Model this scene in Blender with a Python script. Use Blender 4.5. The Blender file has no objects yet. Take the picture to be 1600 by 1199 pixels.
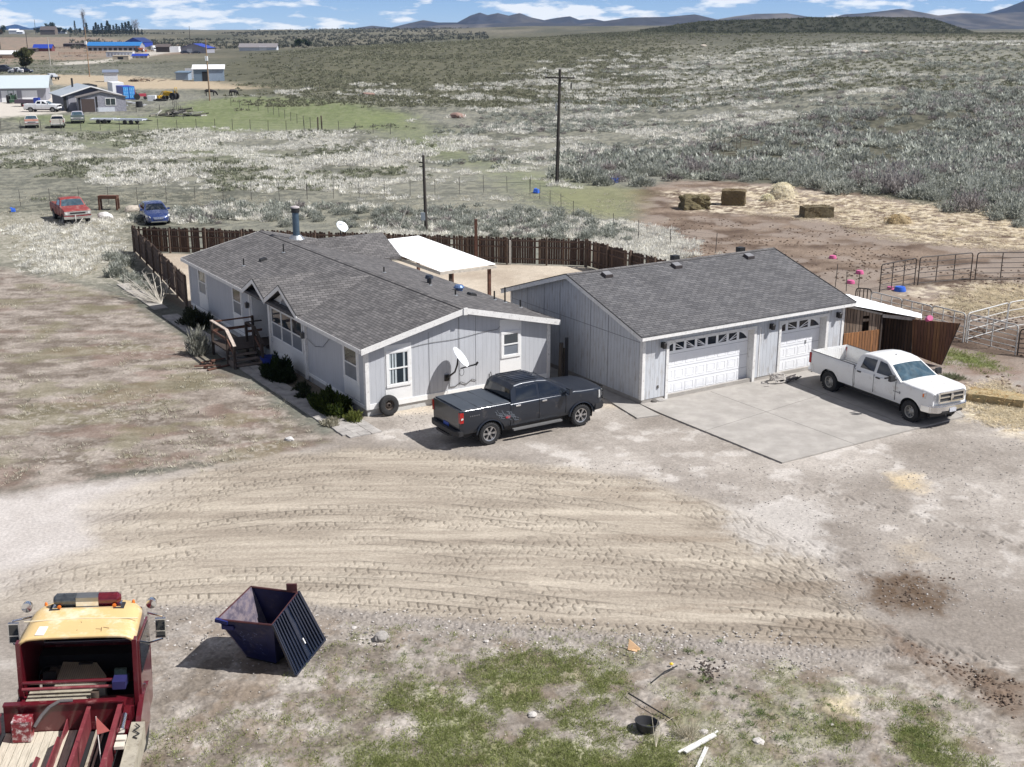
import bpy, bmesh, math, random
import numpy as np
from mathutils import Vector, Matrix
R = math.radians
random.seed(7)
scene = bpy.context.scene
COL = scene.collection
# ---------------------------------------------------------------- camera
CAMH = 13.8; FPX = 1840.0; HZ = 48.0
PITCH = math.atan((599.5 - HZ) / FPX)
cam = bpy.data.cameras.new('camera')
cam.sensor_width = 36.0; cam.lens = 36.0 * FPX / 1600.0
cam.clip_start = 0.5; cam.clip_end = 60000
camo = bpy.data.objects.new('camera', cam); COL.objects.link(camo)
camo.location = (0, 0, CAMH); camo.rotation_euler = (math.pi / 2 - PITCH, 0, 0)
scene.camera = camo
# ---------------------------------------------------------------- sky and sun
SUN_AZ = 100.0; SUN_EL = 51.0
world = bpy.data.worlds.new('World'); scene.world = world; world.use_nodes = True
wt = world.node_tree; wt.nodes.clear()
def wn(t, **k):
    n = wt.nodes.new(t)
    for a, b in k.items(): setattr(n, a, b)
    return n
sky = wn('ShaderNodeTexSky', sky_type='NISHITA', sun_disc=False)
sky.sun_elevation = R(SUN_EL); sky.sun_rotation = R(SUN_AZ)
sky.altitude = 1600; sky.air_density = 1.0; sky.dust_density = 0.3; sky.ozone_density = 3.0
bg = wn('ShaderNodeBackground'); bg.inputs['Strength'].default_value = 0.050
wout = wn('ShaderNodeOutputWorld')
tc = wn('ShaderNodeTexCoord')
mp = wn('ShaderNodeMapping'); mp.inputs['Scale'].default_value = (30, 30, 130)
mp.inputs['Location'].default_value = (3.1, 0.4, 1.7)
nz = wn('ShaderNodeTexNoise'); nz.inputs['Scale'].default_value = 1.0; nz.inputs['Detail'].default_value = 7; nz.inputs['Roughness'].default_value = 0.55
nz2 = wn('ShaderNodeTexNoise'); nz2.inputs['Scale'].default_value = 0.35; nz2.inputs['Detail'].default_value = 3
cr = wn('ShaderNodeValToRGB'); cr.color_ramp.elements[0].position = 0.50; cr.color_ramp.elements[1].position = 0.62
cr.color_ramp.elements[0].color = (0, 0, 0, 1); cr.color_ramp.elements[1].color = (1, 1, 1, 1)
add = wn('ShaderNodeMath', operation='MULTIPLY_ADD'); add.inputs[1].default_value = 0.55
mixc = wn('ShaderNodeMixRGB', blend_type='MIX'); mixc.inputs['Color2'].default_value = (17, 17.3, 17.6, 1)
tint = wn('ShaderNodeMixRGB', blend_type='MULTIPLY'); tint.inputs['Fac'].default_value = 1.0
tint.inputs['Color2'].default_value = (0.50, 0.70, 1.18, 1)
L = wt.links
L.new(tc.outputs['Generated'], mp.inputs['Vector']); L.new(mp.outputs[0], nz.inputs['Vector']); L.new(mp.outputs[0], nz2.inputs['Vector'])
L.new(nz2.outputs[0], add.inputs[0]); L.new(nz.outputs[0], add.inputs[2])
sub = wn('ShaderNodeMath', operation='SUBTRACT'); sub.inputs[1].default_value = 0.27
L.new(add.outputs[0], sub.inputs[0]); L.new(sub.outputs[0], cr.inputs[0])
fa = wn('ShaderNodeMath', operation='MULTIPLY'); fa.inputs[1].default_value = 0.85
L.new(cr.outputs[0], fa.inputs[0]); L.new(fa.outputs[0], mixc.inputs['Fac'])
sepz = wn('ShaderNodeSeparateXYZ'); L.new(tc.outputs['Generated'], sepz.inputs[0])
mrz = wn('ShaderNodeMapRange'); mrz.inputs[1].default_value = 0.0; mrz.inputs[2].default_value = 0.10; mrz.inputs[3].default_value = 2.1; mrz.inputs[4].default_value = 0.60; L.new(sepz.outputs[2], mrz.inputs[0])
skm = wn('ShaderNodeVectorMath', operation='SCALE'); L.new(sky.outputs[0], skm.inputs[0]); L.new(mrz.outputs[0], skm.inputs['Scale']); L.new(skm.outputs[0], tint.inputs['Color1']); L.new(tint.outputs[0], mixc.inputs['Color1'])
L.new(mixc.outputs[0], bg.inputs['Color']); L.new(bg.outputs[0], wout.inputs['Surface'])
sl = bpy.data.lights.new('sun', 'SUN'); sl.energy = 4.9; sl.angle = R(0.53); sl.color = (1.0, 0.975, 0.945)
so = bpy.data.objects.new('sun', sl); COL.objects.link(so)
_a, _e = R(SUN_AZ), R(SUN_EL)
_d = Vector((math.sin(_a) * math.cos(_e), math.cos(_a) * math.cos(_e), math.sin(_e)))
so.rotation_euler = (-_d).to_track_quat('-Z', 'Y').to_euler(); so.location = _d * 60
scene.view_settings.view_transform = 'Standard'; scene.view_settings.look = 'None'
scene.view_settings.exposure = 0.39; scene.view_settings.gamma = 1.0
scene.cycles.max_bounces = 6; scene.cycles.diffuse_bounces = 3; scene.cycles.glossy_bounces = 3
scene.cycles.transparent_max_bounces = 6; scene.cycles.volume_bounces = 0
scene.cycles.use_denoising = True
# ---------------------------------------------------------------- helpers
CP, SP = math.cos(PITCH), math.sin(PITCH)
def W(u, v, z=0.0):
    """real place seen at pixel (u,v) of the 1600x1199 photograph, at height z"""
    xc = (u - 800.0) / FPX; yc = (v - 599.5) / FPX
    F = CP - SP * yc; D = SP + CP * yc
    t = (CAMH - z) / D
    return (xc * t, F * t)
def WY(u, v, Y):
    """point seen at (u,v) at forward distance Y -> x, y, z"""
    xc = (u - 800.0) / FPX; yc = (v - 599.5) / FPX
    F = CP - SP * yc; D = SP + CP * yc
    t = Y / F
    return (xc * t, Y, CAMH - D * t)
def tag(o, label=None, cat=None, group=None, kind=None):
    if label: o['label'] = label
    if cat: o['category'] = cat
    if group: o['group'] = group
    if kind: o['kind'] = kind
    return o
def thing(name, label, cat, loc=(0, 0, 0), rz=0.0, group=None, rot=None):
    o = bpy.data.objects.new(name, None); COL.objects.link(o)
    o.empty_display_size = 0.2
    o.location = loc if len(loc) == 3 else (loc[0], loc[1], 0)
    o.rotation_euler = rot if rot else (0, 0, rz)
    return tag(o, label, cat, group)
def copy_tree(o, parent=None):
    c = o.copy(); COL.objects.link(c)
    if parent: c.parent = parent
    for ch in [k for k in bpy.data.objects if k.parent == o]:
        copy_tree(ch, c)
    return c
def kids_map():
    m = {}
    for k in bpy.data.objects:
        if k.parent: m.setdefault(k.parent, []).append(k)
    return m
SPLIT = {'front_wall', 'cab_side', 'white_bay_wall', 'skirt_board', 'corner_board', 'wing_wall', 'back_wall', 'running_board', 'wheel_arch_trim', 'soffit', 'upper_boards'}
class MB:
    def __init__(s): s.v = []; s.f = []; s.mi = []; s.cur = 0
    def add(s, vs, fs, mi=None):
        n = len(s.v); s.v.extend([tuple(p) for p in vs])
        for f in fs: s.f.append([i + n for i in f]); s.mi.append(s.cur if mi is None else mi)
        return s
    def box(s, c, d, rz=0, M=None, taper=1.0):
        x, y, z = d[0] / 2, d[1] / 2, d[2] / 2
        vs = []
        for sz in (-1, 1):
            t = taper if sz > 0 else 1.0
            for sx, sy in ((-1, -1), (1, -1), (1, 1), (-1, 1)):
                px, py = sx * x * t, sy * y * t
                if rz: px, py = px * math.cos(rz) - py * math.sin(rz), px * math.sin(rz) + py * math.cos(rz)
                q = Vector((px, py, sz * z))
                if M is not None: q = M @ q
                vs.append((q[0] + c[0], q[1] + c[1], q[2] + c[2]))
        return s.add(vs, [(3, 2, 1, 0), (4, 5, 6, 7), (0, 1, 5, 4), (1, 2, 6, 5), (2, 3, 7, 6), (3, 0, 4, 7)])
    def b2(s, a, b):
        lo = [min(a[i], b[i]) for i in range(3)]; hi = [max(a[i], b[i]) for i in range(3)]
        return s.box([(lo[i] + hi[i]) / 2 for i in range(3)], [hi[i] - lo[i] for i in range(3)])
    def bar(s, p0, p1, w, h=None, up=(0, 0, 1)):
        p0, p1 = Vector(p0), Vector(p1); h = h or w
        d = (p1 - p0); L_ = d.length
        if L_ < 1e-6: return s
        d /= L_; u = Vector(up)
        if abs(d.dot(u)) > .98: u = Vector((1, 0, 0)) if abs(d.x) < .9 else Vector((0, 1, 0))
        a = d.cross(u).normalized(); b = a.cross(d)
        vs = [p + a * sx * w / 2 + b * sy * h / 2 for p in (p0, p1) for sx, sy in ((-1, -1), (1, -1), (1, 1), (-1, 1))]
        return s.add(vs, [(0, 1, 2, 3), (7, 6, 5, 4), (0, 4, 5, 1), (1, 5, 6, 2), (2, 6, 7, 3), (3, 7, 4, 0)])
    def cyl(s, p0, p1, r0, r1=None, n=10, caps=True):
        p0, p1 = Vector(p0), Vector(p1); r1 = r0 if r1 is None else r1
        d = (p1 - p0).normalized(); u = Vector((0, 0, 1))
        if abs(d.z) > .95: u = Vector((1, 0, 0))
        a = d.cross(u).normalized(); b = d.cross(a)
        vs = []
        for p, r in ((p0, r0), (p1, r1)):
            for i in range(n):
                t = 2 * math.pi * i / n
                vs.append(p + a * r * math.cos(t) + b * r * math.sin(t))
        fs = [(i, (i + 1) % n, n + (i + 1) % n, n + i) for i in range(n)]
        if caps: fs += [tuple(range(n))[::-1], tuple(range(n, 2 * n))]
        return s.add(vs, fs)
    def tube(s, pts, r, n=6):
        for a, b in zip(pts[:-1], pts[1:]): s.cyl(a, b, r, r, n)
        return s
    def lathe(s, prof, n=24, axis='z', c=(0, 0, 0), a0=0, a1=2 * math.pi):
        full = abs(a1 - a0 - 2 * math.pi) < 1e-6
        m = n if full else n + 1
        vs = []
        for i in range(m):
            t = a0 + (a1 - a0) * i / n
            for r, h in prof:
                x, y, z = r * math.cos(t), r * math.sin(t), h
                if axis == 'y': x, y, z = r * math.cos(t), h, r * math.sin(t)
                if axis == 'x': x, y, z = h, r * math.cos(t), r * math.sin(t)
                vs.append((x + c[0], y + c[1], z + c[2]))
        k = len(prof); fs = []
        for i in range(n):
            j = (i + 1) % m
            for q in range(k - 1): fs.append((i * k + q, j * k + q, j * k + q + 1, i * k + q + 1))
        return s.add(vs, fs)
    def poly(s, pts, mi=None): return s.add(pts, [tuple(range(len(pts)))], mi)
    def prism(s, pts, d):
        """closed solid: polygon pts pushed along vector d"""
        n = len(pts); d = Vector(d)
        vs = [Vector(p) for p in pts] + [Vector(p) + d for p in pts]
        fs = [tuple(range(n))[::-1], tuple(range(n, 2 * n))] + [(i, (i + 1) % n, n + (i + 1) % n, n + i) for i in range(n)]
        return s.add(vs, fs)
    def parts(s):
        par = list(range(len(s.v)))
        def fd(a):
            while par[a] != a: par[a] = par[par[a]]; a = par[a]
            return a
        for f in s.f:
            r0 = fd(f[0])
            for i in f[1:]: par[fd(i)] = r0
        g = {}
        for f in s.f: g.setdefault(fd(f[0]), []).append(f)
        out = []
        for fs in g.values():
            ids = sorted({i for f in fs for i in f}); mp_ = {i: k for k, i in enumerate(ids)}; b = MB(); b.v = [s.v[i] for i in ids]; b.f = [[mp_[i] for i in f] for f in fs]; b.mi = [0] * len(fs); out.append(b)
        return out
    def build(s, name, mat, parent=None, smooth=None, loc=None):
        if name in SPLIT:
            pp = s.parts()
            if len(pp) > 1: return [b.build(name, mat, parent, smooth, loc) for b in pp][0]
        me = bpy.data.meshes.new(name); me.from_pydata(s.v, [], s.f)
        mats = mat if isinstance(mat, (list, tuple)) else [mat]
        for m in mats: me.materials.append(m)
        if len(mats) > 1: me.polygons.foreach_set('material_index', s.mi)
        bm = bmesh.new(); bm.from_mesh(me); bmesh.ops.recalc_face_normals(bm, faces=bm.faces)
        uvl = bm.loops.layers.uv.new('UVMap')
        for f in bm.faces:
            nrm = f.normal
            if abs(nrm.z) > .9 and smooth is None and abs(nrm.z) > .985: ua, va = Vector((1, 0, 0)), Vector((0, 1, 0))
            else:
                ua = Vector((0, 0, 1)).cross(nrm)
                ua = ua.normalized() if ua.length > 1e-5 else Vector((1, 0, 0)); va = nrm.cross(ua)
            if ua.x + ua.y < 0: ua = -ua
            for l in f.loops: l[uvl].uv = (l.vert.co.dot(ua), l.vert.co.dot(va))
        if smooth is not None:
            for f in bm.faces: f.smooth = True
        bm.to_mesh(me); bm.free()
        if smooth is not None and smooth < 180: me.set_sharp_from_angle(angle=R(smooth))
        o = bpy.data.objects.new(name, me); COL.objects.link(o)
        if parent: o.parent = parent
        if loc: o.location = loc
        return o
def np_mesh(name, V, F, mat, parent=None, smooth=False, cols=None):
    """fast mesh from numpy arrays; F is (n,3) or (n,4)"""
    me = bpy.data.meshes.new(name); nv, nf, k = len(V), len(F), F.shape[1]
    me.vertices.add(nv); me.vertices.foreach_set('co', V.astype(np.float32).ravel())
    me.loops.add(nf * k); me.loops.foreach_set('vertex_index', F.astype(np.int32).ravel())
    me.polygons.add(nf); me.polygons.foreach_set('loop_start', np.arange(0, nf * k, k, dtype=np.int32))
    me.polygons.foreach_set('loop_total', np.full(nf, k, dtype=np.int32))
    if smooth: me.polygons.foreach_set('use_smooth', np.ones(nf, dtype=bool))
    me.materials.append(mat); me.update(calc_edges=True)
    if cols is not None:
        a = me.color_attributes.new('Col', 'FLOAT_COLOR', 'POINT')
        c4 = np.ones((nv, 4), np.float32); c4[:, :3] = cols
        a.data.foreach_set('color', c4.ravel())
    o = bpy.data.objects.new(name, me); COL.objects.link(o)
    if parent: o.parent = parent
    return o
# ---------------------------------------------------------------- materials
_M = {}
def mat(name, col=(.5, .5, .5), rough=.6, metal=0.0, var=0.12, vs=6.0, bump=0.0, bs=60.0, coat=0.0, spec=0.5,
        dirt=None, dirt_amt=0.0, ds=3.0, attr=False, emit=None, stretch=None, uv=False):
    if name in _M: return _M[name]
    m = bpy.data.materials.new(name); m.use_nodes = True; nt = m.node_tree; N = nt.nodes; K = nt.links
    p = N['Principled BSDF']; p.inputs['Roughness'].default_value = rough; p.inputs['Metallic'].default_value = metal
    p.inputs['Coat Weight'].default_value = coat; p.inputs['Coat Roughness'].default_value = 0.09
    p.inputs['Specular IOR Level'].default_value = spec
    t = N.new('ShaderNodeTexCoord'); mpn = N.new('ShaderNodeMapping'); K.new(t.outputs['UV' if uv else 'Object'], mpn.inputs[0])
    if stretch: mpn.inputs['Scale'].default_value = stretch
    n1 = N.new('ShaderNodeTexNoise'); n1.inputs['Scale'].default_value = vs; n1.inputs['Detail'].default_value = 5; n1.inputs['Roughness'].default_value = .62
    K.new(mpn.outputs[0], n1.inputs['Vector'])
    mr = N.new('ShaderNodeMapRange'); mr.inputs[1].default_value = .25; mr.inputs[2].default_value = .75
    mr.inputs[3].default_value = 1 - var; mr.inputs[4].default_value = 1 + var
    K.new(n1.outputs[0], mr.inputs[0])
    mul = N.new('ShaderNodeVectorMath'); mul.operation = 'SCALE'
    K.new(mr.outputs[0], mul.inputs['Scale'])
    if attr:
        at = N.new('ShaderNodeAttribute'); at.attribute_name = 'Col'; K.new(at.outputs['Color'], mul.inputs[0])
    else: mul.inputs[0].default_value = col
    out = mul.outputs[0]
    if dirt is not None:
        n2 = N.new('ShaderNodeTexNoise'); n2.inputs['Scale'].default_value = ds; n2.inputs['Detail'].default_value = 6; n2.inputs['Roughness'].default_value = .7
        K.new(mpn.outputs[0], n2.inputs['Vector'])
        r2 = N.new('ShaderNodeMapRange'); r2.inputs[1].default_value = .62 - .25 * dirt_amt; r2.inputs[2].default_value = .80 - .25 * dirt_amt
        K.new(n2.outputs[0], r2.inputs[0])
        mx = N.new('ShaderNodeMixRGB'); K.new(r2.outputs[0], mx.inputs['Fac']); K.new(out, mx.inputs['Color1'])
        mx.inputs['Color2'].default_value = (*dirt, 1); out = mx.outputs[0]
    K.new(out, p.inputs['Base Color'])
    if bump:
        n3 = N.new('ShaderNodeTexNoise'); n3.inputs['Scale'].default_value = bs; n3.inputs['Detail'].default_value = 4
        K.new(mpn.outputs[0], n3.inputs['Vector'])
        b = N.new('ShaderNodeBump'); b.inputs['Strength'].default_value = bump; b.inputs['Distance'].default_value = .02
        K.new(n3.outputs[0], b.inputs['Height']); K.new(b.outputs[0], p.inputs['Normal'])
    if emit: p.inputs['Emission Color'].default_value = (*emit, 1); p.inputs['Emission Strength'].default_value = 1
    _M[name] = m; return m
def siding(name, col, groove=0.2, dirt=None, dirt_amt=.5, gw=.07, gdark=.55, seam=None):
    """vertical grooved panel siding, in UV metres"""
    m = mat(name, col, .75, var=.07, vs=2.2, dirt=dirt, dirt_amt=dirt_amt, ds=4.0, stretch=(2.2, 2.2, .35) if dirt else None)
    nt = m.node_tree; N = nt.nodes; K = nt.links; p = N['Principled BSDF']
    src = p.inputs['Base Color'].links[0].from_socket
    t = N.new('ShaderNodeTexCoord'); s = N.new('ShaderNodeSeparateXYZ'); K.new(t.outputs['UV'], s.inputs[0])
    d = N.new('ShaderNodeMath'); d.operation = 'DIVIDE'; d.inputs[1].default_value = groove; K.new(s.outputs[0], d.inputs[0])
    fr = N.new('ShaderNodeMath'); fr.operation = 'FRACT'; K.new(d.outputs[0], fr.inputs[0])
    lt = N.new('ShaderNodeMath'); lt.operation = 'LESS_THAN'; lt.inputs[1].default_value = gw; K.new(fr.outputs[0], lt.inputs[0])
    mx = N.new('ShaderNodeMixRGB'); mx.blend_type = 'MULTIPLY'; K.new(lt.outputs[0], mx.inputs['Fac']); K.new(src, mx.inputs['Color1'])
    mx.inputs['Color2'].default_value = (gdark, gdark, gdark, 1); K.new(mx.outputs[0], p.inputs['Base Color'])
    b = N.new('ShaderNodeBump'); b.inputs['Strength'].default_value = .8; b.inputs['Distance'].default_value = .01; b.invert = True
    K.new(lt.outputs[0], b.inputs['Height']); K.new(b.outputs[0], p.inputs['Normal'])
    return m
def shingle(name, c1, c2, row=.145, wid=.32):
    m = bpy.data.materials.new(name); m.use_nodes = True; nt = m.node_tree; N = nt.nodes; K = nt.links; p = N['Principled BSDF']
    p.inputs['Roughness'].default_value = .9
    t = N.new('ShaderNodeTexCoord')
    br = N.new('ShaderNodeTexBrick'); br.inputs['Scale'].default_value = 1.0; br.inputs['Brick Width'].default_value = wid
    br.inputs['Row Height'].default_value = row; br.inputs['Mortar Size'].default_value = .013; br.inputs['Mortar Smooth'].default_value = .3
    br.inputs['Bias'].default_value = 0
    br.inputs['Color1'].default_value = (*c1, 1); br.inputs['Color2'].default_value = (*c2, 1)
    br.inputs['Mortar'].default_value = (c1[0] * .35, c1[1] * .35, c1[2] * .35, 1)
    K.new(t.outputs['UV'], br.inputs['Vector'])
    n = N.new('ShaderNodeTexNoise'); n.inputs['Scale'].default_value = .8; n.inputs['Detail'].default_value = 8; n.inputs['Roughness'].default_value = .75
    K.new(t.outputs['UV'], n.inputs['Vector'])
    mr = N.new('ShaderNodeMapRange'); mr.inputs[1].default_value = .3; mr.inputs[2].default_value = .7; mr.inputs[3].default_value = .75; mr.inputs[4].default_value = 1.25
    K.new(n.outputs[0], mr.inputs[0])
    sc = N.new('ShaderNodeVectorMath'); sc.operation = 'SCALE'; K.new(br.outputs['Color'], sc.inputs[0]); K.new(mr.outputs[0], sc.inputs['Scale'])
    K.new(sc.outputs[0], p.inputs['Base Color'])
    # each course is a small step: saw-tooth height up the slope
    s = N.new('ShaderNodeSeparateXYZ'); K.new(t.outputs['UV'], s.inputs[0])
    d = N.new('ShaderNodeMath'); d.operation = 'DIVIDE'; d.inputs[1].default_value = row; K.new(s.outputs[1], d.inputs[0])
    fr = N.new('ShaderNodeMath'); fr.operation = 'FRACT'; K.new(d.outputs[0], fr.inputs[0])
    b = N.new('ShaderNodeBump'); b.inputs['Strength'].default_value = .7; b.inputs['Distance'].default_value = .012; b.invert = True
    K.new(fr.outputs[0], b.inputs['Height']); K.new(b.outputs[0], p.inputs['Normal'])
    return m
def planks(name, c1, c2, wid=.14, gap=.012):
    """vertical boards with their own tones, UV metres"""
    m = bpy.data.materials.new(name); m.use_nodes = True; nt = m.node_tree; N = nt.nodes; K = nt.links; p = N['Principled BSDF']
    p.inputs['Roughness'].default_value = .85
    t = N.new('ShaderNodeTexCoord'); br = N.new('ShaderNodeTexBrick'); br.offset = 0
    br.inputs['Scale'].default_value = 1; br.inputs['Brick Width'].default_value = wid; br.inputs['Row Height'].default_value = 40.0
    br.inputs['Mortar Size'].default_value = gap / 2; br.inputs['Color1'].default_value = (*c1, 1); br.inputs['Color2'].default_value = (*c2, 1)
    br.inputs['Mortar'].default_value = (.01, .008, .006, 1)
    ad = N.new('ShaderNodeVectorMath'); ad.operation = 'ADD'; ad.inputs[1].default_value = (.03, 13, 0)
    K.new(t.outputs['UV'], ad.inputs[0]); K.new(ad.outputs[0], br.inputs['Vector'])
    mp_ = N.new('ShaderNodeMapping'); mp_.inputs['Scale'].default_value = (14, .9, 1); K.new(t.outputs['UV'], mp_.inputs[0])
    n = N.new('ShaderNodeTexNoise'); n.inputs['Scale'].default_value = 1.4; n.inputs['Detail'].default_value = 7; n.inputs['Roughness'].default_value = .7
    K.new(mp_.outputs[0], n.inputs['Vector'])
    mr = N.new('ShaderNodeMapRange'); mr.inputs[1].default_value = .3; mr.inputs[2].default_value = .7; mr.inputs[3].default_value = .45; mr.inputs[4].default_value = 1.5
    K.new(n.outputs[0], mr.inputs[0])
    sc = N.new('ShaderNodeVectorMath'); sc.operation = 'SCALE'; K.new(br.outputs['Color'], sc.inputs[0]); K.new(mr.outputs[0], sc.inputs['Scale'])
    K.new(sc.outputs[0], p.inputs['Base Color'])
    b = N.new('ShaderNodeBump'); b.inputs['Strength'].default_value = .5; b.inputs['Distance'].default_value = .01
    K.new(br.outputs['Fac'], b.inputs['Height']); b.invert = True; K.new(b.outputs[0], p.inputs['Normal'])
    return m
# ---------------------------------------------------------------- numpy noise
def _h(ix, iy, seed):
    n = (ix.astype(np.int64) * 374761393 + iy.astype(np.int64) * 668265263 + seed * 974711) & 0xffffffff
    n = ((n ^ (n >> 13)) * 1274126177) & 0xffffffff
    return ((n ^ (n >> 16)) & 0xffff).astype(np.float32) / 65535.0
def vn(x, y, seed=0):
    x0 = np.floor(x); y0 = np.floor(y); fx = (x - x0).astype(np.float32); fy = (y - y0).astype(np.float32)
    fx = fx * fx * (3 - 2 * fx); fy = fy * fy * (3 - 2 * fy)
    a = _h(x0, y0, seed); b = _h(x0 + 1, y0, seed); c = _h(x0, y0 + 1, seed); d = _h(x0 + 1, y0 + 1, seed)
    return (a + (b - a) * fx) * (1 - fy) + (c + (d - c) * fx) * fy
def fbm(x, y, seed=0, o=4, g=.55):
    s = np.zeros(np.shape(x), np.float32); a = 1.0; t = 0; f = 1.0
    for i in range(o):
        s += a * vn(x * f + 17.3 * i, y * f - 9.1 * i, seed + i); t += a; a *= g; f *= 2.03
    return s / t
def sst(a, b, x):
    t = np.clip((x - a) / (b - a), 0, 1); return t * t * (3 - 2 * t)
def psd(X, Y, poly):
    """signed distance to a polygon of world points, positive inside"""
    px = np.array([p[0] for p in poly], np.float32); py = np.array([p[1] for p in poly], np.float32)
    d = np.full(X.shape, 1e9, np.float32); ins = np.zeros(X.shape, bool); n = len(px)
    for i in range(n):
        ax, ay, bx, by = px[i], py[i], px[(i + 1) % n], py[(i + 1) % n]
        ex, ey = bx - ax, by - ay; L2 = ex * ex + ey * ey + 1e-9
        t = np.clip(((X - ax) * ex + (Y - ay) * ey) / L2, 0, 1)
        d = np.minimum(d, (X - ax - t * ex) ** 2 + (Y - ay - t * ey) ** 2)
        c = (ay > Y) != (by > Y)
        if abs(ey) > 1e-9: ins ^= c & (X < ex * (Y - ay) / ey + ax)
    d = np.sqrt(d); return np.where(ins, d, -d)
def PX(*pts): return [W(u, v) for u, v in pts]
# ---------------------------------------------------------------- terrain height
def terrain(X, Y):
    X = np.asarray(X, np.float32); Y = np.asarray(Y, np.float32)
    Ys = np.maximum(Y, 1.0); t = X / Ys
    ct = [-.60, -.24, -.20, -.15, -.06, 0.0, .08, .16, .25, .33, .45, .8]
    cv = [84, 82, 78, 74, 66, 59, 54, 53, 53, 55, 57, 60]
    cd = [560, 560, 560, 560, 620, 650, 700, 700, 650, 600, 560, 560]
    vc = np.interp(t, ct, cv); dc = np.interp(t, ct, cd)
    zc = CAMH - dc * (vc - 48) / FPX
    z = zc * sst(.30, 1.0, Y / dc)
    left = 1 - sst(-.24, -.14, t)
    z = z * (1 - left)                       # the plain to the left stays level
    fall = sst(1.0, 1.5, Y / dc)
    z = z * (1 - fall * .72 * (1 - sst(-.1, .12, t)))
    z = z + 9.0 * sst(900, 2300, Y) * (1 - sst(0, .3, t)) + 5 * sst(1300, 3000, Y)
    z = z + (fbm(X * .012, Y * .012, 5, 4) - .5) * 2.2 * sst(140, 420, Y)
    z = z + (fbm(X * .003, Y * .003, 9, 3) - .5) * 9 * sst(1000, 1800, Y)
    z = z + 4.2 * sst(.10, .30, t) * sst(118, 270, Y) * (1 - sst(300, 520, Y))
    # dark flat-topped rise to the right
    mesa = sst(.085, .16, t + (fbm(X * .02, Y * .02, 3, 3) - .5) * .03) * (1 - sst(.33, .385, t)) * sst(880, 940, Y + 60 * (fbm(X * .02, Y * .01, 4, 3) - .5)) * (1 - sst(1300, 1700, Y))
    hm = np.interp(t, [.08, .14, .2, .3, .36], [5, 7, 9, 11, 11])
    z = z + mesa * hm
    return z
def gz(x, y): return float(terrain(np.array([x]), np.array([y]))[0])
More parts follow.
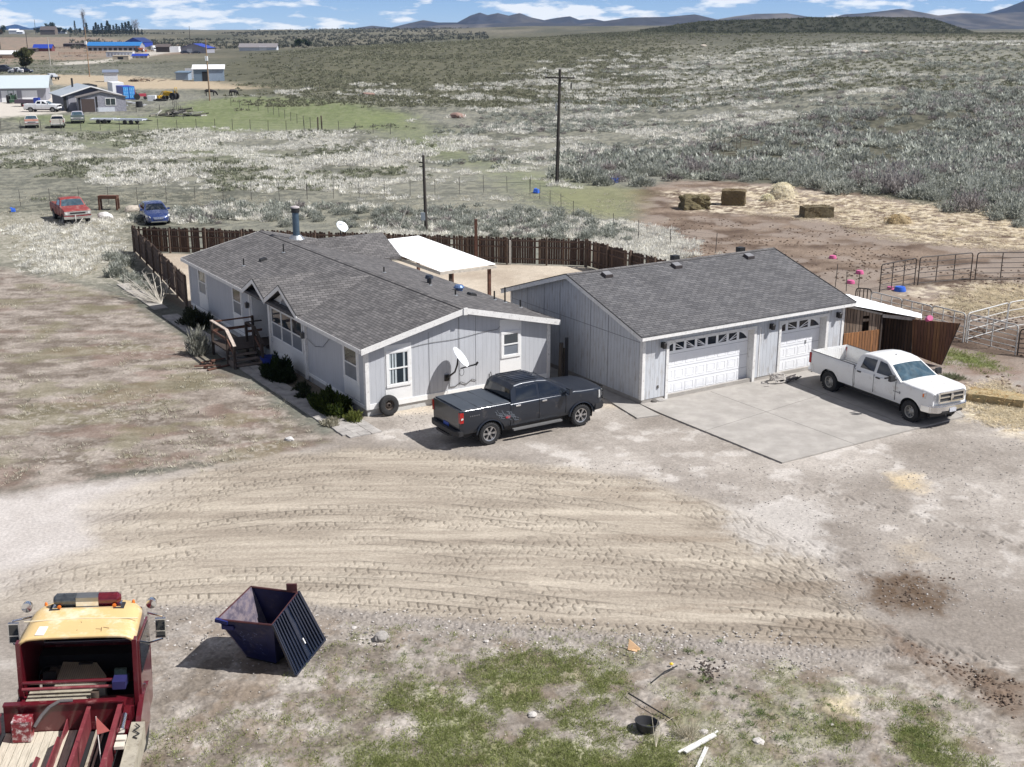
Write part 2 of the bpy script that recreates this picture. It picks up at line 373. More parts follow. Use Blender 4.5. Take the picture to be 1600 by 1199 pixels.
# ================================================================ GROUND
def build_ground():
    ys = [17.5]
    while ys[-1] < 5600:
        y = ys[-1]; ys.append(y + min(max(.034, .75 * y * y / 16256.0), max(.034, .012 * y + .0)))
    ys = np.array(ys, np.float64)
    tin = np.linspace(-.475, .475, 960)
    tout = .475 + np.cumsum(np.linspace(.004, .12, 24)) ; tout = tout[tout < 1.9]
    ts = np.concatenate([-tout[::-1], tin, tout])
    T, Y = np.meshgrid(ts, ys); X = (T * Y)
    X = X.astype(np.float32); Y = Y.astype(np.float32)
    nr, nc = X.shape
    n0 = fbm(X * .35, Y * .35, 1, 5); n1 = fbm(X * 1.3, Y * 1.3, 2, 5); n2 = fbm(X * 5, Y * 5, 3, 4); n3 = fbm(X * 17, Y * 17, 4, 3)
    nf = fbm(X * .06, Y * .06, 6, 5)
    wob = (n1 - .5) * 2.2 + (n2 - .5) * .9
    def C(*c): return np.array(c, np.float32)
    col = np.zeros((nr, nc, 3), np.float32)
    def lay(m, c):
        nonlocal col
        if isinstance(c, np.ndarray) and c.ndim == 3: cc = c
        else: cc = np.asarray(c, np.float32)
        col = col + (cc - col) * np.clip(m, 0, 1)[..., None]
    def mixc(a, b, t): return C(*a) + (C(*b) - C(*a)) * np.clip(t, 0, 1)[..., None]
    # --- open range: grey-green with pale dry patches
    fieldc = mixc((.098, .100, .080), (.185, .184, .156), (nf - .35) * 2.6) * (0.55 + .9 * n2)[..., None]
    col[:] = fieldc
    lay(.55 * sst(.47, .60, n1) * sst(60, 90, Y), C(.27, .26, .205))
    # far land
    far = sst(300, 700, Y); ff = fbm(X * .015, Y * .006, 21, 5)
    lay(far * .9, mixc((.075, .075, .050), (.155, .14, .10), (ff - .35) * 2.8) * (.7 + .6 * n0)[..., None])
    t_ = X / Y
    # centre rise: even green-grey brush
    m = psd(X, Y, PX((380, 148), (880, 165), (1010, 108), (1000, 75), (700, 66), (450, 80), (320, 105)))
    lay(sst(-20, 12, m + wob * 6) * .95, mixc((.075, .075, .050), (.130, .125, .082), (n0 - .3) * 2))
    # dark mesa
    mm = sst(.10, .17, t_) * (1 - sst(.33, .375, t_)) * sst(850, 900, Y + 60 * (nf - .5)) * (1 - sst(1050, 1120, Y))
    pass
    lay(sst(.02, .1, t_) * sst(500, 640, Y) * (1 - sst(860, 900, Y)) * .9, mixc((.055, .055, .040), (.10, .097, .073), (n0 - .3) * 2.4))
    m = psd(X, Y, PX((1000, 265), (1180, 285), (1620, 352), (2000, 400), (2000, 150), (1430, 180), (1180, 210), (960, 262)))
    lay(sst(-3, 3, m + wob * 2) * .92, mixc((.052, .052, .036), (.115, .11, .08), (n1 - .3) * 2.4))
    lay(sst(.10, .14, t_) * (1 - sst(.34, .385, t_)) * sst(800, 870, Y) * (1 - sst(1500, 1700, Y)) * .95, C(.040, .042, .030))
    # green meadow strips to the left of centre
    for pts, a in ((((340, 205), (600, 200), (640, 182), (560, 166), (380, 152), (300, 160), (250, 182)), .85),
                   (((560, 185), (650, 235), (760, 262), (800, 285), (900, 330), (960, 330), (880, 280), (740, 250), (680, 205), (620, 178)), .6),
                   (((0, 178), (120, 205), (330, 200), (330, 186), (180, 182)), .7), (((60, 226), (200, 232), (420, 255), (420, 240), (200, 215)), .35)):
        m = psd(X, Y, PX(*pts)); lay(sst(-5, 4, m + wob * 3) * a * (.55 + .6 * n2), mixc((.115, .155, .055), (.19, .21, .10), n1))
    # tan bare strip by the loafing sheds and lot of the distant farm
    m = psd(X, Y, PX((60, 128), (200, 140), (395, 140), (330, 128), (180, 118), (60, 116)))
    lay(sst(-8, 5, m + wob * 4) * .85, C(.42, .34, .24))
    m = psd(X, Y, PX((-200, 190), (0, 184), (100, 176), (140, 168), (110, 150), (-200, 150)))
    lay(sst(-4, 3, m + wob * 2) * .95, C(.50, .46, .41))
    m = psd(X, Y, PX((-100, 110), (40, 98), (210, 88), (300, 84), (340, 74), (150, 66), (-100, 66)))
    lay(sst(-12, 12, m + wob * 8) * .8, mixc((.30, .215, .165), (.20, .17, .13), (n0 - .3) * 2.4))
    m = psd(X, Y, PX((90, 103), (160, 97), (215, 90), (260, 83), (340, 78), (310, 74), (240, 80), (205, 87), (150, 94), (90, 98)))
    lay(sst(-4, 3, m + wob * 2) * .9, C(.44, .41, .36))
    # --- home yard: pale compacted dirt
    m = psd(X, Y, PX((-500, 760), (0, 770), (170, 745), (330, 728), (500, 690), (560, 640), (1000, 600), (1330, 560), (1480, 560), (1700, 600), (2300, 700), (2300, 1300), (1000, 1600), (-900, 1500)))
    yard = mixc((.225, .198, .172), (.385, .35, .315), (n0 - .3) * 2.3) * (.78 + .30 * n2 + .16 * n3)[..., None]
    lay(sst(-.4, .4, m + wob * .25), yard)
    lay(sst(-.4, .4, m) * .75 * sst(.55, .68, n1) * sst(.4, .6, n0), C(.50, .465, .43))
    # --- dry lawn left of the house
    m = psd(X, Y, PX((-500, 400), (0, 418), (150, 452), (200, 470), (330, 570), (440, 640), (520, 690), (400, 715), (240, 733), (0, 768), (-600, 790)))
    ml = sst(-.6, .5, m + wob * .6)
    st = fbm(X * 1.0, Y * 1.7, 31, 5)
    lawn = mixc((.148, .122, .100), (.318, .278, .242), (st - .35) * 2.8) * (.65 + .7 * n3)[..., None]
    lay(ml, lawn)
    red = fbm(X * .40, Y * .55, 33, 5); lay(ml * .40 * sst(.52, .64, red), C(.20, .13, .105))
    gr = fbm(X * .45 + 4, Y * .7, 35, 5); lay(ml * .45 * sst(.55, .68, gr + .12 * (n2 - .5)), C(.165, .155, .085))
    lay(ml * .5 * sst(.52, .7, n2) * sst(.42, .58, n0), C(.40, .36, .32))
    # --- band of rough pale grass between lawn and fence
    m = psd(X, Y, PX((-500, 330), (200, 335), (205, 430), (150, 450), (0, 412), (-500, 395)))
    lay(sst(-2, 2, m + wob) * .7, mixc((.23, .22, .17), (.42, .39, .33), (n2 - .3) * 2.4))
    # --- back yard inside the fence
    m = psd(X, Y, [(-24.3, 75.5), (-20.9, 75.1), (4.4, 70.8), (9.5, 61.5), (16, 56), (15, 48), (4.9, 43), (-5.3, 42), (-17, 60)])
    lay(sst(-.5, .3, m), mixc((.37, .31, .245), (.50, .44, .36), (n0 - .3) * 2.2) * (.85 + .3 * n2)[..., None])
    # --- livestock ground right of the buildings
    m = psd(X, Y, PX((985, 300), (1060, 282), (1160, 285), (1330, 300), (1600, 350), (2100, 420), (2100, 560), (1600, 590), (1500, 600), (1340, 560), (1300, 470), (1060, 400), (975, 370), (1000, 340)))
    mc = sst(-1.2, 1.0, m + wob * 1.1)
    cor = mixc((.10, .070, .052), (.225, .172, .132), (fbm(X * .5, Y * .5, 41, 5) - .32) * 2.6) * (.7 + .6 * n3)[..., None]
    lay(mc, cor)
    lay(mc * .7 * sst(.5, .62, fbm(X * .3, Y * .3, 43, 4)), C(.27, .225, .19))
    for pts, a in ((((1040, 300), (1180, 292), (1320, 305), (1600, 335), (1900, 380), (1900, 410), (1600, 388), (1440, 380), (1330, 350), (1230, 335), (1080, 330)), .95),
                   (((1430, 450), (1530, 440), (1640, 445), (1640, 500), (1560, 480), (1500, 490), (1440, 480)), .75),
                   (((1480, 610), (1560, 600), (1640, 640), (1700, 700), (1560, 670), (1500, 650)), .95)):
        m = psd(X, Y, PX(*pts)); s = fbm(X * 2.1, Y * 2.1, 45, 5)
        lay(sst(-1.5, 1.2, m + wob * 1.2) * a * sst(.42, .60, s), mixc((.44, .37, .27), (.64, .57, .45), (n2 - .3) * 2.5))
    m = psd(X, Y, PX((1430, 560), (1490, 545), (1600, 585), (1600, 630), (1480, 600)))
    lay(sst(-.6, .5, m + wob * .6) * .8, mixc((.33, .29, .26), (.22, .16, .13), (n1 - .3) * 2.5))
    m = psd(X, Y, PX((1485, 553), (1530, 560), (1552, 574), (1500, 566)))
    lay(sst(-.3, .3, m + wob * .5) * .8, C(.17, .22, .07))
    # --- greenish strip behind the fence to the pole
    m = psd(X, Y, PX((850, 300), (960, 290), (1010, 300), (980, 345), (900, 330)))
    lay(sst(-2, 2, m + wob) * .6, C(.21, .21, .11))
    # --- graded tan area with tyre tracks
    top = [(-60, 905), (60, 878), (150, 850), (120, 800), (150, 775), (230, 752), (330, 733), (470, 708), (590, 699), (650, 703), (760, 718), (900, 735), (1000, 748), (1080, 775), (1180, 808), (1250, 850), (1310, 905), (1345, 960), (1380, 1000)]
    bot = [(1340, 1016), (1250, 1013), (1100, 1002), (900, 990), (650, 966), (480, 945), (250, 948), (100, 960), (-100, 975)]
    m = psd(X, Y, PX(*(top + bot)))
    soft = sst(-14, -4, X)            # paler, greyer towards the road on the left
    mt = sst(-.5, .45, m + wob * .35)
    road = sst(-.5, .8, psd(X, Y, PX((-600, 770), (0, 775), (130, 755), (330, 735), (420, 740), (330, 860), (150, 885), (0, 925), (-600, 960))) + wob * .4)
    lay(road * .85, mixc((.445, .41, .385), (.525, .49, .465), (n1 - .3) * 2))
    strk = .55 * fbm(X * .16 + 3, (Y + .004 * X * X) * 1.9, 51, 5) + .3 * fbm(X * .5, (Y + .004 * X * X) * 7.0, 55, 4) + .15 * n1
    tan = mixc((.275, .235, .19), (.475, .42, .345), (strk - .33) * 2.5) * (.93 + .14 * n3)[..., None]
    lay(mt * (.18 + .82 * sst(-15.5, -9.5, X + 3 * (n0 - .5))) * (1 - .85 * sst(6.5, 11.5, X + 5 * (n0 - .5))), tan)
    lay(mt * .6 * sst(.52, .66, fbm(X * .25, Y * 1.4, 53, 5)) * sst(-2, 6, X), C(.245, .20, .155))
    # gravel berm along the lower edge
    lowp = np.array([W(*q) for q in bot][::-1]); yl = np.interp(X, lowp[:, 0], lowp[:, 1])
    berm = np.exp(-((Y - yl + .18) / .30) ** 2) * sst(-11, -7.5, X) * (1 - sst(8.5, 11, X))
    lay(berm * .75, mixc((.17, .15, .135), (.33, .30, .275), n3))
    # --- foreground rough ground with grass
    fy = (yl - .35) - Y
    fg = sst(0, .5, fy + wob * .12) * sst(-9.5, -7, X)
    ground2 = mixc((.165, .14, .115), (.37, .335, .30), (fbm(X * 1.6, Y * 1.6, 61, 5) - .34) * 2.6) * (.62 + .76 * n3)[..., None]
    lay(fg * .95, ground2)
    g1 = fbm(X * .8, Y * .8, 63, 5)
    gm = np.maximum(sst(-.8, .8, psd(X, Y, PX((700, 1060), (860, 1030), (960, 1060), (1080, 1130), (1150, 1300), (520, 1300), (560, 1150), (620, 1090))) + wob * .6) * .85,
                    np.maximum(sst(-.5, .5, psd(X, Y, PX((1300, 1150), (1400, 1110), (1480, 1150), (1520, 1250), (1350, 1250))) + wob * .5),
                               sst(-.8, .8, psd(X, Y, PX((960, 1010), (1300, 1040), (1560, 1120), (1640, 1300), (1080, 1300), (1050, 1080))) + wob * .6) * .42))
    gm = gm * fg * sst(.37, .60, g1 + .35 * (n2 - .5))
    lay(gm * .70, mixc((.11, .135, .045), (.25, .26, .11), (n3 - .2) * 1.6))
    lay(fg * .5 * sst(.56, .66, fbm(X * 1.5, Y * 1.5, 65, 5)), C(.20, .155, .115))
    m = psd(X, Y, PX((1270, 1085), (1330, 1090), (1345, 1120), (1290, 1115))); lay(sst(-.2, .2, m + wob * .3) * .8, C(.56, .48, .33))
    # damp brown soil patches right
    for pts, a, c in ((((1345, 905), (1420, 890), (1475, 925), (1470, 960), (1400, 955), (1350, 935)), 1.0, (.105, .072, .048)),
                      (((1380, 985), (1440, 1010), (1500, 1035), (1600, 1070), (1600, 1130), (1520, 1080), (1420, 1030)), .85, (.15, .105, .075)),
                      (((1395, 850), (1440, 845), (1455, 872), (1410, 868)), .35, (.45, .36, .24)), (((1390, 745), (1425, 742), (1435, 765), (1405, 762)), .8, (.55, .44, .28))):
        m = psd(X, Y, PX(*pts)); lay(sst(-.5, .5, m + wob * .55) * a * (.6 + .6 * n2), C(*c))
    # worn streaks of pale silt by the slab
    m = psd(X, Y, PX((1130, 790), (1280, 780), (1300, 860), (1230, 870), (1150, 830))); lay(sst(-.7, .6, m + wob) * .6, C(.50, .47, .44))
    # planting strip and darker bed along the house front
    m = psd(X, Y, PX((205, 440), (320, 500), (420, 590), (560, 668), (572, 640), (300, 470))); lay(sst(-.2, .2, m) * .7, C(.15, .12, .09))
    # --- height
    Z = terrain(X, Y)
    near = 1 - sst(44, 60, Y)
    Z = Z + near * ((n3 - .5) * .022 + (n2 - .5) * .02) * (1 - .6 * mt)
    Z = Z + fg * ((fbm(X * 2.2, Y * 2.2, 71, 5) - .5) * .14) * sst(0, 1.0, fy) + berm * ((n3 - .3) * .10)
    Z = Z + fg * gm * (n3 - .4) * .06
    # tyre tracks: worlds curves fitted through the graded strip
    tr = np.zeros_like(Z); dk = np.zeros_like(Z)
    tu = np.array([q[0] for q in top[2:]]); tvv = np.array([q[1] for q in top[2:]])
    bu = np.array([q[0] for q in bot][::-1]); bv = np.array([q[1] for q in bot][::-1])
    rows = slice(int(np.searchsorted(ys, 22)), int(np.searchsorted(ys, 42)))
    Xr, Yr = X[rows], Y[rows]; trr = np.zeros_like(Xr); dkk = np.zeros_like(Xr)
    rs = np.random.RandomState(5)
    K = 30
    for k in range(K):
        s = (k + .5 + rs.uniform(-.3, .3)) / K
        us = np.linspace(0, 1450, 24)
        vt = np.interp(us, tu, tvv); vb = np.interp(us, bu, bv)
        if k % 7 == 3: s = s + np.linspace(-.07, .07, 24) * rs.choice([-1, 1])
        vv = vt + (vb - vt) * (s ** 1.15 if np.ndim(s) == 0 else np.clip(s, .01, .99) ** 1.15)
        pw = np.array([W(a, b) for a, b in zip(us, vv)])
        cf = np.polyfit(pw[:, 0], pw[:, 1], 5)
        lo, hi = pw[0, 0], pw[-1, 0]
        yk = np.polyval(cf, np.clip(Xr, lo, hi)); sl_ = np.polyval(np.polyder(cf), np.clip(Xr, lo, hi))
        d = (Yr - yk) / np.sqrt(1 + sl_ ** 2)
        hw = rs.uniform(.20, .27)
        if np.all(np.abs(d) > hw + .1): continue
        ph = Xr / (.27 + .03 * math.sin(k * 1.7)) + rs.uniform(0, 9) + .05 * np.sin(Xr * 2.1)
        inside = sst(hw + .03, hw - .03, np.abs(d))
        sgn = np.where(d > 0, .5, 0.)
        lug = ph + sgn + np.abs(d) * 1.1
        fr = lug - np.floor(lug)
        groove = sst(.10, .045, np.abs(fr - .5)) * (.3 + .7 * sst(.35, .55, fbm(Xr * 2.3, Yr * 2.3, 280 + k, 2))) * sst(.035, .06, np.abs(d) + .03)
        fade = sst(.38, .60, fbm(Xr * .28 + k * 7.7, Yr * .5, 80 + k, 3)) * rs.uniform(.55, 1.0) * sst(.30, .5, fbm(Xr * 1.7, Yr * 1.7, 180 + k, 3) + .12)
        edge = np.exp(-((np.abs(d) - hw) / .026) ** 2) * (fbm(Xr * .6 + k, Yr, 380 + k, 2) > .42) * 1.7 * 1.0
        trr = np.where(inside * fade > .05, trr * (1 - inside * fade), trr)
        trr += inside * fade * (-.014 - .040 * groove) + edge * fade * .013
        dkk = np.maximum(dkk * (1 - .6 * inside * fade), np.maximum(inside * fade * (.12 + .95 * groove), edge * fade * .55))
    mtr = mt[rows] * (.25 + .75 * sst(-16, -9, Xr))
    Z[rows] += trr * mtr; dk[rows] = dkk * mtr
    # random cross tracks on the pale dirt at right
    for k in range(6):
        x0, y0 = W(1180 + rs.uniform(-60, 300), 800 + rs.uniform(-40, 200)); a = rs.uniform(-.9, .1)
        d = -(Xr - x0) * math.sin(a) + (Yr - y0) * math.cos(a) + .02 * (Xr - x0) ** 2; s_ = (Xr - x0) * math.cos(a)
        ins = sst(.26, .2, np.abs(d)) * sst(3, 1.5, np.abs(s_)) * (1 - mt[rows]); ph = s_ / .3 + np.abs(d) * 1.2 + np.where(d > 0, .5, 0)
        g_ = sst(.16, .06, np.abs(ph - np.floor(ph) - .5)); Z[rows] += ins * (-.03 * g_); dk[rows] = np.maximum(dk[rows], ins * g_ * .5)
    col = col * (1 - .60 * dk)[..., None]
    # soft ruts and ridges
    Z += mt * (fbm(X * .15, (Y + .004 * X * X) * 2.4, 91, 4) - .5) * .05
    Z = Z.astype(np.float32)
    V = np.stack([X, Y, Z], -1).reshape(-1, 3)
    idx = np.arange(nr * nc, dtype=np.int32).reshape(nr, nc)
    F = np.stack([idx[:-1, :-1], idx[:-1, 1:], idx[1:, 1:], idx[1:, :-1]], -1).reshape(-1, 4)
    cols = col.reshape(-1, 3)
    # rest of the sheet behind and beside
    n = len(V); x0, x1 = float(X[0, 0]), float(X[0, -1]); xe0, xe1 = float(X[-1, 0]), float(X[-1, -1]); ye = float(Y[-1, 0])
    ex = np.array([[x0, 17.5, 0], [x1, 17.5, 0], [x1, -60, 0], [x0, -60, 0], [-3000, 17.5, 0], [-3000, -60, 0], [3000, 17.5, 0], [3000, -60, 0]], np.float32)
    V = np.vstack([V, ex]); cols = np.vstack([cols, np.tile([[.36, .33, .29]], (8, 1))])
    F = np.vstack([F, [[n + 3, n + 2, n + 1, n], [n + 5, n + 3, n, n + 4], [n + 2, n + 7, n + 6, n + 1]]])
    F = np.vstack([F, [[n + 4, n, n, idx[nr // 2, 0]]]])[:-1]
    gm_ = mat('soil', attr=True, rough=.95, var=.26, vs=11.0, bump=.5, bs=28, spec=.15)
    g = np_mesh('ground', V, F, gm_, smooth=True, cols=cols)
    tag(g, kind='structure')
build_ground()

# ================================================================ MOUNTAINS
def mountains(name, pts, D, depth, c1, c2, seed, base_v=51, rough=1.0):
    """ridge whose skyline passes through the photographed outline, with real depth and gullies"""
    us = np.array([p[0] for p in pts], float); vs_ = np.array([p[1] for p in pts], float)
    tx = (us - 800) / FPX / (CP - SP * ((vs_ - 599.5) / FPX))
    zs = np.array([WY(u, v, D)[2] for u, v in pts])
    n = 420; m = 60
    X0 = np.linspace(tx[0] * D, tx[-1] * D, n); ridge = np.interp(X0, tx * D, zs)
    sd = np.linspace(-1, 1, m)
    XX, S = np.meshgrid(X0, sd)
    YY = D + S * depth + (fbm(XX / 700, S * 0, seed, 3) - .5) * 0
    prof = np.clip(1 - np.abs(S), 0, 1) ** 1.15
    gul = np.abs(fbm(XX / (D * .035) , S * 2.2 + fbm(XX / (D * .02), S, seed + 4, 3), seed + 7, 5) - .5) * 2
    Z = ridge[None, :] * prof - 2 * (1 - prof) - gul * ridge[None, :] * .42 * rough * np.clip(np.abs(S) * 3, 0, 1) * prof
    V = np.stack([XX, YY, Z], -1).reshape(-1, 3)
    idx = np.arange(n * m).reshape(m, n)
    F = np.stack([idx[:-1, :-1], idx[:-1, 1:], idx[1:, 1:], idx[1:, :-1]], -1).reshape(-1, 4)
    q = fbm(XX / (D * .012), YY / (D * .02), seed + 9, 5)
    q2 = fbm(XX / (D * .05), YY / (D * .06), seed + 19, 4)
    k = np.clip((q - .35) * 1.6 + (q2 - .5) * 2.2, 0, 1)[..., None]
    cc = np.array(c1) + (np.array(c2) - np.array(c1)) * k
    o = np_mesh(name, V, F, mat('upland', attr=True, rough=.95, var=.1, vs=.02, spec=.1), smooth=True, cols=cc.reshape(-1, 3))
    tag(o, kind='structure'); return o
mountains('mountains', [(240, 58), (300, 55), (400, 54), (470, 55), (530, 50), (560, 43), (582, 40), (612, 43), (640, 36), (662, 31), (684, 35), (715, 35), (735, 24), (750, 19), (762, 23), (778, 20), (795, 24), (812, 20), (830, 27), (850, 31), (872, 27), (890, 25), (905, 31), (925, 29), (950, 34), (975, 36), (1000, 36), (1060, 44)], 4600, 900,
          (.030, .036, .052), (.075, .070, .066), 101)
mountains('foothills', [(560, 56), (640, 44), (700, 38), (760, 37), (830, 35), (900, 37), (950, 32), (985, 27), (1040, 26), (1085, 22), (1120, 30), (1150, 25), (1180, 21), (1228, 20), (1270, 27), (1300, 28), (1320, 22), (1360, 19), (1408, 13), (1440, 19), (1465, 24), (1500, 20), (1545, 21), (1620, 17), (1800, 20)], 3900, 700,
          (.045, .047, .055), (.15, .135, .12), 131)
mountains('mountain', [(1500, 30), (1548, 19), (1575, 11), (1600, 1), (1640, -8), (1720, 2), (1850, 25)], 4300, 500, (.025, .033, .055), (.05, .055, .06), 151)
mountains('mountains', [(-160, 50), (-60, 47), (0, 43), (24, 38), (45, 45), (64, 41), (88, 50), (140, 54), (250, 56)], 5200, 500, (.02, .05, .12), (.04, .075, .15), 171)  # blue of distant air painted into this far range's own colour
# ================================================================ shared materials
WHITE = mat('white_paint', (.78, .78, .77), .5, var=.05, vs=3, dirt=(.45, .42, .38), dirt_amt=.12)
WHITEW = mat('weathered_white_trim', (.72, .71, .69), .7, var=.1, vs=5, dirt=(.36, .34, .32), dirt_amt=.28, ds=9)
GREYS = siding('grey_panel_siding', (.47, .483, .51), .2, gw=.035, gdark=.72, dirt=(.40, .40, .41), dirt_amt=.2)
GREYW = siding('weathered_grey_siding', (.52, .54, .57), .2, dirt=(.36, .34, .325), dirt_amt=.45, gw=.06, gdark=.6)
SHING = shingle('grey_shingles', (.080, .076, .077), (.150, .142, .140))
CONC = mat('concrete', (.345, .322, .295), .9, var=.22, vs=1.3, bump=.2, bs=40, dirt=(.30, .28, .255), dirt_amt=.55, ds=1.1)
GLASS = mat('window_glass', (.03, .04, .05), .04, var=.2, vs=1.2, spec=.9)
BLIND = mat('window_blind', (.17, .19, .22), .35, var=.2, vs=2)
CURT = mat('pale_curtain', (.45, .50, .52), .6, var=.25, vs=5, stretch=(6, 6, .6))
BLACK = mat('black_metal', (.02, .02, .02), .45, var=.2)
DARK = mat('dark_inside', (.012, .012, .014), .8)
GALV = mat('galvanised', (.42, .44, .46), .35, metal=.7, var=.12)
RUBBER = mat('rubber', (.022, .022, .023), .85, var=.3, vs=12, bump=.4, bs=40)
WOODD = planks('dark_fence_boards', (.052, .030, .020), (.105, .062, .040), .14, .03)
WOODK = mat('dark_timber', (.042, .029, .023), .8, var=.35, vs=4, stretch=(1, 1, 1))
WOODG = mat('grey_timber', (.30, .27, .23), .85, var=.3, vs=4)
WOODR = mat('red_brown_timber', (.115, .052, .034), .8, var=.35, vs=5, dirt=(.05, .03, .025), dirt_amt=.4)
CHROME = mat('chrome', (.75, .76, .78), .12, metal=1.0, var=.04)
# ================================================================ HOME
th = R(32.18); HC = W(574, 652)
def gable_front(mb, pts_profile, y, t=.06): pass
home = thing('manufactured_home', 'long single-storey home in pale grey panel siding with grey shingle roof and white trim', 'house', HC, th)
HW, HL, EZ, SL, OV = 8.15, 20.9, 2.56, .232, .30
XR = HW / 2
def hz_(x): return 2.70 + SL * (min(x, HW - x) + OV)      # roof top
# walls: front gable (y=0)
def hroofz(x): return hz_(x) - .14
mb = MB()
mb.prism([(0, 0, .30), (HW, 0, .30), (HW, 0, hroofz(HW)), (XR, 0, hroofz(XR)), (0, 0, hroofz(0))], (0, .14, 0)); mb.build('gable_wall', GREYS, home)
mb = MB(); mb.prism([(0, HL, .30), (HW, HL, .30), (HW, HL, hroofz(HW)), (XR, HL, hroofz(XR)), (0, HL, hroofz(0))], (0, -.14, 0)); mb.build('gable_wall', GREYS, home)
RY0, RY1, RD = 9.62, 11.95, 1.25     # entry recess
mb = MB()
for a, b in ((.14, 5.55), (11.95, HL - .14)): mb.b2((0, a, .30), (.14, b, hroofz(0)))
mb.b2((RD, RY0 + .1, .30), (RD + .1, RY1 - .1, 2.6)); mb.build('front_wall', GREYS, home)
mb = MB(); mb.b2((.0, 5.552, .18), (.145, RY0, 2.62)); mb.b2((.147, RY0 - .1, .3), (RD + .1, RY0, 2.6)); mb.b2((.0, RY1 - .1, .3), (RD + .1, RY1 + .002, 2.6))
mb.prism([(.0, 5.75, 2.621), (.0, 9.35, 2.621), (.0, 7.55, 3.42)], (.145, 0, 0)); mb.build('white_bay_wall', WHITE, home)
mb = MB(); mb.b2((HW - .14, .14, .30), (HW, HL - .14, hroofz(HW))); mb.build('rear_wall', GREYS, home)
mb = MB(); mb.b2((.04, .04, 0), (HW - .04, HL - .04, .30)); mb.build('foundation', mat('skirting', (.50, .50, .49), .8, dirt=(.3, .26, .22), dirt_amt=.5), home)
mb = MB(); mb.b2((-.02, -.025, .27), (HW + .02, -.0, .47)); mb.b2((-.025, .0, .27), (0, 5.5, .40)); mb.b2((-.025, 12.0, .27), (0, HL, .40)); mb.build('skirt_board', WHITE, home)
# roof
def slab(mb, a, b, c, d, t=.10):
    mb.prism([a, b, c, d], (0, 0, -t))
y0, y1 = -OV, HL + .25
mb = MB()
slab(mb, (-OV, y0, hz_(-OV)), (XR, y0, hz_(XR)), (XR, y1, hz_(XR)), (-OV, y1, hz_(-OV)))
slab(mb, (XR, y0, hz_(XR)), (HW + OV, y0, hz_(-OV)), (HW + OV, y1, hz_(-OV)), (XR, y1, hz_(XR)))
roof = mb.build('roof', SHING, home)
def dormer(yc, hw, zp, x0=-OV - .02, nm='entry_gable'):
    ze = zp - hw * .5; k = (zp - 2.70) / SL - OV
    xe = (max(ze, 2.70) - 2.70) / SL - OV
    m = MB(); t = .09
    for s in (-1, 1):
        m.prism([(x0, yc, zp), (x0, yc + s * hw, ze), (xe + .02, yc + s * hw, ze), (k, yc, zp)][::s], (0, 0, -t))
    m.build(nm, SHING, roof)
    m = MB()
    for s in (-1, 1): m.prism([(x0 - .03, yc, zp - .005), (x0 - .03, yc, zp - .20), (x0 - .03, yc + s * (hw + .05), ze - .225), (x0 - .03, yc + s * (hw + .05), ze - .03)], (.028, 0, 0))
    m.build('fascia', WHITE, roof)
    m = MB(); m.bar((x0 - .01, yc, zp + .01), (x0 - .01, yc + (hw + .05), ze - .02), .04, .03); m.bar((x0 - .01, yc, zp + .01), (x0 - .01, yc - (hw + .05), ze - .02), .04, .03); m.build('drip_edge', BLACK, roof)
dormer(10.66, 1.3, 3.42); dormer(7.55, 1.8, 3.68, nm='bay_gable')
# rear wing with its own gable roof
WY0, WY1, WZ = 15.2, 19.4, 3.70; wc = (WY0 + WY1) / 2; wx = HW + 1.1
mb = MB(); hw = (WY1 - WY0) / 2
for s in (-1, 1): mb.prism([(XR + .1, wc, WZ), (wx, wc, WZ), (wx, wc + s * hw, WZ - hw * .45), (XR + 2.4, wc + s * hw, WZ - hw * .45)], (0, 0, -.1))
mb.build('wing_roof', SHING, roof)
mb = MB(); mb.prism([(wx - .4, WY0 + .3, 0), (wx - .4, WY1 - .3, 0), (wx - .4, WY1 - .3, WZ - hw * .45 - .05), (wx - .4, wc, WZ - .12), (wx - .4, WY0 + .3, WZ - hw * .45 - .05)], (-.1, 0, 0))
mb.b2((HW + .002, WY0 + .3, 0), (wx - .5, WY0 + .4, 2.6)); mb.b2((HW + .002, WY1 - .4, 0), (wx - .5, WY1 - .3, 2.6)); mb.build('wing_wall', GREYS, home)
# white rakes, fascia, ridge caps
mb = MB()
for yy in (y0 - .025, y1):
    for s in (0, 1):
        a = (-OV, yy, hz_(-OV) + .005) if not s else (HW + OV, yy, hz_(-OV) + .005)
        b = (XR, yy, hz_(XR) + .005)
        mb.prism([a, b, (b[0], b[1], b[2] - .22), (a[0], a[1], a[2] - .22)], (0, .025, 0))
mb.box((XR, y0 - .035, hz_(XR) - .12), (.17, .06, .27))
for a, b in ((y0, 5.72), (11.95, y1)): mb.b2((-OV - .025, a, hz_(-OV) - .17), (-OV, b, hz_(-OV) - .01))
mb.b2((HW + OV, y0, hz_(-OV) - .17), (HW + OV + .025, y1, hz_(-OV) - .01))
mb.build('fascia', WHITEW, roof)
mb = MB(); mb.b2((-OV, y0 + .003, hz_(-OV) - .13), (0, 5.72, hz_(-OV) - .105)); mb.b2((-OV, 11.95, hz_(-OV) - .13), (0, y1 - .003, hz_(-OV) - .105)); mb.build('soffit', WHITE, roof)
mb = MB(); mb.prism([(XR - .15, y0 - .005, hz_(XR) - .02), (XR, y0 - .005, hz_(XR) + .022), (XR + .15, y0 - .005, hz_(XR) - .02)], (0, y1 - y0, 0)); mb.build('ridge_cap', SHING, roof)
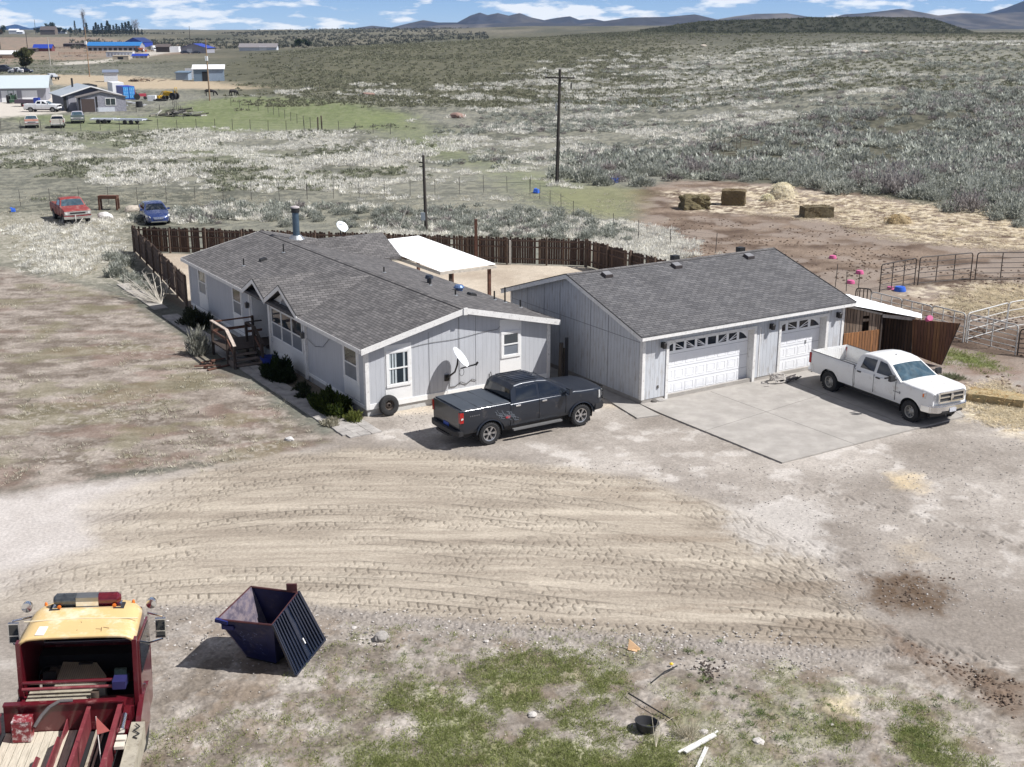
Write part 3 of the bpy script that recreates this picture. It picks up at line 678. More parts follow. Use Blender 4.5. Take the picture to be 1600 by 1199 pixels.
# corner boards and pilasters
mb = MB()
mb.b2((-.03, -.03, .30), (.12, -.0, 2.6)); mb.b2((-.03, 0, .3), (-.0, .14, 2.58)); mb.b2((HW - .12, -.03, .3), (HW + .03, 0, 2.6))
mb.b2((-.03, HL - .14, .3), (-.0, HL, 2.58)); mb.b2((-.10, 5.50, .1), (-.0, 5.66, 2.58)); mb.b2((-.10, 9.40, .1), (-.0, 9.62, 2.60)); mb.b2((-.05, 11.95, .3), (0, 12.15, 2.6)); mb.build('corner_board', WHITEW, home)
# windows
def window(par, face, a0, a1, z0, z1, panel=True, kind='blind', ztop=None, tw=.10, pb=.45):
    """face 'f': wall x=0 looking -x ; face 'g': wall y=0 looking -y.  a along wall"""
    def P(a, d, z): return (-d, a, z) if face == 'f' else (a, -d, z)
    def bx(m, a, b, d0, d1, c, e): m.b2(P(a, d0, c), P(b, d1, e))
    if panel:
        m = MB(); bx(m, a0 - tw - .05, a1 + tw + .05, .001, .012, pb, (ztop or 2.57)); m.build('white_panel', WHITE, par)
    m = MB()
    bx(m, a0 - tw, a1 + tw, .012, .045, z1, z1 + tw); bx(m, a0 - tw, a1 + tw, .012, .05, z0 - tw, z0)
    bx(m, a0 - tw, a0, .012, .042, z0, z1); bx(m, a1, a1 + tw, .012, .042, z0, z1); zm = (z0 + z1) / 2
    fr = m.build('window', WHITE, par)
    m = MB(); bx(m, a0, a1, .014, .02, z0, z1); m.build('pane', GLASS if kind != 'blind' else BLIND, fr)
    m = MB(); bx(m, a0, a1, .021, .045, zm - .025, zm + .025)
    for aa in (a0, a1 - .03): bx(m, aa, aa + .03, .021, .038, z0, z1)
    bx(m, a0, a1, .021, .038, z1 - .03, z1); bx(m, a0, a1, .021, .038, z0, z0 + .03); m.build('sash', WHITE, fr)
    if kind == 'blind':
        m = MB()
        bx(m, a0 + .03, a1 - .03, .0205, .022, zm + .03, z1 - .03); m.build('upper_pane', GLASS, fr)
    if kind == 'curtain':
        m = MB(); n = 7
        for i in range(n):
            if i in (3, 4, 6): continue
            w = (a1 - a0) / n; bx(m, a0 + i * w + .02, a0 + (i + .8) * w, .0205, .0225 + .002 * (i % 3), z0 + .04, z1 - .04)
        m.build('curtain', CURT, fr)
    return fr
window(home, 'f', 18.25, 19.3, 1.22, 2.38); window(home, 'f', 13.2, 14.25, 1.18, 2.38); window(home, 'f', .72, 1.82, 1.18, 2.38)
for k in range(3): window(home, 'f', 5.98 + k * 1.14, 5.98 + k * 1.14 + 1.08, 1.10, 2.38, panel=False, tw=.05)
mb = MB(); mb.prism([(-.03, 6.9, 2.66), (-.03, 8.2, 2.66), (-.03, 8.08, 2.86), (-.03, 7.8, 3.05), (-.03, 7.55, 3.12), (-.03, 7.3, 3.05), (-.03, 7.02, 2.86)], (.028, 0, 0)); aw = mb.build('arched_window', BLIND, home)
mb = MB(); pts = [(-.035, 6.85, 2.62), (-.035, 6.97, 2.88), (-.035, 7.27, 3.10), (-.035, 7.55, 3.17), (-.035, 7.83, 3.10), (-.035, 8.13, 2.88), (-.035, 8.25, 2.62), (-.035, 6.85, 2.62)]; mb.tube(pts, .035, 4); mb.build('frame', WHITE, aw)
window(home, 'g', .93, 1.75, 1.10, 2.33, kind='curtain', ztop=2.62); window(home, 'g', 5.95, 6.65, 1.50, 2.38, kind='blind', ztop=2.98)
# entry door inside the recess, lamps, meter box
mb = MB(); mb.b2((RD - .03, 10.3, .5), (RD - .002, 11.2, 2.5)); d = mb.build('door', GREYS, home); mb = MB(); mb.b2((RD - .035, 10.2, .45), (RD - .001, 10.3, 2.58)); mb.b2((RD - .035, 11.2, .45), (RD - .001, 11.3, 2.58)); mb.b2((RD - .035, 10.3, 2.5), (RD - .001, 11.2, 2.58)); mb.build('door_frame', WHITE, d)
mb = MB(); mb.box((RD - .06, 10.4, 1.35), (.06, .12, .04)); mb.build('handle', GALV, d)
for yy in (5.58, 12.05):
    mb = MB(); mb.box((-.16, yy, 1.95), (.13, .13, .24), taper=1.25); mb.cyl((-.16, yy, 2.07), (-.16, yy, 2.13), .05, .02, 8); mb.bar((-.11, yy, 1.9), (0, yy, 2.0), .03); mb.build('wall_lamp', mat('lamp_bronze', (.12, .12, .12), .4, metal=.5), home)
mb = MB(); mb.b2((.1, RY0, .0), (RD, RY1, .44)); mb.build('porch_floor', WOODK, home)
# wires along the siding
WIRE = mat('wire', (.06, .06, .06), .6)
mb = MB(); pts = [(1.9, -.02, 2.42)] + [(1.9 + i * .42, -.02, 2.42 + .02 * i + .03 * math.sin(i)) for i in range(1, 10)] + [(5.8, -.02, 2.72)]; mb.tube(pts, .008, 4); mb.tube([(3.95, -.025, 3.4), (3.95, -.025, .6)], .009, 4); mb.tube([(4.7, -.012, 3.3), (4.7, -.012, .5)], .005, 3)
mb.tube([(2.65, -.012, 2.9), (2.65, -.012, .5)], .006, 3); mb.tube([(3.55, -.03, 1.1), (3.5, -.03, .62), (3.75, -.03, .6), (4.0, -.04, .75), (4.25, -.03, .62), (4.5, -.04, .78), (4.7, -.03, .70)], .014, 5); mb.tube([(5.2, -.03, .5), (5.35, -.05, .95), (5.5, -.03, .5)], .012, 4)
mb.tube([(-.03, 3.2, 2.3), (-.05, 3.8, 1.85), (-.05, 4.6, 1.7), (-.05, 5.4, 1.85)], .01, 4); mb.build('cable', WIRE, home)
# roof vents and pipes
def pipe(x, y, h, r=.035, par=roof, m=BLACK, zf=hz_, flash=True):
    z = zf(x); b = MB(); b.cyl((x, y, z - .03), (x, y, z + h), r, r, 8)
    p_ = b.build('vent_pipe', m, par)
    if flash: b = MB(); b.cyl((x, y, z - .0), (x, y, z + .03), r * 3.2, r * 1.5, 8); b.build('flashing', GALV, p_)
def slope_box(x, y, par, zf, w=.32, l=.34, h=.11, sgn=1, m=BLACK, ax='x'):
    z = zf(x if ax == 'x' else y); a = math.atan(SL) * sgn
    b = MB(); M = Matrix.Rotation(-a, 3, 'Y') if ax == 'x' else Matrix.Rotation(a, 3, 'X')
    b.box((x, y, z + h / 2), (l, w, h), M=M, taper=.85); b.build('roof_vent', m, par)
pipe(1.1, 15.7, .36); pipe(3.1, 15.6, .42); slope_box(2.0, 15.5, roof, hz_)
for x, y, h in ((5.9, 5.9, .34), (5.75, 3.4, .24), (7.75, 3.6, .38), (8.0, 3.15, .65), (8.1, 2.1, .32), (5.0, 8.5, .25)): pipe(x, y, h)
slope_box(7.0, 4.2, roof, hz_, sgn=-1)
mb = MB(); z = hz_(6.3); mb.cyl((6.3, 6.7, z), (6.3, 6.7, z + .22), .10, .10, 12); mb.cyl((6.3, 6.7, z + .22), (6.3, 6.7, z + .36), .20, .14, 12); mb.build('turbine_vent', mat('dark_steel', (.05, .06, .08), .35, metal=.6), roof)
mb = MB(); z = hz_(7.0); mb.cyl((7.0, 5.3, z), (7.0, 5.3, z + .14), .17, .17, 14); mb.lathe([(.001, .26), (.16, .25), (.24, .17), (.24, .12), (.17, .12)], 14, c=(7.0, 5.3, z)); mb.build('dome_vent', mat('blue_cap', (.10, .16, .30), .3, metal=.3), roof)
mb = MB(); z = hz_(4.3); mb.cyl((5.0, 18.6, z - .2), (5.0, 18.6, z + 1.25), .175, .175, 18); ch = mb.build('chimney_pipe', mat('blue_steel', (.10, .15, .20), .35, metal=.5, var=.1), roof, smooth=40)
mb = MB(); mb.cyl((5.0, 18.6, z + 1.25), (5.0, 18.6, z + 1.48), .215, .215, 18); mb.build('chimney_cap', BLACK, ch, smooth=40); mb = MB(); mb.lathe([(.235, 1.48), (.22, 1.54), (.02, 1.60)], 18, c=(5.0, 18.6, z)); mb.build('cap_top', mat('rusty_cap', (.42, .38, .38), .6), ch)
mb = MB(); mb.cyl((5.0, 18.6, z - .12), (5.0, 18.6, z + .08), .42, .24, 16); mb.build('flashing', GALV, ch)

# satellite dishes
def dish(name, label, loc, rz, rad, tilt, face, par_m, arm=True, logo=False):
    t = thing(name, label, 'dish', loc, rz)
    m = MB(); prof = [(rad * k / 8, .16 * rad * (k / 8) ** 2) for k in range(9)]
    m.lathe([(max(r, .001), h) for r, h in prof], 28); m.lathe([(max(r, .001), h - .02) for r, h in prof], 28)
    m.lathe([(rad, .16 * rad), (rad, .16 * rad - .02)], 28)
    d = m.build('reflector', par_m, t, smooth=60)
    d.rotation_euler = tilt; d.location = face
    if logo:
        m = MB(); m.box((0, rad * .45, .075), (rad * .6, .05, .004)); m.build('badge', WHITE, d)
    return t, d
dm = mat('dish_white', (.80, .83, .86), .3, var=.05)
# dish on the gable wall: elliptical white reflector facing up and to the camera's right
dp = Vector((HC[0], HC[1], 0)) + Matrix.Rotation(th, 3, 'Z') @ Vector((3.65, -.02, 1.0))
t, d = dish('satellite_dish', 'white oval satellite dish on a bent arm on the gable wall', tuple(dp), th, .46, (R(52), 0, R(46)), (.02, -.54, .88), dm)
d.scale = (.80, 1.0, 1)
m = MB(); m.tube([(-.25, 0, .0), (-.22, -.12, .08), (-.1, -.36, .30), (-.04, -.44, .58), (-.02, -.47, .84)], .035, 8); m.box((-.25, .0, 0), (.2, .04, .25)); m.build('mount_arm', BLACK, t)
m = MB(); m.bar((.0, -.62, .48), (.46, -1.0, .66), .035, .035); m.bar((.07, -.56, .48), (.52, -.96, .68), .025, .025); m.cyl((.44, -1.0, .64), (.54, -1.02, .76), .05, .04, 8); m.build('feed_arm', BLACK, t)
m = MB(); m.tube([(.15 + .10 * math.cos(a / 8 * 6.28), -.45, .28 + .16 * math.sin(a / 8 * 6.28)) for a in range(9)], .009, 4); m.build('cable', BLACK, t)
rx, ry = 7.05, 17.6
dp = Vector((HC[0], HC[1], 0)) + Matrix.Rotation(th, 3, 'Z') @ Vector((rx, ry, WZ - .02))
t, d = dish('satellite_dish', 'small pale satellite dish standing on the ridge of the rear wing roof', tuple(dp), th, .34, (R(48), 0, R(20)), (0, -.12, .46), mat('dish_grey', (.62, .68, .72), .3, var=.05), logo=True)
m = MB(); m.tube([(0, 0, 0), (0, .1, .25), (0, .02, .45)], .03, 8); m.build('mount_arm', BLACK, t); m = MB(); m.bar((0, -.3, .12), (.30, -.60, .52), .025); m.box((.30, -.60, .54), (.14, .08, .08)); m.build('feed_arm', BLACK, t)

# ================================================================ PATIO COVER
def HP(x, y, z=0):
    v = Vector((HC[0], HC[1], 0)) + Matrix.Rotation(th, 3, 'Z') @ Vector((x, y, z)); return v
pc = thing('patio_cover', 'bright white corrugated metal patio roof on brown posts behind the home', 'patio cover', tuple(HP(9.3, 11.2)), th)
mb = MB(); n = 60; W0, LY = 3.2, 8.2
xs = [i * .27 for i in range(12)]
vs = []; 
for j in range(2):
    for i in range(n * 2 + 1):
        y = LY * i / (n * 2); x = 3.15 * j
        vs.append((x, y, 2.62 - .0 * x + .03 * y + (.035 if i % 2 else 0) + .05 * j))
N_ = n * 2 + 1
mb.add(vs, [(i, i + 1, N_ + i + 1, N_ + i) for i in range(N_ - 1)]); o = mb.build('roof_sheet', mat('white_sheet', (.86, .87, .88), .45, var=.03), pc)
mb = MB(); mb.b2((0, -.03, 2.47), (3.2, .03, 2.60)); mb.b2((3.1, 0, 2.50), (3.2, 8.1, 2.62)); mb.b2((.0, 0, 2.47), (.08, 8.1, 2.60)); mb.build('beam', mat('pale_beam', (.50, .46, .40), .8, var=.3), pc)
for x, y in ((.7, .2), (2.9, .2), (2.9, 4.0), (2.9, 7.8)):
    mb = MB(); mb.b2((x - .07, y - .07, 0), (x + .07, y + .07, 2.55)); mb.build('post', WOODR if x > 1 else WOODK, pc)

# ================================================================ ENTRY STEPS
pt = thing('wooden_porch', 'weathered brown timber porch deck and steps with railings at the front entry', 'porch', tuple(HP(0, 10.6)), th)
mb = MB(); mb.b2((-2.0, -.9, .58), (.0, 1.1, .64)); mb.build('deck', WOODK, pt)
mb = MB()
for k in range(3): mb.b2((-1.95, -.9 - .28 * (k + 1), .40 - .17 * k), (-.75, -.9 - .28 * k - .01, .45 - .17 * k))
mb.b2((-1.97, -1.8, 0), (-1.92, -.9, .25)); mb.b2((-.78, -1.8, 0), (-.73, -.9, .25)); mb.build('steps', mat('step_boards', (.15, .12, .10), .85, var=.4), pt)
for x, y, h in ((-1.95, 1.05, 1.55), (-1.95, -.88, 1.55), (-.72, -.88, 1.50), (-1.95, -1.75, 1.0), (-.72, -1.75, .95), (-.08, 1.05, 1.55), (-.72, .1, 1.5)):
    mb = MB(); mb.b2((x - .05, y - .05, 0), (x + .05, y + .05, h)); mb.build('post', WOODK, pt)
mb = MB(); mb.bar((-1.95, 1.1, 1.56), (-1.95, -.92, 1.56), .14, .04); mb.bar((-1.95, -.92, 1.56), (-1.95, -1.85, 1.02), .14, .04); mb.build('handrail', mat('worn_rail', (.42, .35, .30), .7, var=.4, vs=9), pt)
mb = MB(); mb.bar((-.72, .1, 1.52), (-.72, -.92, 1.52), .12, .04); mb.bar((-.72, -.92, 1.52), (-.72, -1.85, .97), .12, .04); mb.bar((-.72, .1, 1.52), (0, .1, 1.52), .12, .04); mb.build('handrail', WOODK, pt)
mb = MB(); mb.bar((-1.95, 1.05, 1.1), (-1.95, -.88, 1.1), .04, .12); mb.bar((-1.95, -.88, 1.1), (-1.95, -1.75, .6), .04, .12); mb.bar((-.72, -.88, 1.1), (-.72, -1.75, .6), .04, .12); mb.bar((-1.95, 1.05, 1.5), (-.08, 1.05, 1.5), .10, .05); mb.bar((-1.95, 1.05, 1.1), (-.08, 1.05, 1.1), .04, .12); mb.bar((0, .1, 1.1), (-.72, .1, 1.1), .04, .1); mb.build('rail', WOODR, pt)
for k, (x, y, a) in enumerate(((-2.5, -1.2, .3), (-2.7, -.6, .9), (-2.4, -.2, .1), (-2.9, -1.0, -.4))):
    mb = MB(); mb.box((0, 0, .04 + .03 * k), (1.1, .14, .04)); o = mb.build('board', WOODR, None); o.location = HP(x, 10.6 + y); o.rotation_euler = (0, 0, a + th)
    tag(o, ['loose reddish board lying nearest the porch steps', 'loose reddish board lying crosswise on the pile left of the porch steps', 'loose reddish board lying against the porch side', 'loose reddish board lying farthest out in the pile left of the porch'][k], 'board', 'boards beside the porch')
o = MB(); o.lathe([(.001, 0), (.30, 0), (.36, .34), (.33, .34), (.28, .03), (.001, .03)], 18); o = o.build('storage_tub', mat('deep_blue_plastic', (.02, .04, .25), .4), None, smooth=40); o.location = HP(-.45, 8.9); tag(o, 'dark blue plastic tub on the ground right of the porch steps', 'tub')

# ================================================================ GARAGE
tg = R(31.81); GC = W(1001.5, 633.5)
def GP(x, y, z=0): return Vector((GC[0], GC[1], 0)) + Matrix.Rotation(tg, 3, 'Z') @ Vector((x, y, z))
gar = thing('detached_garage', 'weathered pale grey detached garage with grey shingle roof and two white panel doors', 'garage', GC, tg)
GW, GD, GOV, GSL = 10.78, 9.5, .32, .305; GRY = GD / 2
def gzr(y): return 2.80 + GSL * (min(y, GD - y) + GOV)
def gw(y): return gzr(y) - .13
mb = MB(); mb.prism([(0, 0, .2), (0, GD, .2), (0, GD, gw(GD)), (0, GRY, gw(GRY)), (0, 0, gw(0))], (.14, 0, 0)); mb.build('gable_wall', GREYW, gar)
mb = MB(); mb.prism([(GW, 0, .2), (GW, GD, .2), (GW, GD, gw(GD)), (GW, GRY, gw(GRY)), (GW, 0, gw(0))], (-.14, 0, 0)); mb.build('gable_wall', GREYW, gar)
D1 = (1.27, 5.66, .06, 2.28); D2 = (7.16, 9.74, .06, 2.30)
mb = MB()
mb.b2((.14, 0, .2), (D1[0] - .02, .14, gw(0))); mb.b2((D1[1] + .02, 0, .2), (D2[0] - .02, .14, gw(0))); mb.b2((D2[1] + .02, 0, .2), (GW - .14, .14, gw(0)))
mb.b2((D1[0] - .02, 0, D1[3] + .02), (D1[1] + .02, .14, gw(0))); mb.b2((D2[0] - .02, 0, D2[3] + .02), (D2[1] + .02, .14, gw(0))); mb.build('front_wall', GREYW, gar)
mb = MB(); mb.b2((.14, GD - .14, .2), (GW - .14, GD, gw(GD))); mb.build('rear_wall', GREYW, gar)
mb = MB(); mb.b2((.02, .02, 0), (GW - .02, .12, .2)); mb.b2((.02, .12, 0), (.14, GD, .2)); mb.b2((GW - .14, .12, 0), (GW - .02, GD, .2)); f_ = mb.build('foundation', CONC, gar)
mb = MB()
for s in (0, 1):
    ye = -GOV if s == 0 else GD + GOV
    mb.prism([(-.30, ye, gzr(-GOV)), (GW + .30, ye, gzr(-GOV)), (GW + .30, GRY, gzr(GRY)), (-.30, GRY, gzr(GRY))], (0, 0, -.09))
groof = mb.build('roof', shingle('garage_shingles', (.078, .077, .082), (.130, .127, .130)), gar)
mb = MB()
for xx in (-.325, GW + .30):
    for s in (0, 1):
        ye = -GOV if s == 0 else GD + GOV
        mb.prism([(xx, ye, gzr(-GOV) - .012), (xx, GRY, gzr(GRY) - .012), (xx, GRY, gzr(GRY) - .19), (xx, ye, gzr(-GOV) - .19)], (.025, 0, 0))
mb.b2((-.3, -GOV - .025, gzr(-GOV) - .16), (GW + .3, -GOV, gzr(-GOV) - .015)); mb.b2((-.3, GD + GOV, gzr(-GOV) - .16), (GW + .3, GD + GOV + .025, gzr(-GOV) - .015)); mb.build('fascia', WHITEW, groof)
mb = MB()
for xx in (-.33, GW + .33):
    for ye in (-GOV - .02, GD + GOV + .02): mb.bar((xx, ye, gzr(-GOV) + .0), (xx, GRY, gzr(GRY) + .008), .03, .03)
mb.bar((-.33, -GOV - .03, gzr(-GOV)), (GW + .33, -GOV - .03, gzr(-GOV)), .02, .02); mb.build('drip_edge', BLACK, groof)
mb = MB(); mb.prism([(-.3, GRY - .15, gzr(GRY) - .03), (-.3, GRY, gzr(GRY) + .022), (-.3, GRY + .15, gzr(GRY) - .03)], (GW + .6, 0, 0)); mb.build('ridge_cap', SHING, groof)
def gsb(x, y): 
    b = MB(); M = Matrix.Rotation(math.atan(GSL), 3, 'X'); z = gzr(y) + .05
    b.box((x, y, z + .01), (.40, .36, .13), M=M, taper=.9); o = b.build('roof_vent', mat('vent_brown', (.06, .05, .05), .6), groof); 
    b = MB(); b.box((x, y, z + .085), (.34, .30, .012), M=M); b.build('vent_lid', mat('vent_lid', (.20, .20, .21), .5), o)
for x in (1.35, 5.0, 9.1): gsb(x, GRY - .55)
for x in (5.8, 9.6):
    z = gzr(GRY); b = MB(); b.box((x, GRY + .55, z - .02), (.3, .3, .22)); b.build('roof_vent', BLACK, groof)
mb = MB(); mb.b2((-.02, -.03, .2), (.12, -.0, gw(0))); mb.b2((-.03, 0, .2), (0, .12, gw(0))); mb.b2((GW - .12, -.03, .2), (GW + .02, 0, gw(0))); mb.b2((-.02, GD - .1, .2), (0, GD, gw(0)))
mb.b2((5.98, -.02, .2), (6.02, 0, 2.3)); mb.build('corner_board', WHITEW, gar)
mb = MB()
for y in (2.2, 3.4, 5.6, 6.8, 8.1): mb.b2((-.012, y, .2), (0, y + .02, gw(y)))
mb.b2((-.01, .1, 2.44), (0, GD - .1, 2.46)); mb.build('batten', mat('batten_grey', (.25, .25, .27), .8), gar)
# siding seam + jambs
for D in (D1, D2):
    m = MB(); m.b2((D[0] - .13, -.035, .06), (D[0] - .0, .36, D[3])); m.b2((D[1] + .0, -.035, .06), (D[1] + .13, .36, D[3])); m.b2((D[0] - .13, -.035, D[3]), (D[1] + .13, .36, D[3] + .12)); m.build('door_frame', WHITEW, gar)
def gdoor(D, cols, rays):
    x0, x1, z0, z1 = D; m = MB(); yb = .34; m.b2((x0, yb, z0), (x1, yb + .05, z1)); 
    o = m.build('garage_door', mat('door_white', (.80, .81, .83), .4, var=.03), gar)
    rows = 4; rh = (z1 - z0) / rows; cw = (x1 - x0) / cols
    m = MB()
    for r in range(rows):
        m.b2((x0, yb - .006, z0 + (r + 1) * rh - .012), (x1, yb, z0 + (r + 1) * rh)) if r < rows - 1 else None
    m.build('panel_seam', mat('seam_grey', (.30, .31, .34), .6), o)
    m = MB()
    for r in range(rows - 1):
        for c in range(cols):
            a, b, e, g_ = x0 + c * cw + .07 * cw + .02, x0 + (c + 1) * cw - .07 * cw - .02, z0 + r * rh + .10, z0 + (r + 1) * rh - .10
            for q in ((a, b, e, e + .035), (a, b, g_ - .035, g_), (a, a + .025, e + .035, g_ - .035), (b - .025, b, e + .035, g_ - .035)): m.b2((q[0], yb - .009, q[2]), (q[1], yb, q[3]))
            m.b2((a + .06, yb - .005, e + .06), (b - .06, yb, g_ - .06))
    m.build('raised_panel', mat('door_white'), o)
    # fan-light window in the top section
    zc, zt = z0 + 3 * rh + .12, z1 - .12; xc = (x0 + x1) / 2
    for c in range(cols):
        a, b = x0 + c * cw + .12 * cw, x0 + (c + 1) * cw - .12 * cw
        m = MB(); m.b2((a, yb - .006, zc), (b, yb - .001, zt)); pn = m.build('window', mat('door_glass', (.015, .02, .03), .1), o)
        m = MB(); first, last = c == 0, c == cols - 1
        if first or last:   # quarter-arch infill
            k = 6
            for i in range(k):
                t0, t1 = i / k, (i + 1) / k; h0 = zc + (zt - zc) * (1 - math.cos(t0 * math.pi / 2)) if False else None
            xs_ = [a + (b - a) * i / k for i in range(k + 1)]
            hs = [zc + (zt - zc) * (math.sin(i / k * math.pi / 2) * .85 + .08) for i in range(k + 1)]
            if last: hs = hs[::-1]
            m.prism([(x, yb - .016, h) for x, h in zip(xs_, hs)] + [(b, yb - .016, zt + .01), (a, yb - .016, zt + .01)], (0, .009, 0))
        elif abs(c - (cols - 1) / 2) < .8 and cols % 2 == 0 and c == cols // 2 and rays: pass
        else:
            dx = 1 if c < cols / 2 else -1
            n_ = 3 if 1 < c < cols - 2 else 2
            for i in range(n_):
                tt = (i + 1) / (n_ + .6)
                if dx > 0: m.bar((b, yb - .012, zc + .02), (a, yb - .012, zc + (zt - zc) * tt * 1.1), .01, .028, up=(1, 0, 0))
                else: m.bar((a, yb - .012, zc + .02), (b, yb - .012, zc + (zt - zc) * tt * 1.1), .01, .028, up=(1, 0, 0))
        if m.v: m.build('muntin', mat('door_white'), pn)
    m = MB(); m.b2((x0, yb - .02, z0), (x1, yb + .05, z0 + .035)); m.build('bottom_seal', RUBBER, o)
    return o
gdoor(D1, 8, True); od = gdoor(D2, 4, False)
m = MB(); m.box((8.95, .325, 1.22), (.05, .03, .16)); m.build('handle', GALV, od)
for x in (.92, 6.54, 10.36):
    m = MB(); z = 2.28; m.box((x, -.02, z), (.11, .03, .22)); m.bar((x, -.02, z + .06), (x, -.16, z + .12), .025); m.box((x, -.16, z - .02), (.12, .12, .2), taper=1.2); m.cyl((x, -.16, z + .08), (x, -.16, z + .15), .08, .01, 8); m.build('wall_lamp', mat('lamp_black', (.02, .018, .018), .5), gar)
m = MB(); m.box((.78, -.02, .62), (.07, .03, .12)); m.build('outlet_box', mat('outlet', (.10, .09, .08), .5), gar)
# slabs and paths (setting)
def sheet(name, pts, t, m, joints=None):
    b = MB(); b.prism([(p[0], p[1], t) for p in pts], (0, 0, -t - .05)); o = b.build(name, m); tag(o, kind='structure'); return o
sl_pts = [tuple(GP(0.0, 0.34))[:2], W(1033, 648), W(1222, 725), W(1508, 652), W(1482, 627), tuple(GP(GW, .34))[:2]]
sheet('concrete_apron', sl_pts, .055, CONC)
sheet('concrete_path', [W(1031, 650.5), W(995, 655), W(922, 610), tuple(GP(-1.55, 9.2))[:2], tuple(GP(-.05, 9.2))[:2], tuple(GP(-.05, .1))[:2]], .051, CONC)
b = MB()
def jl(p, q):
    a, c = W(*p), W(*q); b.bar((a[0], a[1], .0565), (c[0], c[1], .0565), .018, .003)
jl((1100, 676), (1345, 600)); jl((1110, 614), (1345, 700)); jl((1395, 590), (1508, 655)); jl((1222, 592), (1430, 672))
o = b.build('concrete_joint', mat('joint_dark', (.17, .16, .145), .9)); tag(o, kind='structure')
# block path along the house front: individual slabs
rs = random.Random(3); b = MB()
def pathpt(s, w): return HP(-1.75 + w, s)
for i in range(62):
    for j in range(2):
        y = i * .35 - 1.5; x = -1.78 + j * .40 + (.10 if y < 0 else 0) + rs.uniform(-.015, .015)
        p = HP(x + .2, y + .16); b.box((p.x, p.y, .015 + rs.uniform(0, .012)), (.385, .335, .06), rz=th + rs.uniform(-.03, .03))
for i in range(4):
    for j in range(3):
        p = HP(-1.35 + j * .42, -.3 - i * .45); b.box((p.x, p.y, .02), (.40, .43, .05), rz=th + rs.uniform(-.04, .04))
o = b.build('block_path', mat('path_block', (.34, .32, .30), .9, var=.35, vs=2.4)); tag(o, kind='structure')
b = MB()
for i in range(9):
    p = HP(-1.35, 22.2 + i * .82); b.box((p.x, p.y, .02), (.72, .80, .07), rz=th)
o = b.build('concrete_path', CONC); tag(o, kind='structure')

# ================================================================ LEAN-TO
lt = thing('lean_to_shed', 'open lean-to shed with white metal roof and patched brown board wall on the garage end', 'shed', tuple(GP(GW + .02, 0)), tg)
def quadgrid(m, c00, c10, c11, c01, n, wave):
    """ribbed sheet: ribs run from edge 0 to edge 1"""
    c00, c10, c11, c01 = map(Vector, (c00, c10, c11, c01)); vs = []
    for j in (0, 1):
        for i in range(n + 1):
            t_ = i / n; a_ = c00.lerp(c10, t_); b_ = c01.lerp(c11, t_)
            q = a_ if j == 0 else b_; vs.append((q.x, q.y, q.z + (wave if i % 2 else 0)))
    m.add(vs, [(i, i + 1, n + 2 + i, n + 1 + i) for i in range(n)])
mb = MB(); quadgrid(mb, (-.05, -.30, 2.70), (.1, 2.5, 2.78), (2.5, 2.2, 2.42), (3.62, -1.12, 1.84), 26, .025); quadgrid(mb, (3.62, -1.12, 1.835), (2.5, 2.2, 2.415), (2.9, 2.1, 2.3), (4.05, -.72, 1.90), 16, .015); mb.build('roof_sheet', mat('white_sheet'), lt)
LA, LM, LB = Vector((.02, -.04, 0)), Vector((1.80, -.46, 0)), Vector((3.42, -.86, 0))
mb = MB(); mb.bar(LA.lerp(LB, .52) + Vector((0, -.06, 2.06)), LB + Vector((0, -.06, 1.78)), .04, .14); mb.bar(LA + Vector((0, -.02, 2.60)), LM + Vector((0, -.02, 2.12)), .04, .08); mb.build('header', mat('weathered_header', (.33, .31, .29), .8, var=.4), lt)
WOODP = planks('orange_boards', (.34, .155, .060), (.20, .095, .045), .14, .02); WOODO = planks('old_grey_boards', (.15, .105, .075), (.27, .205, .155), .16, .03)
def wpan(m, t0, t1, z0, z1a, z1b, off=0.):
    p_ = LA.lerp(LM, t0) + Vector((0, off, 0)); q_ = LA.lerp(LM, t1) + Vector((0, off, 0)); Z_ = Vector((0, 0, 1))
    m.prism([p_ + Z_ * z0, q_ + Z_ * z0, q_ + Z_ * z1b, p_ + Z_ * z1a], (0, .035, 0))
mb = MB(); wpan(mb, .0, 1, .05, 1.40, 1.45, -.03); mb.build('board_wall', WOODP, lt)
mb = MB(); wpan(mb, 0, .50, 1.3, 2.58, 2.32, .01); wpan(mb, .68, .97, 1.38, 2.22, 2.12, .01); wpan(mb, .5, .68, 1.85, 1.98, 1.96, .01); wpan(mb, .5, .68, 2.1, 2.30, 2.26, .01); mb.build('upper_boards', WOODO, lt)
mb = MB(); mb.b2((.1, 2.2, 0), (2.6, 2.26, 2.3)); mb.bar((3.42, -.8, .95), (2.7, 2.2, 1.1), .04, 1.85); mb.build('back_wall', WOODD, lt)
for p_, z_ in ((LM, 2.1), (LB, 1.8)):
    mb = MB(); mb.b2((p_.x - .05, p_.y - .05, 0), (p_.x + .05, p_.y + .05, z_)); mb.build('post', WOODK, lt)
# clutter inside
for (x, y, z, s, c, lb, nm) in ((1.9, .6, .18, (.6, .5, .36), (.06, .08, .16), 'dark blue storage box just inside the open shed', 'storage_box'), (2.4, 1.1, .3, (.5, .5, .6), (.05, .12, .13), 'dark teal bin at the back of the open shed', 'storage_bin')):
    b = MB(); b.box((0, 0, z), s, taper=1.1); b.box((0, 0, 2 * z + .03), (s[0] * 1.16, s[1] * 1.16, .06)); o = b.build(nm, mat(nm, c, .5)); o.location = GP(GW + x, y); o.rotation_euler = (0, 0, tg + .3); tag(o, lb, 'box')
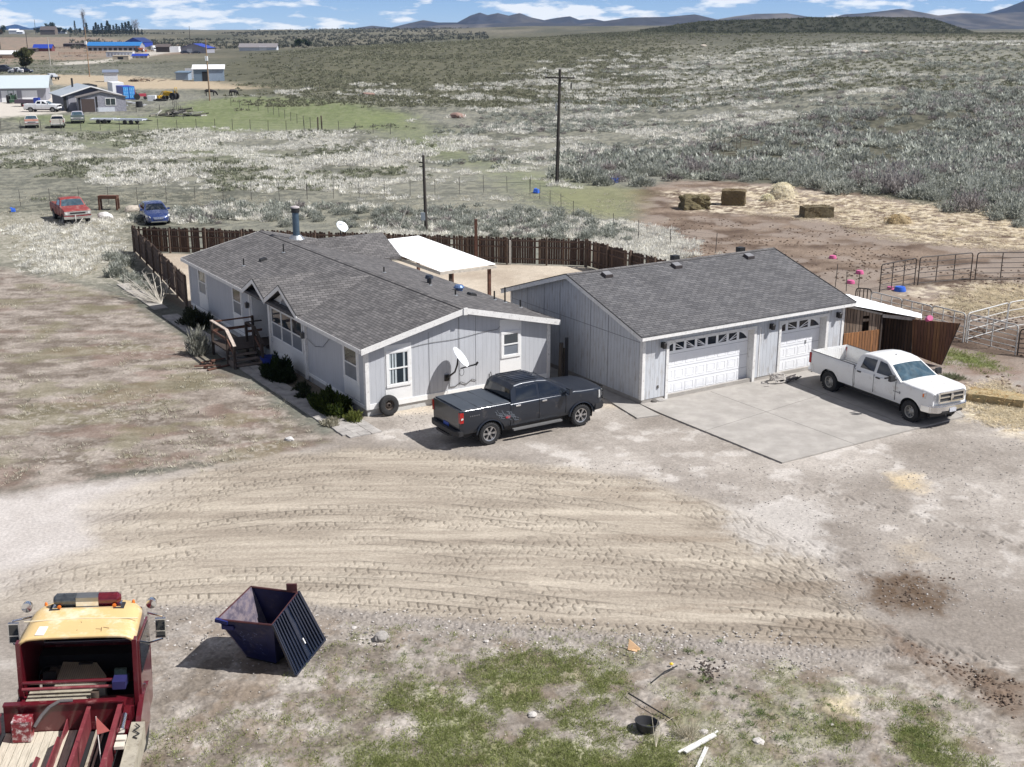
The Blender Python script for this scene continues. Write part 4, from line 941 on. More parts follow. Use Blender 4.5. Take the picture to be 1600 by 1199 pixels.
# big leaning plank gate
gate = thing('plank_gate', 'tall brown plank gate panel leaning open beside the lean-to shed', 'gate', tuple(GP(14.2, -1.6)))
A_ = GP(14.22, -.95, .22); B_ = GP(14.32, -2.42, .06); Ct = GP(14.40, -3.05, 2.02); Dt = GP(14.08, -.92, 1.80)
_go = GP(14.2, -1.6); A_, B_, Ct, Dt = A_ - _go, B_ - _go, Ct - _go, Dt - _go
nrm = (B_ - A_).cross(Dt - A_).normalized() * .04
mb = MB(); mb.prism([A_, B_, Ct, Dt], nrm); pan = mb.build('board_panel', planks('gate_boards', (.12, .055, .035), (.20, .10, .045), .15, .02), gate)
def lerp(a, b, t): return a + (b - a) * t
ff_ = -nrm.normalized() * .03
mb = MB()
for t_ in (.14, .9): mb.bar(lerp(A_, Dt, t_) + ff_, lerp(B_, Ct, t_) + ff_, .09, .04, up=tuple(nrm))
mb.bar(B_ + ff_, Ct + ff_, .05, .05, up=tuple(nrm)); mb.build('brace', WOODK, gate)

# ================================================================ BOARD FENCE
def board_fence(p, q, label, h=1.65, seed=0, inward=1, post_every=2.4, par=None):
    p, q = Vector((*p, 0)), Vector((*q, 0)); L_ = (q - p).length; a = math.atan2(q.y - p.y, q.x - p.x)
    t = thing('board_fence', label, 'fence', (p.x, p.y, 0), a)
    r = random.Random(seed); m = MB(); m2 = MB(); x = 0
    while x < L_:
        w = r.uniform(.125, .15); hh = h + r.uniform(-.07, .07); tilt = r.uniform(-.012, .012)
        if r.random() > .03:
            k = m if r.random() < .8 else m2
            k.prism([(x, 0, .06), (x + w, 0, .06), (x + w + tilt, 0, hh - .03), (x + w * .8 + tilt, 0, hh), (x + w * .2 + tilt, 0, hh), (x + tilt, 0, hh - .03)], (0, .02, 0))
        x += w + r.uniform(.002, .022)
    m.build('pickets', mat('fence_dark', (.055, .034, .026), .85, var=.45, vs=5, stretch=(4, 4, .8)), t); m2.build('pickets', mat('fence_grey', (.13, .085, .06), .85, var=.45, vs=5, stretch=(4, 4, .8)), t)
    m = MB()
    for z in (.32, 1.05 if h > 1.3 else .8, h - .22): m.b2((0, -.04 * inward, z), (L_, -.0015 * inward if inward > 0 else .065, z + .085))
    m.build('rails', mat('fence_rail', (.10, .065, .05), .85, var=.4), t)
    n = max(1, int(round(L_ / post_every)))
    for i in range(n + 1):
        m = MB(); xx = L_ * i / n; m.b2((xx - .05, -.05 * inward, 0), (xx + .05, -.145 * inward, h + r.uniform(-.05, .12))); m.build('post', mat('fence_post', (.12, .085, .065), .85, var=.4), t)
    return t
fa_, fb_, fc_, fd_ = (-24.5, 75.9), (4.55, 70.9), (10.4, 60.9), (-16.75, 59.6)
board_fence(fa_, fb_, 'long dark board fence along the back of the yard, behind the chimney and patio roof', seed=1)
board_fence(fb_, fc_, 'dark board fence angling from the back corner down behind the garage roof', seed=2)
board_fence((fd_[0] - .1, fd_[1] + .3), fa_, 'weathered board fence on the left, from the far corner of the home outward', seed=3, inward=-1)
# ================================================================ VEHICLES
def car_paint(name, c, rough=.28, metal=0., coat=.6, dust=.25):
    return mat(name, c, rough, metal=metal, var=.06, vs=3, coat=coat, dirt=(.30, .26, .22) if dust else None, dirt_amt=dust * .6, ds=3.5)
CGLASS = mat('car_glass', (.012, .016, .022), .03, var=.2, spec=.9)
WSHIELD = mat('windscreen_glass', (.05, .085, .11), .05, var=.6, vs=2.2, spec=.9)
TRIM = mat('black_trim', (.022, .022, .024), .55, var=.2)
LAMP = mat('headlamp', (.62, .62, .60), .08, var=.25, vs=14, spec=.8)
REDL = mat('tail_lamp', (.34, .012, .012), .15, var=.3, vs=16)
AMB = mat('amber_lamp', (.65, .16, .02), .2)
ALLOY = mat('alloy', (.55, .55, .56), .25, metal=.85, var=.1)
STEELW = mat('steel_wheel', (.40, .39, .37), .4, metal=.6, var=.2)
def fI(pts):
    xs = [p[0] for p in pts]; zs = [p[1] for p in pts]
    return lambda x: float(np.interp(x, xs, zs))
def loft(par, name, m, x0, x1, fw, flo, fhi, arches=(), r=.08, crown=.03, bulge=.03, tuck=.05, step=.05, caps=(1, 1), extra=()):
    xs = set(np.round(np.arange(x0, x1 + 1e-6, step), 4)) | {x0, x1} | set(extra)
    for a, rad, zc in arches:
        for t in np.linspace(0, math.pi, 15): xs.add(round(a + rad * math.cos(t), 4))
    xs = sorted(x for x in xs if x0 - 1e-6 <= x <= x1 + 1e-6); NS, NC, NT = 6, 4, 4
    b = MB(); rows = []
    for x in xs:
        w, lo, hi = fw(x), flo(x), fhi(x); l0 = lo
        for a, rad, zc in arches:
            if abs(x - a) < rad: lo = max(lo, zc + math.sqrt(rad * rad - (x - a) ** 2))
        lo = min(lo, hi - r - .02)
        half = []
        H_ = hi - l0
        def yy(z):
            t = (z - l0) / max(H_, .01)
            return w - tuck * max(0, (.25 - t) / .25) ** 2 - bulge * abs(t - .55) ** 1.5 * 1.6
        for k in range(NS + 1):
            z = lo + (hi - r - lo) * k / NS; half.append((yy(z), z))
        ye = half[-1][0]
        for k in range(1, NC + 1):
            a = math.pi / 2 * k / NC; half.append((ye - r * (1 - math.cos(a)), hi - r + r * math.sin(a)))
        yt = ye - r
        for k in range(1, NT + 1):
            y = yt * (1 - k / NT); half.append((y, hi + crown * (1 - (y / max(yt, .01)) ** 2)))
        full = [(x, -y, z) for y, z in half] + [(x, y, z) for y, z in half[-2::-1]]
        rows.append(full)
    n = len(rows[0]); b.v = [p for r_ in rows for p in r_]
    for i in range(len(rows) - 1):
        for k in range(n - 1): b.f.append([i * n + k, (i + 1) * n + k, (i + 1) * n + k + 1, i * n + k + 1]); b.mi.append(0)
    if caps[0]: b.f.append(list(range(n))); b.mi.append(0)
    if caps[1]: b.f.append(list(range((len(rows) - 1) * n, len(rows) * n))[::-1]); b.mi.append(0)
    return b.build(name, m, par, smooth=38)
def cab(par, m, zb, prof, w0, w1, zroof, windows, glass_w, rear=None, front=None, name='cab', gm=None, wsm=None, pillar=.09, crown=.03):
    """prof: roof line (x,z) from rear base to windscreen base"""
    fz = fI(prof); x0, x1 = prof[0][0], prof[-1][0]
    def ys(z): return w0 - (w0 - w1) * (z - zb) / (zroof - zb)
    xs = sorted(set(list(np.round(np.arange(x0, x1, .06), 3)) + [p[0] for p in prof])); rows = []; r = .075
    b = MB()
    for x in xs:
        hi = fz(x); rr = min(r, max(.005, (hi - zb) * .4)); half = []
        for k in range(6):
            z = (zb - .03) + (hi - rr - zb + .03) * k / 5; half.append((ys(z), z))
        ye = half[-1][0]
        for k in range(1, 4):
            a = math.pi / 2 * k / 3; half.append((ye - rr * (1 - math.cos(a)), hi - rr + rr * math.sin(a)))
        yt = ye - rr; cr_ = crown * min(1, (hi - zb) / .3)
        for k in range(1, 5):
            y = yt * (1 - k / 4); half.append((y, hi + cr_ * (1 - (y / yt) ** 2)))
        rows.append([(x, -y, z) for y, z in half] + [(x, y, z) for y, z in half[-2::-1]])
    n = len(rows[0]); b.v = [p for r_ in rows for p in r_]
    for i in range(len(rows) - 1):
        for k in range(n - 1): b.f.append([i * n + k, (i + 1) * n + k, (i + 1) * n + k + 1, i * n + k + 1]); b.mi.append(0)
    b.f.append(list(range(n))); b.mi.append(0)
    c = b.build(name, m, par, smooth=30)
    for k, (side, pts) in enumerate([(s, w) for s in (-1, 1) for w in windows]):
        q = MB(); P_ = [(x, side * (ys(z) + .006), z) for x, z in pts]; q.prism(P_, (0, -side * .004, 0)); q.build('window', gm or CGLASS, c)
    def slope(seg, nm, mm):
        (xa, za), (xb, zb_) = seg; q = MB(); g_ = []
        for i in range(7):
            t = .07 + .86 * i / 6; x = xa + (xb - xa) * t; z = fz(x); yw = ys(z) - pillar
            for j in range(9):
                y = yw * (-1 + 2 * j / 8); cr_ = crown * min(1, (z - zb) / .3)
                nx = (za - zb_) / math.hypot(xb - xa, za - zb_); nz_ = abs(xb - xa) / math.hypot(xb - xa, za - zb_)
                g_.append((x + .009 * (1 if nx > 0 else -1) * abs(nx), y, z + cr_ * (1 - (y / max(yw, .01)) ** 2) + .009 * nz_ + .004))
        q.add(g_, [(i * 9 + j, i * 9 + j + 1, (i + 1) * 9 + j + 1, (i + 1) * 9 + j) for i in range(6) for j in range(8)]); q.build(nm, mm, c, smooth=60)
    if front: slope(front, 'windscreen', wsm or WSHIELD)
    if rear: slope(rear, 'rear_window', gm or CGLASS)
    return c, ys, fz
def wheel(par, x, y, r, w, rr, style, side, rm, tread=True):
    b = MB(); hw = w / 2
    prof = [(rr, -hw * .8), (rr + .02, -hw * .95), (r - .05, -hw), (r - .012, -hw * .8), (r, -hw * .4), (r, hw * .4), (r - .012, hw * .8), (r - .05, hw), (rr + .02, hw * .95), (rr, hw * .8)]
    b.lathe(prof, 30, 'y')
    if tread:
        for i in range(30):
            t = 2 * math.pi * i / 30
            for s in (-1, 1):
                M = Matrix.Rotation(-t, 3, 'Y'); cc = M @ Vector((r + .001, s * hw * .62, 0)); b.box(cc, (.022, hw * .62, r * .11), M=M)
    o = b.build('wheel', RUBBER, par, smooth=35); o.location = (x, y, r)
    f = side * hw * .62; b = MB()
    b.lathe([(rr + .004, side * hw * .82), (rr - .02, side * hw * .78), (rr - .035, f - side * .05), (rr - .05, -side * hw * .3)], 26, 'y')
    b.lathe([(.001, f - side * .01), (rr * .26, f - side * .012), (rr * .30, f - side * .05), (.001, f - side * .05)], 16, 'y')
    if style == 'spoke6':
        for i in range(6):
            t = 2 * math.pi * i / 6
            for dt in (-.13, .13):
                M = Matrix.Rotation(-t - dt * .4, 3, 'Y'); c_ = M @ Vector((rr * .60, f - side * .025, .0)) ; b.box(c_, (rr * .78, .045, .042), M=Matrix.Rotation(-t - dt, 3, 'Y'))
    else:
        n_ = 8
        b.lathe([(rr * .28, f - side * .03), (rr * .52, f - side * .055)], 20, 'y'); b.lathe([(rr * .78, f - side * .075), (rr - .03, f - side * .09)], 20, 'y')
        for i in range(n_):
            t = 2 * math.pi * i / n_; M = Matrix.Rotation(-t, 3, 'Y'); c_ = M @ Vector((rr * .66, f - side * .07, 0)); b.box(c_, (rr * .36, .02, rr * .26), M=M)
    b.build('rim', rm, o, smooth=30)
    b = MB(); b.lathe([(rr - .04, f - side * .10), (.001, f - side * .10)], 18, 'y'); b.build('brake_disc', TRIM, o)
    return o
def plan_bar(par, name, m, pts, z0, z1, bev=.02):
    b = MB(); b.prism([(x, y, z0) for x, y in pts], (0, 0, z1 - z0)); o = b.build(name, m, par); 
    bm = bmesh.new(); bm.from_mesh(o.data); bmesh.ops.bevel(bm, geom=[e for e in bm.edges], offset=bev, segments=2, affect='EDGES'); 
    for f in bm.faces: f.smooth = True
    bm.to_mesh(o.data); bm.free(); o.data.set_sharp_from_angle(angle=R(40)); return o
def ybox(par, name, m, c, d, M=None, taper=1.0):
    b = MB(); b.box(c, d, M=M, taper=taper); return b.build(name, m, par)
def pickup(label, loc, rz, S):
    g = S.get
    t = thing('pickup_truck', label, 'pickup truck', loc, rz, g('group'))
    wb, xf, xr = g('wb') / 2, g('front'), g('rear'); w = g('w') / 2; xc, xb = g('cowl'), g('cabrear'); rw = g('rw'); P = g('paint'); zrock = g('zrock', .46)
    zbelt, zhood, zbed = g('belt'), g('hood'), g('bedz')
    ar = rw + .10
    fw = fI([(xr, w - .05), (xr + .15, w - .015), (-wb, w), (xc, w - .01), (wb, w), (xf - .45, w - .02), (xf - .15, w - .08), (xf, w - .20)] if not g('boxy') else [(xr, w - .01), (xf, w - .01)])
    fhi = fI([(xb, zbelt), (xc - .05, zbelt + .005), (xc + .1, zhood[0]), (wb, zhood[0] - .03), (xf - .25, zhood[1] + .03), (xf - .05, zhood[1]), (xf, zhood[1] - .06)])
    flo = fI([(xb, zrock), (xc, zrock), (wb, zrock), (xf, zrock + .06)])
    loft(t, 'body', P, xb, xf, fw, flo, fhi, [(wb, ar, rw)], r=g('r', .09), crown=g('crown', .045), extra=(xc, xc + .1))
    # bed
    zb = zbed; wi = w - .09
    if g('cover') is not None:
        loft(t, 'bed', P, xr, xb - .025, fw, lambda x: zrock + .03, lambda x: zb, [(-wb, ar, rw)], r=.06, crown=.0)
        c_ = loft(t, 'bed_cover', g('cover'), xr + .08, xb - .06, lambda x: w - .07, lambda x: zb - .02, lambda x: zb + .028, (), r=.015, crown=.015, bulge=0, tuck=0, step=.2)
        for xx in (xr + (xb - xr) * .35, xr + (xb - xr) * .66): ybox(c_, 'cover_fold', TRIM, (xx, 0, zb + .037), (.02, (w - .13) * 2, .012))
    else:
        xs = sorted(set(list(np.arange(xr, xb - .03, .06)) + [xb - .03] + [-wb + ar * math.cos(a) for a in np.linspace(0, math.pi, 13)]))
        fl = zrock + .28; rows = []
        for x in xs:
            lo = zrock + .02
            if abs(x + wb) < ar: lo = max(lo, rw + math.sqrt(ar * ar - (x + wb) ** 2))
            W_ = fw(x); hh = []
            for k in range(6):
                z = lo + (zb - .03 - lo) * k / 5; tt = (z - zrock) / (zb - zrock); hh.append((W_ - .03 * abs(tt - .6) ** 1.5 * 1.6 - .04 * max(0, .25 - tt) * 4 * .5, z))
            ye = hh[-1][0]; hh += [(ye - .02, zb), (ye - .075, zb), (ye - .085, zb - .05), (ye - .10, zb - .3), (ye - .10, fl + .01), (ye - .12, fl), (0, fl)]
            rows.append([(x, -y, z) for y, z in hh] + [(x, y, z) for y, z in hh[-2::-1]])
        n = len(rows[0]); b = MB(); b.v = [p for r_ in rows for p in r_]
        for i in range(len(rows) - 1):
            for k in range(n - 1): b.f.append([i * n + k, (i + 1) * n + k, (i + 1) * n + k + 1, i * n + k + 1]); b.mi.append(0)
        bd = b.build('bed', P, t, smooth=40)
        b = MB(); b.b2((xb - .09, -wi, fl), (xb - .03, wi, zb)); b.build('bed_front_panel', P, t)
        for s in (-1, 1):
            b = MB(); b.lathe([(ar - .04, 0), (ar - .04, .24)], 12, 'y', a0=0, a1=math.pi, c=(-wb, (wi - .26) if s > 0 else -wi + .02, rw)); b.prism([(-wb + (ar - .04) * math.cos(a), (wi - .26) if s > 0 else -(wi - .26), rw + (ar - .04) * math.sin(a)) for a in np.linspace(0, math.pi, 12)], (0, .004, 0)); b.build('wheel_housing', P, t, smooth=40)
        b = MB()
        for k in range(9): b.b2((xr + .1, -wi + .15 + k * .19, fl + .004), (xb - .12, -wi + .22 + k * .19, fl + .014))
        b.build('bed_ribs', mat('worn_bed', (.46, .45, .43), .6, var=.3, vs=3), bd)
        b = MB(); 
        for s in (-1, 1): b.b2((xr + .02, s * (w - .085), zb - .003), (xb - .05, s * (w - .03), zb + .008))
        b.build('rail_cap', TRIM, bd)
    b = MB(); b.b2((xr - .01, -w + .10, zrock + .16), (xr + .05, w - .10, zb - .005)); tgp = b.build('tailgate', g('tailgate', P), t)
    if g('cover') is None and not g('boxy'):
        b = MB()
        for k in range(15): b.b2((xr + .05, -w + .2 + k * .11, zrock + .32), (xr + .058, -w + .26 + k * .11, zb - .08))
        b.build('tailgate_ribs', P, tgp)
    # dark underbody and wheel wells
    b = MB(); b.b2((xr + .3, -w + .38, .32), (xf - .25, w - .38, zrock + .25)); b.b2((-wb + ar, -w + .12, zrock + .05), (wb - ar, w - .12, zrock + .2)); b.build('chassis', TRIM, t)
    for xw in (-wb, wb):
        for s in (-1, 1):
            b = MB(); b.lathe([(ar - .012, 0), (ar - .012, .36)], 14, 'y', a0=-.25, a1=math.pi + .25, c=(xw, w - .40 if s > 0 else -w + .04, rw)); b.build('wheel_well', DARK, t)
    for xw in (-wb, wb):
        for s in (-1, 1): wheel(t, xw, s * (w - .15), rw, .27, g('rr', .24), g('wheel', 'hole8'), s, g('rim', STEELW), g('tread', True))
    # cab
    zr = g('roof'); c, ys, fz = cab(t, g('cabpaint', P), zbelt, g('prof'), w - .05, g('wroof', w - .24), zr, g('windows'), 0, rear=g('rg'), front=g('fg'), gm=g('gm'), wsm=g('wsm'))
    # door seams, handles, mirrors
    b = MB()
    for x in g('seams', ()):
        for s in (-1, 1): b.b2((x - .006, s * (w + .0), zrock + .10), (x + .006, s * (w - .02), zbelt - .02))
    if b.v: b.build('door_seam', TRIM, t)
    for x in g('handles', ()):
        for s in (-1, 1): ybox(t, 'door_handle', g('hm', TRIM), (x, s * (w + .008), zbelt - .10), (.19, .035, .045))
    if g('mirror', True):
        mx = g('mirx', xc - .25)
        for s in (-1, 1):
            b = MB(); b.box((mx, s * (w + .16), zbelt + .13), (.13, .24, .22), taper=.9); b.bar((mx, s * (w - .06), zbelt + .05), (mx, s * (w + .1), zbelt + .08), .05); o = b.build('side_mirror', g('mirror_m', TRIM), t)
            ybox(o, 'mirror_glass', CHROME, (mx - .068, s * (w + .16), zbelt + .13), (.004, .19, .17))
    # front
    front_of(t, S, w, xf, zhood[1], zrock)
    # rear
    for s in (-1, 1):
        tl = g('tl', (.10, .17, .36)); b = MB(); b.box((xr + tl[0] / 2 - .012, s * (w - .075), zb - tl[2] / 2 - .08), (tl[0] + .02, .13, tl[2])); b.build('tail_light', REDL, t)
    if g('rbump', True):
        plan_bar(t, 'rear_bumper', g('bm', CHROME), [(xr - .16, -w + .25), (xr - .16, w - .25), (xr - .08, w - .04), (xr + .12, w - .03), (xr + .12, w - .16), (xr - .02, w - .3), (xr - .02, -w + .3), (xr + .12, -w + .16), (xr + .12, -w + .03), (xr - .08, -w + .04)], zrock - .02, zrock + .17)
        b = MB(); b.box((xr - .10, 0, zrock - .08), (.16, .9, .08)); b.build('hitch', TRIM, t)
    return t
def front_of(t, S, w, xf, zh, zrock):
    g = S.get; st = g('nose', 'modern')
    if st == 'crossbar':      # broad chrome surround with a cross
        plan_bar(t, 'front_bumper', CHROME, [(xf - .42, w - .02), (xf - .02, w - .10), (xf + .16, w - .34), (xf + .20, 0), (xf + .16, -w + .34), (xf - .02, -w + .10), (xf - .42, -w + .02), (xf - .42, -w + .12), (xf - .02, -w + .25), (xf - .02, w - .25), (xf - .42, w - .12)], zrock + .03, zrock + .30, .03)
        ybox(t, 'grille', TRIM, (xf + .015, 0, zh - .22), (.10, 1.16, .34))
        b = MB(); X_ = xf + .075
        for y in (-.60, .60): b.bar((X_ - .02, y, zh - .42), (X_ - .02, y, zh - .03), .07, .08)
        b.bar((X_, -.6, zh - .05), (X_, .6, zh - .05), .07, .07); b.bar((X_, -.6, zh - .40), (X_, .6, zh - .40), .07, .07); b.bar((X_, -.6, zh - .22), (X_, .6, zh - .22), .05, .055); b.bar((X_, 0, zh - .42), (X_, 0, zh - .03), .07, .06)
        b.build('grille_surround', CHROME, t); ybox(t, 'badge', CHROME, (X_ + .045, 0, zh - .20), (.02, .15, .17), taper=.7)
        for s in (-1, 1):
            b = MB(); b.prism([(xf - .33, s * (w - .045), zh - .05), (xf - .36, s * (w - .03), zh - .27), (xf + .01, s * (w - .28), zh - .29), (xf + .02, s * (w - .30), zh - .10)], (.03, s * .04, 0)); b.build('headlight', LAMP, t)
            b = MB(); b.box((xf - .30, s * (w - .018), zh - .16), (.05, .05, .12)); b.build('side_marker', AMB, t)
        b = MB(); b.b2((xf + .14, -.5, zrock + .02), (xf + .19, .5, zrock + .10)); b.build('air_intake', TRIM, t)
        ybox(t, 'tow_hook', TRIM, (xf + .20, -.35, zrock - .03), (.06, .05, .06)); ybox(t, 'number_plate', mat('plate_white', (.55, .56, .60), .5, var=.3, vs=20), (xf + .215, 0, zrock + .12), (.01, .32, .15))
    elif st == 'modern':
        plan_bar(t, 'front_bumper', TRIM, [(xf - .42, w - .02), (xf - .02, w - .10), (xf + .12, w - .34), (xf + .15, 0), (xf + .12, -w + .34), (xf - .02, -w + .10), (xf - .42, -w + .02), (xf - .42, -w + .12), (xf - .02, -w + .25), (xf - .02, w - .25), (xf - .42, w - .12)], zrock - .02, zrock + .26, .03)
        gr = ybox(t, 'grille', TRIM, (xf + .01, 0, zh - .25), (.08, 1.1, .38))
        b = MB(); [b.bar((xf + .06, -.52, zh - .12 - k * .13), (xf + .06, .52, zh - .12 - k * .13), .03, .05) for k in range(3)]; b.build('grille_bar', BLACK, gr)
        for s in (-1, 1):
            b = MB(); b.prism([(xf - .28, s * (w - .05), zh - .06), (xf - .28, s * (w - .04), zh - .34), (xf + .0, s * (w - .27), zh - .34), (xf + .01, s * (w - .29), zh - .10)], (.03, s * .035, 0)); b.build('headlight', LAMP, t)
        b = MB()
        for z in (zrock + .1, zrock + .42, zh - .1): b.tube([(xf - .02, -w + .12, z - .04), (xf + .24, -w + .45, z), (xf + .27, 0, z), (xf + .24, w - .45, z), (xf - .02, w - .12, z - .04)], .03, 6)
        for y in (-.35, .35): b.bar((xf + .26, y, zrock + .02), (xf + .25, y, zh - .08), .04)
        b.build('brush_guard', BLACK, t, smooth=40)
    else:                      # flat old nose
        plan_bar(t, 'front_bumper', g('fbm', CHROME), [(xf - .1, w + .01), (xf + .12, w - .02), (xf + .16, 0), (xf + .12, -w + .02), (xf - .1, -w - .01), (xf - .1, -w + .06), (xf + .02, 0), (xf - .1, w - .06)], zrock - .02, zrock + .17, .02)
        gr = ybox(t, 'grille', g('gmat', mat('old_grille', (.50, .49, .47), .35, metal=.5, var=.3, vs=8)), (xf + .01, 0, zh - .20), (.06, 2 * w - .06, .26))
        b = MB(); b.b2((xf + .041, -.55, zh - .26), (xf + .045, .55, zh - .14)); b.build('grille_opening', TRIM, gr)
        for s in (-1, 1):
            b = MB(); b.cyl((xf + .03, s * (w - .17), zh - .20), (xf + .06, s * (w - .17), zh - .20), .095, .095, 14); b.build('headlight', LAMP, t)

GRAPH = mat('graphite_paint', (.014, .019, .030), .34, metal=.3, var=.1, coat=.6, dirt=(.10, .09, .085), dirt_amt=.12, ds=2)
TON = mat('tonneau_vinyl', (.045, .055, .070), .55, var=.15, vs=2)
f150 = dict(wb=3.86, front=2.95, rear=-3.10, w=2.02, cowl=1.50, cabrear=-1.08, rw=.41, rr=.26, paint=GRAPH, zrock=.52, belt=1.36, hood=(1.40, 1.31), bedz=1.42,
            cover=TON, roof=1.98, wroof=.74, prof=[(-1.06, 1.34), (-.98, 1.80), (-.84, 1.93), (-.5, 1.98), (.1, 1.98), (.52, 1.93), (.70, 1.85), (1.52, 1.36)],
            windows=[[(-.86, 1.42), (-.76, 1.84), (.06, 1.87), (.06, 1.42)], [(.15, 1.42), (.15, 1.87), (.52, 1.84), (1.16, 1.46), (1.16, 1.40)]], rg=((-1.06, 1.34), (-.98, 1.80)), fg=((.70, 1.85), (1.52, 1.36)),
            seams=(-.98, .10, 1.24), handles=(-.80, .30), hm=CHROME, wheel='spoke6', rim=ALLOY, mirror_m=GRAPH, bm=TRIM, nose='modern', tl=(.12, .17, .36))
A0 = math.atan2(2.09, 3.35)
tr1 = pickup('dark graphite crew cab pickup truck with a flat bed cover parked by the house gable', (.36, 40.45), A0, f150)
for s in (-1, 1):
    b = MB(); b.b2((-1.05, s * 1.0, .40), (1.0, s * 1.13, .46)); b.build('running_board', mat('step_alloy', (.16, .16, .16), .6, metal=.3), tr1)
    b = MB(); b.lathe([(.505, -.012), (.575, .02), (.575, -.02)], 20, 'y', a0=.1, a1=math.pi - .1, c=(-1.93, s * 1.005, .41)); b.lathe([(.505, -.012), (.575, .02), (.575, -.02)], 20, 'y', a0=.1, a1=math.pi - .1, c=(1.93, s * 1.005, .41)); b.build('wheel_arch_trim', GRAPH, tr1)
b = MB()
for k in range(7): b.b2((-.78, -.55 + k * .183 - .022, 1.995), (.30, -.55 + k * .183 + .022, 2.022))
b.build('roof_ribs', GRAPH, tr1)
# swirling side graphic with a red mark, flat on the bed side
b = MB(); rs = random.Random(9)
for k in range(17):
    x0 = -1.75 + k * .045 + rs.uniform(-.03, .03); z0 = 1.24 - rs.uniform(0, .16) - k * .008; ptx = []
    for i in range(6): ptx.append((x0 + i * .05 * rs.uniform(.6, 1.3), -1.021, z0 - .045 * i + .03 * math.sin(i * 2 + k)))
    for p, q in zip(ptx[:-1], ptx[1:]): b.bar(p, q, .006, .013, up=(0, 0, 1))
b.build('side_graphic', mat('decal_grey', (.14, .16, .19), .4, var=.3), tr1)
b = MB(); b.prism([(-1.30, -1.019, .88), (-1.15, -1.019, .86), (-1.12, -1.019, .94), (-1.22, -1.019, .97), (-1.32, -1.019, .94)], (0, -.003, 0)); b.build('side_graphic', mat('decal_red', (.45, .02, .03), .4), tr1)
b = MB(); [b.b2((-2.75 + i * .085, -1.021, 1.17), (-2.70 + i * .085, -1.018, 1.21)) for i in range(5)]; b.build('side_lettering', mat('decal_dark_grey', (.12, .12, .13), .4), tr1)
b = MB(); b.b2((-3.13, -.18, .62), (-3.112, .18, .80)); b.build('number_plate', mat('plate_blue', (.05, .10, .42), .4, var=.4, vs=20), tr1)
b = MB(); b.prism([(-3.09, -1.015, 1.10), (-3.00, -1.018, 1.12), (-3.02, -1.018, 1.18), (-3.09, -1.012, 1.16)], (0, -.004, 0)); b.build('reverse_light', LAMP, tr1)
WPAINT = mat('truck_white', (.74, .74, .73), .35, var=.04, vs=2, coat=.4, dirt=(.52, .48, .43), dirt_amt=.22, ds=2.5)
ram = dict(wb=4.30, front=3.06, rear=-3.34, w=2.02, cowl=1.60, cabrear=-.80, rw=.42, rr=.23, paint=WPAINT, zrock=.56, belt=1.37, hood=(1.45, 1.37), bedz=1.44,
           roof=1.98, wroof=.74, prof=[(-.78, 1.35), (-.71, 1.82), (-.58, 1.93), (-.2, 1.99), (.3, 1.99), (.64, 1.94), (.82, 1.86), (1.62, 1.37)],
           windows=[[(-.52, 1.43), (-.46, 1.84), (.18, 1.87), (.20, 1.43)], [(.33, 1.43), (.33, 1.87), (.68, 1.84), (1.26, 1.44)]], rg=((-.78, 1.35), (-.71, 1.82)), fg=((.82, 1.86), (1.62, 1.37)),
           seams=(-.74, .27, 1.40), handles=(-.52, .48), hm=TRIM, wheel='hole8', rim=STEELW, bm=CHROME, nose='crossbar', tl=(.10, .16, .42), crown=.06)
A1 = math.atan2(-3.85, 1.97)
tr2 = pickup('white crew cab long bed pickup truck parked on the concrete apron', (14.45, 43.42), A1, ram)
for s in (-1, 1):
    b = MB(); b.bar((1.12, s * 1.02, 1.46), (1.12, s * 1.30, 1.46), .05, .05); b.build('mirror_arm', TRIM, tr2)
b = MB(); b.b2((1.30, -1.012, .98), (1.58, -1.006, 1.01)); b.b2((1.60, -1.012, .96), (1.66, -1.006, 1.05)); b.build('badge', mat('badge_grey', (.25, .25, .26), .4), tr2)
b = MB(); b.cyl((.3, 0, 2.0), (.3, 0, 2.03), .04, .03, 8); b.build('roof_antenna', TRIM, tr2)
b = MB(); b.b2((1.0, -.7, 1.05), (1.3, .7, 1.18)); b.build('dashboard', TRIM, tr2)
o = MB(); o.bar((0, 0, .02), (.55, .1, .02), .06, .03); o.bar((.5, .1, .03), (.72, .3, .03), .05, .03); o = o.build('board', mat('pale_wood', (.55, .48, .30), .7), None)
v = Vector((14.45, 43.42, 0)) + Matrix.Rotation(A1, 3, 'Z') @ Vector((-1.75, .35, .855)); o.location = v; o.rotation_euler = (0, 0, A1 + .4); tag(o, 'short yellowish wooden stick lying in the white truck bed', 'board')

# ---- old red pickup, blue saloon beside the range fence
REDP = mat('faded_red_paint', (.22, .03, .028), .55, var=.2, vs=3, dirt=(.36, .22, .19), dirt_amt=.45, ds=2.5)
old = dict(wb=3.2, front=2.35, rear=-2.55, w=1.96, cowl=.95, cabrear=-.52, rw=.36, rr=.20, paint=REDP, zrock=.48, belt=1.22, hood=(1.20, 1.08), bedz=1.22, boxy=True, r=.05, crown=.03,
           roof=1.78, wroof=.74, prof=[(-.50, 1.20), (-.44, 1.62), (-.36, 1.76), (.30, 1.78), (.48, 1.70), (.95, 1.22)], windows=[[(-.30, 1.27), (-.28, 1.64), (.38, 1.64), (.66, 1.30)]], rg=((-.50, 1.20), (-.44, 1.62)), fg=((.48, 1.70), (.95, 1.22)),
           seams=(-.42, .72), handles=(-.25,), hm=CHROME, nose='old', mirror=False, tread=False, tl=(.06, .1, .2), cabpaint=REDP, rim=STEELW)
def aim(u0, v0, u1, v1):
    a, b_ = W(u0, v0), W(u1, v1); return math.atan2(b_[1] - a[1], b_[0] - a[0])
rdp = W(112, 345)
tr3 = pickup('faded red old pickup truck standing in dry grass left of the blue car', (rdp[0], rdp[1]), R(-58), old)
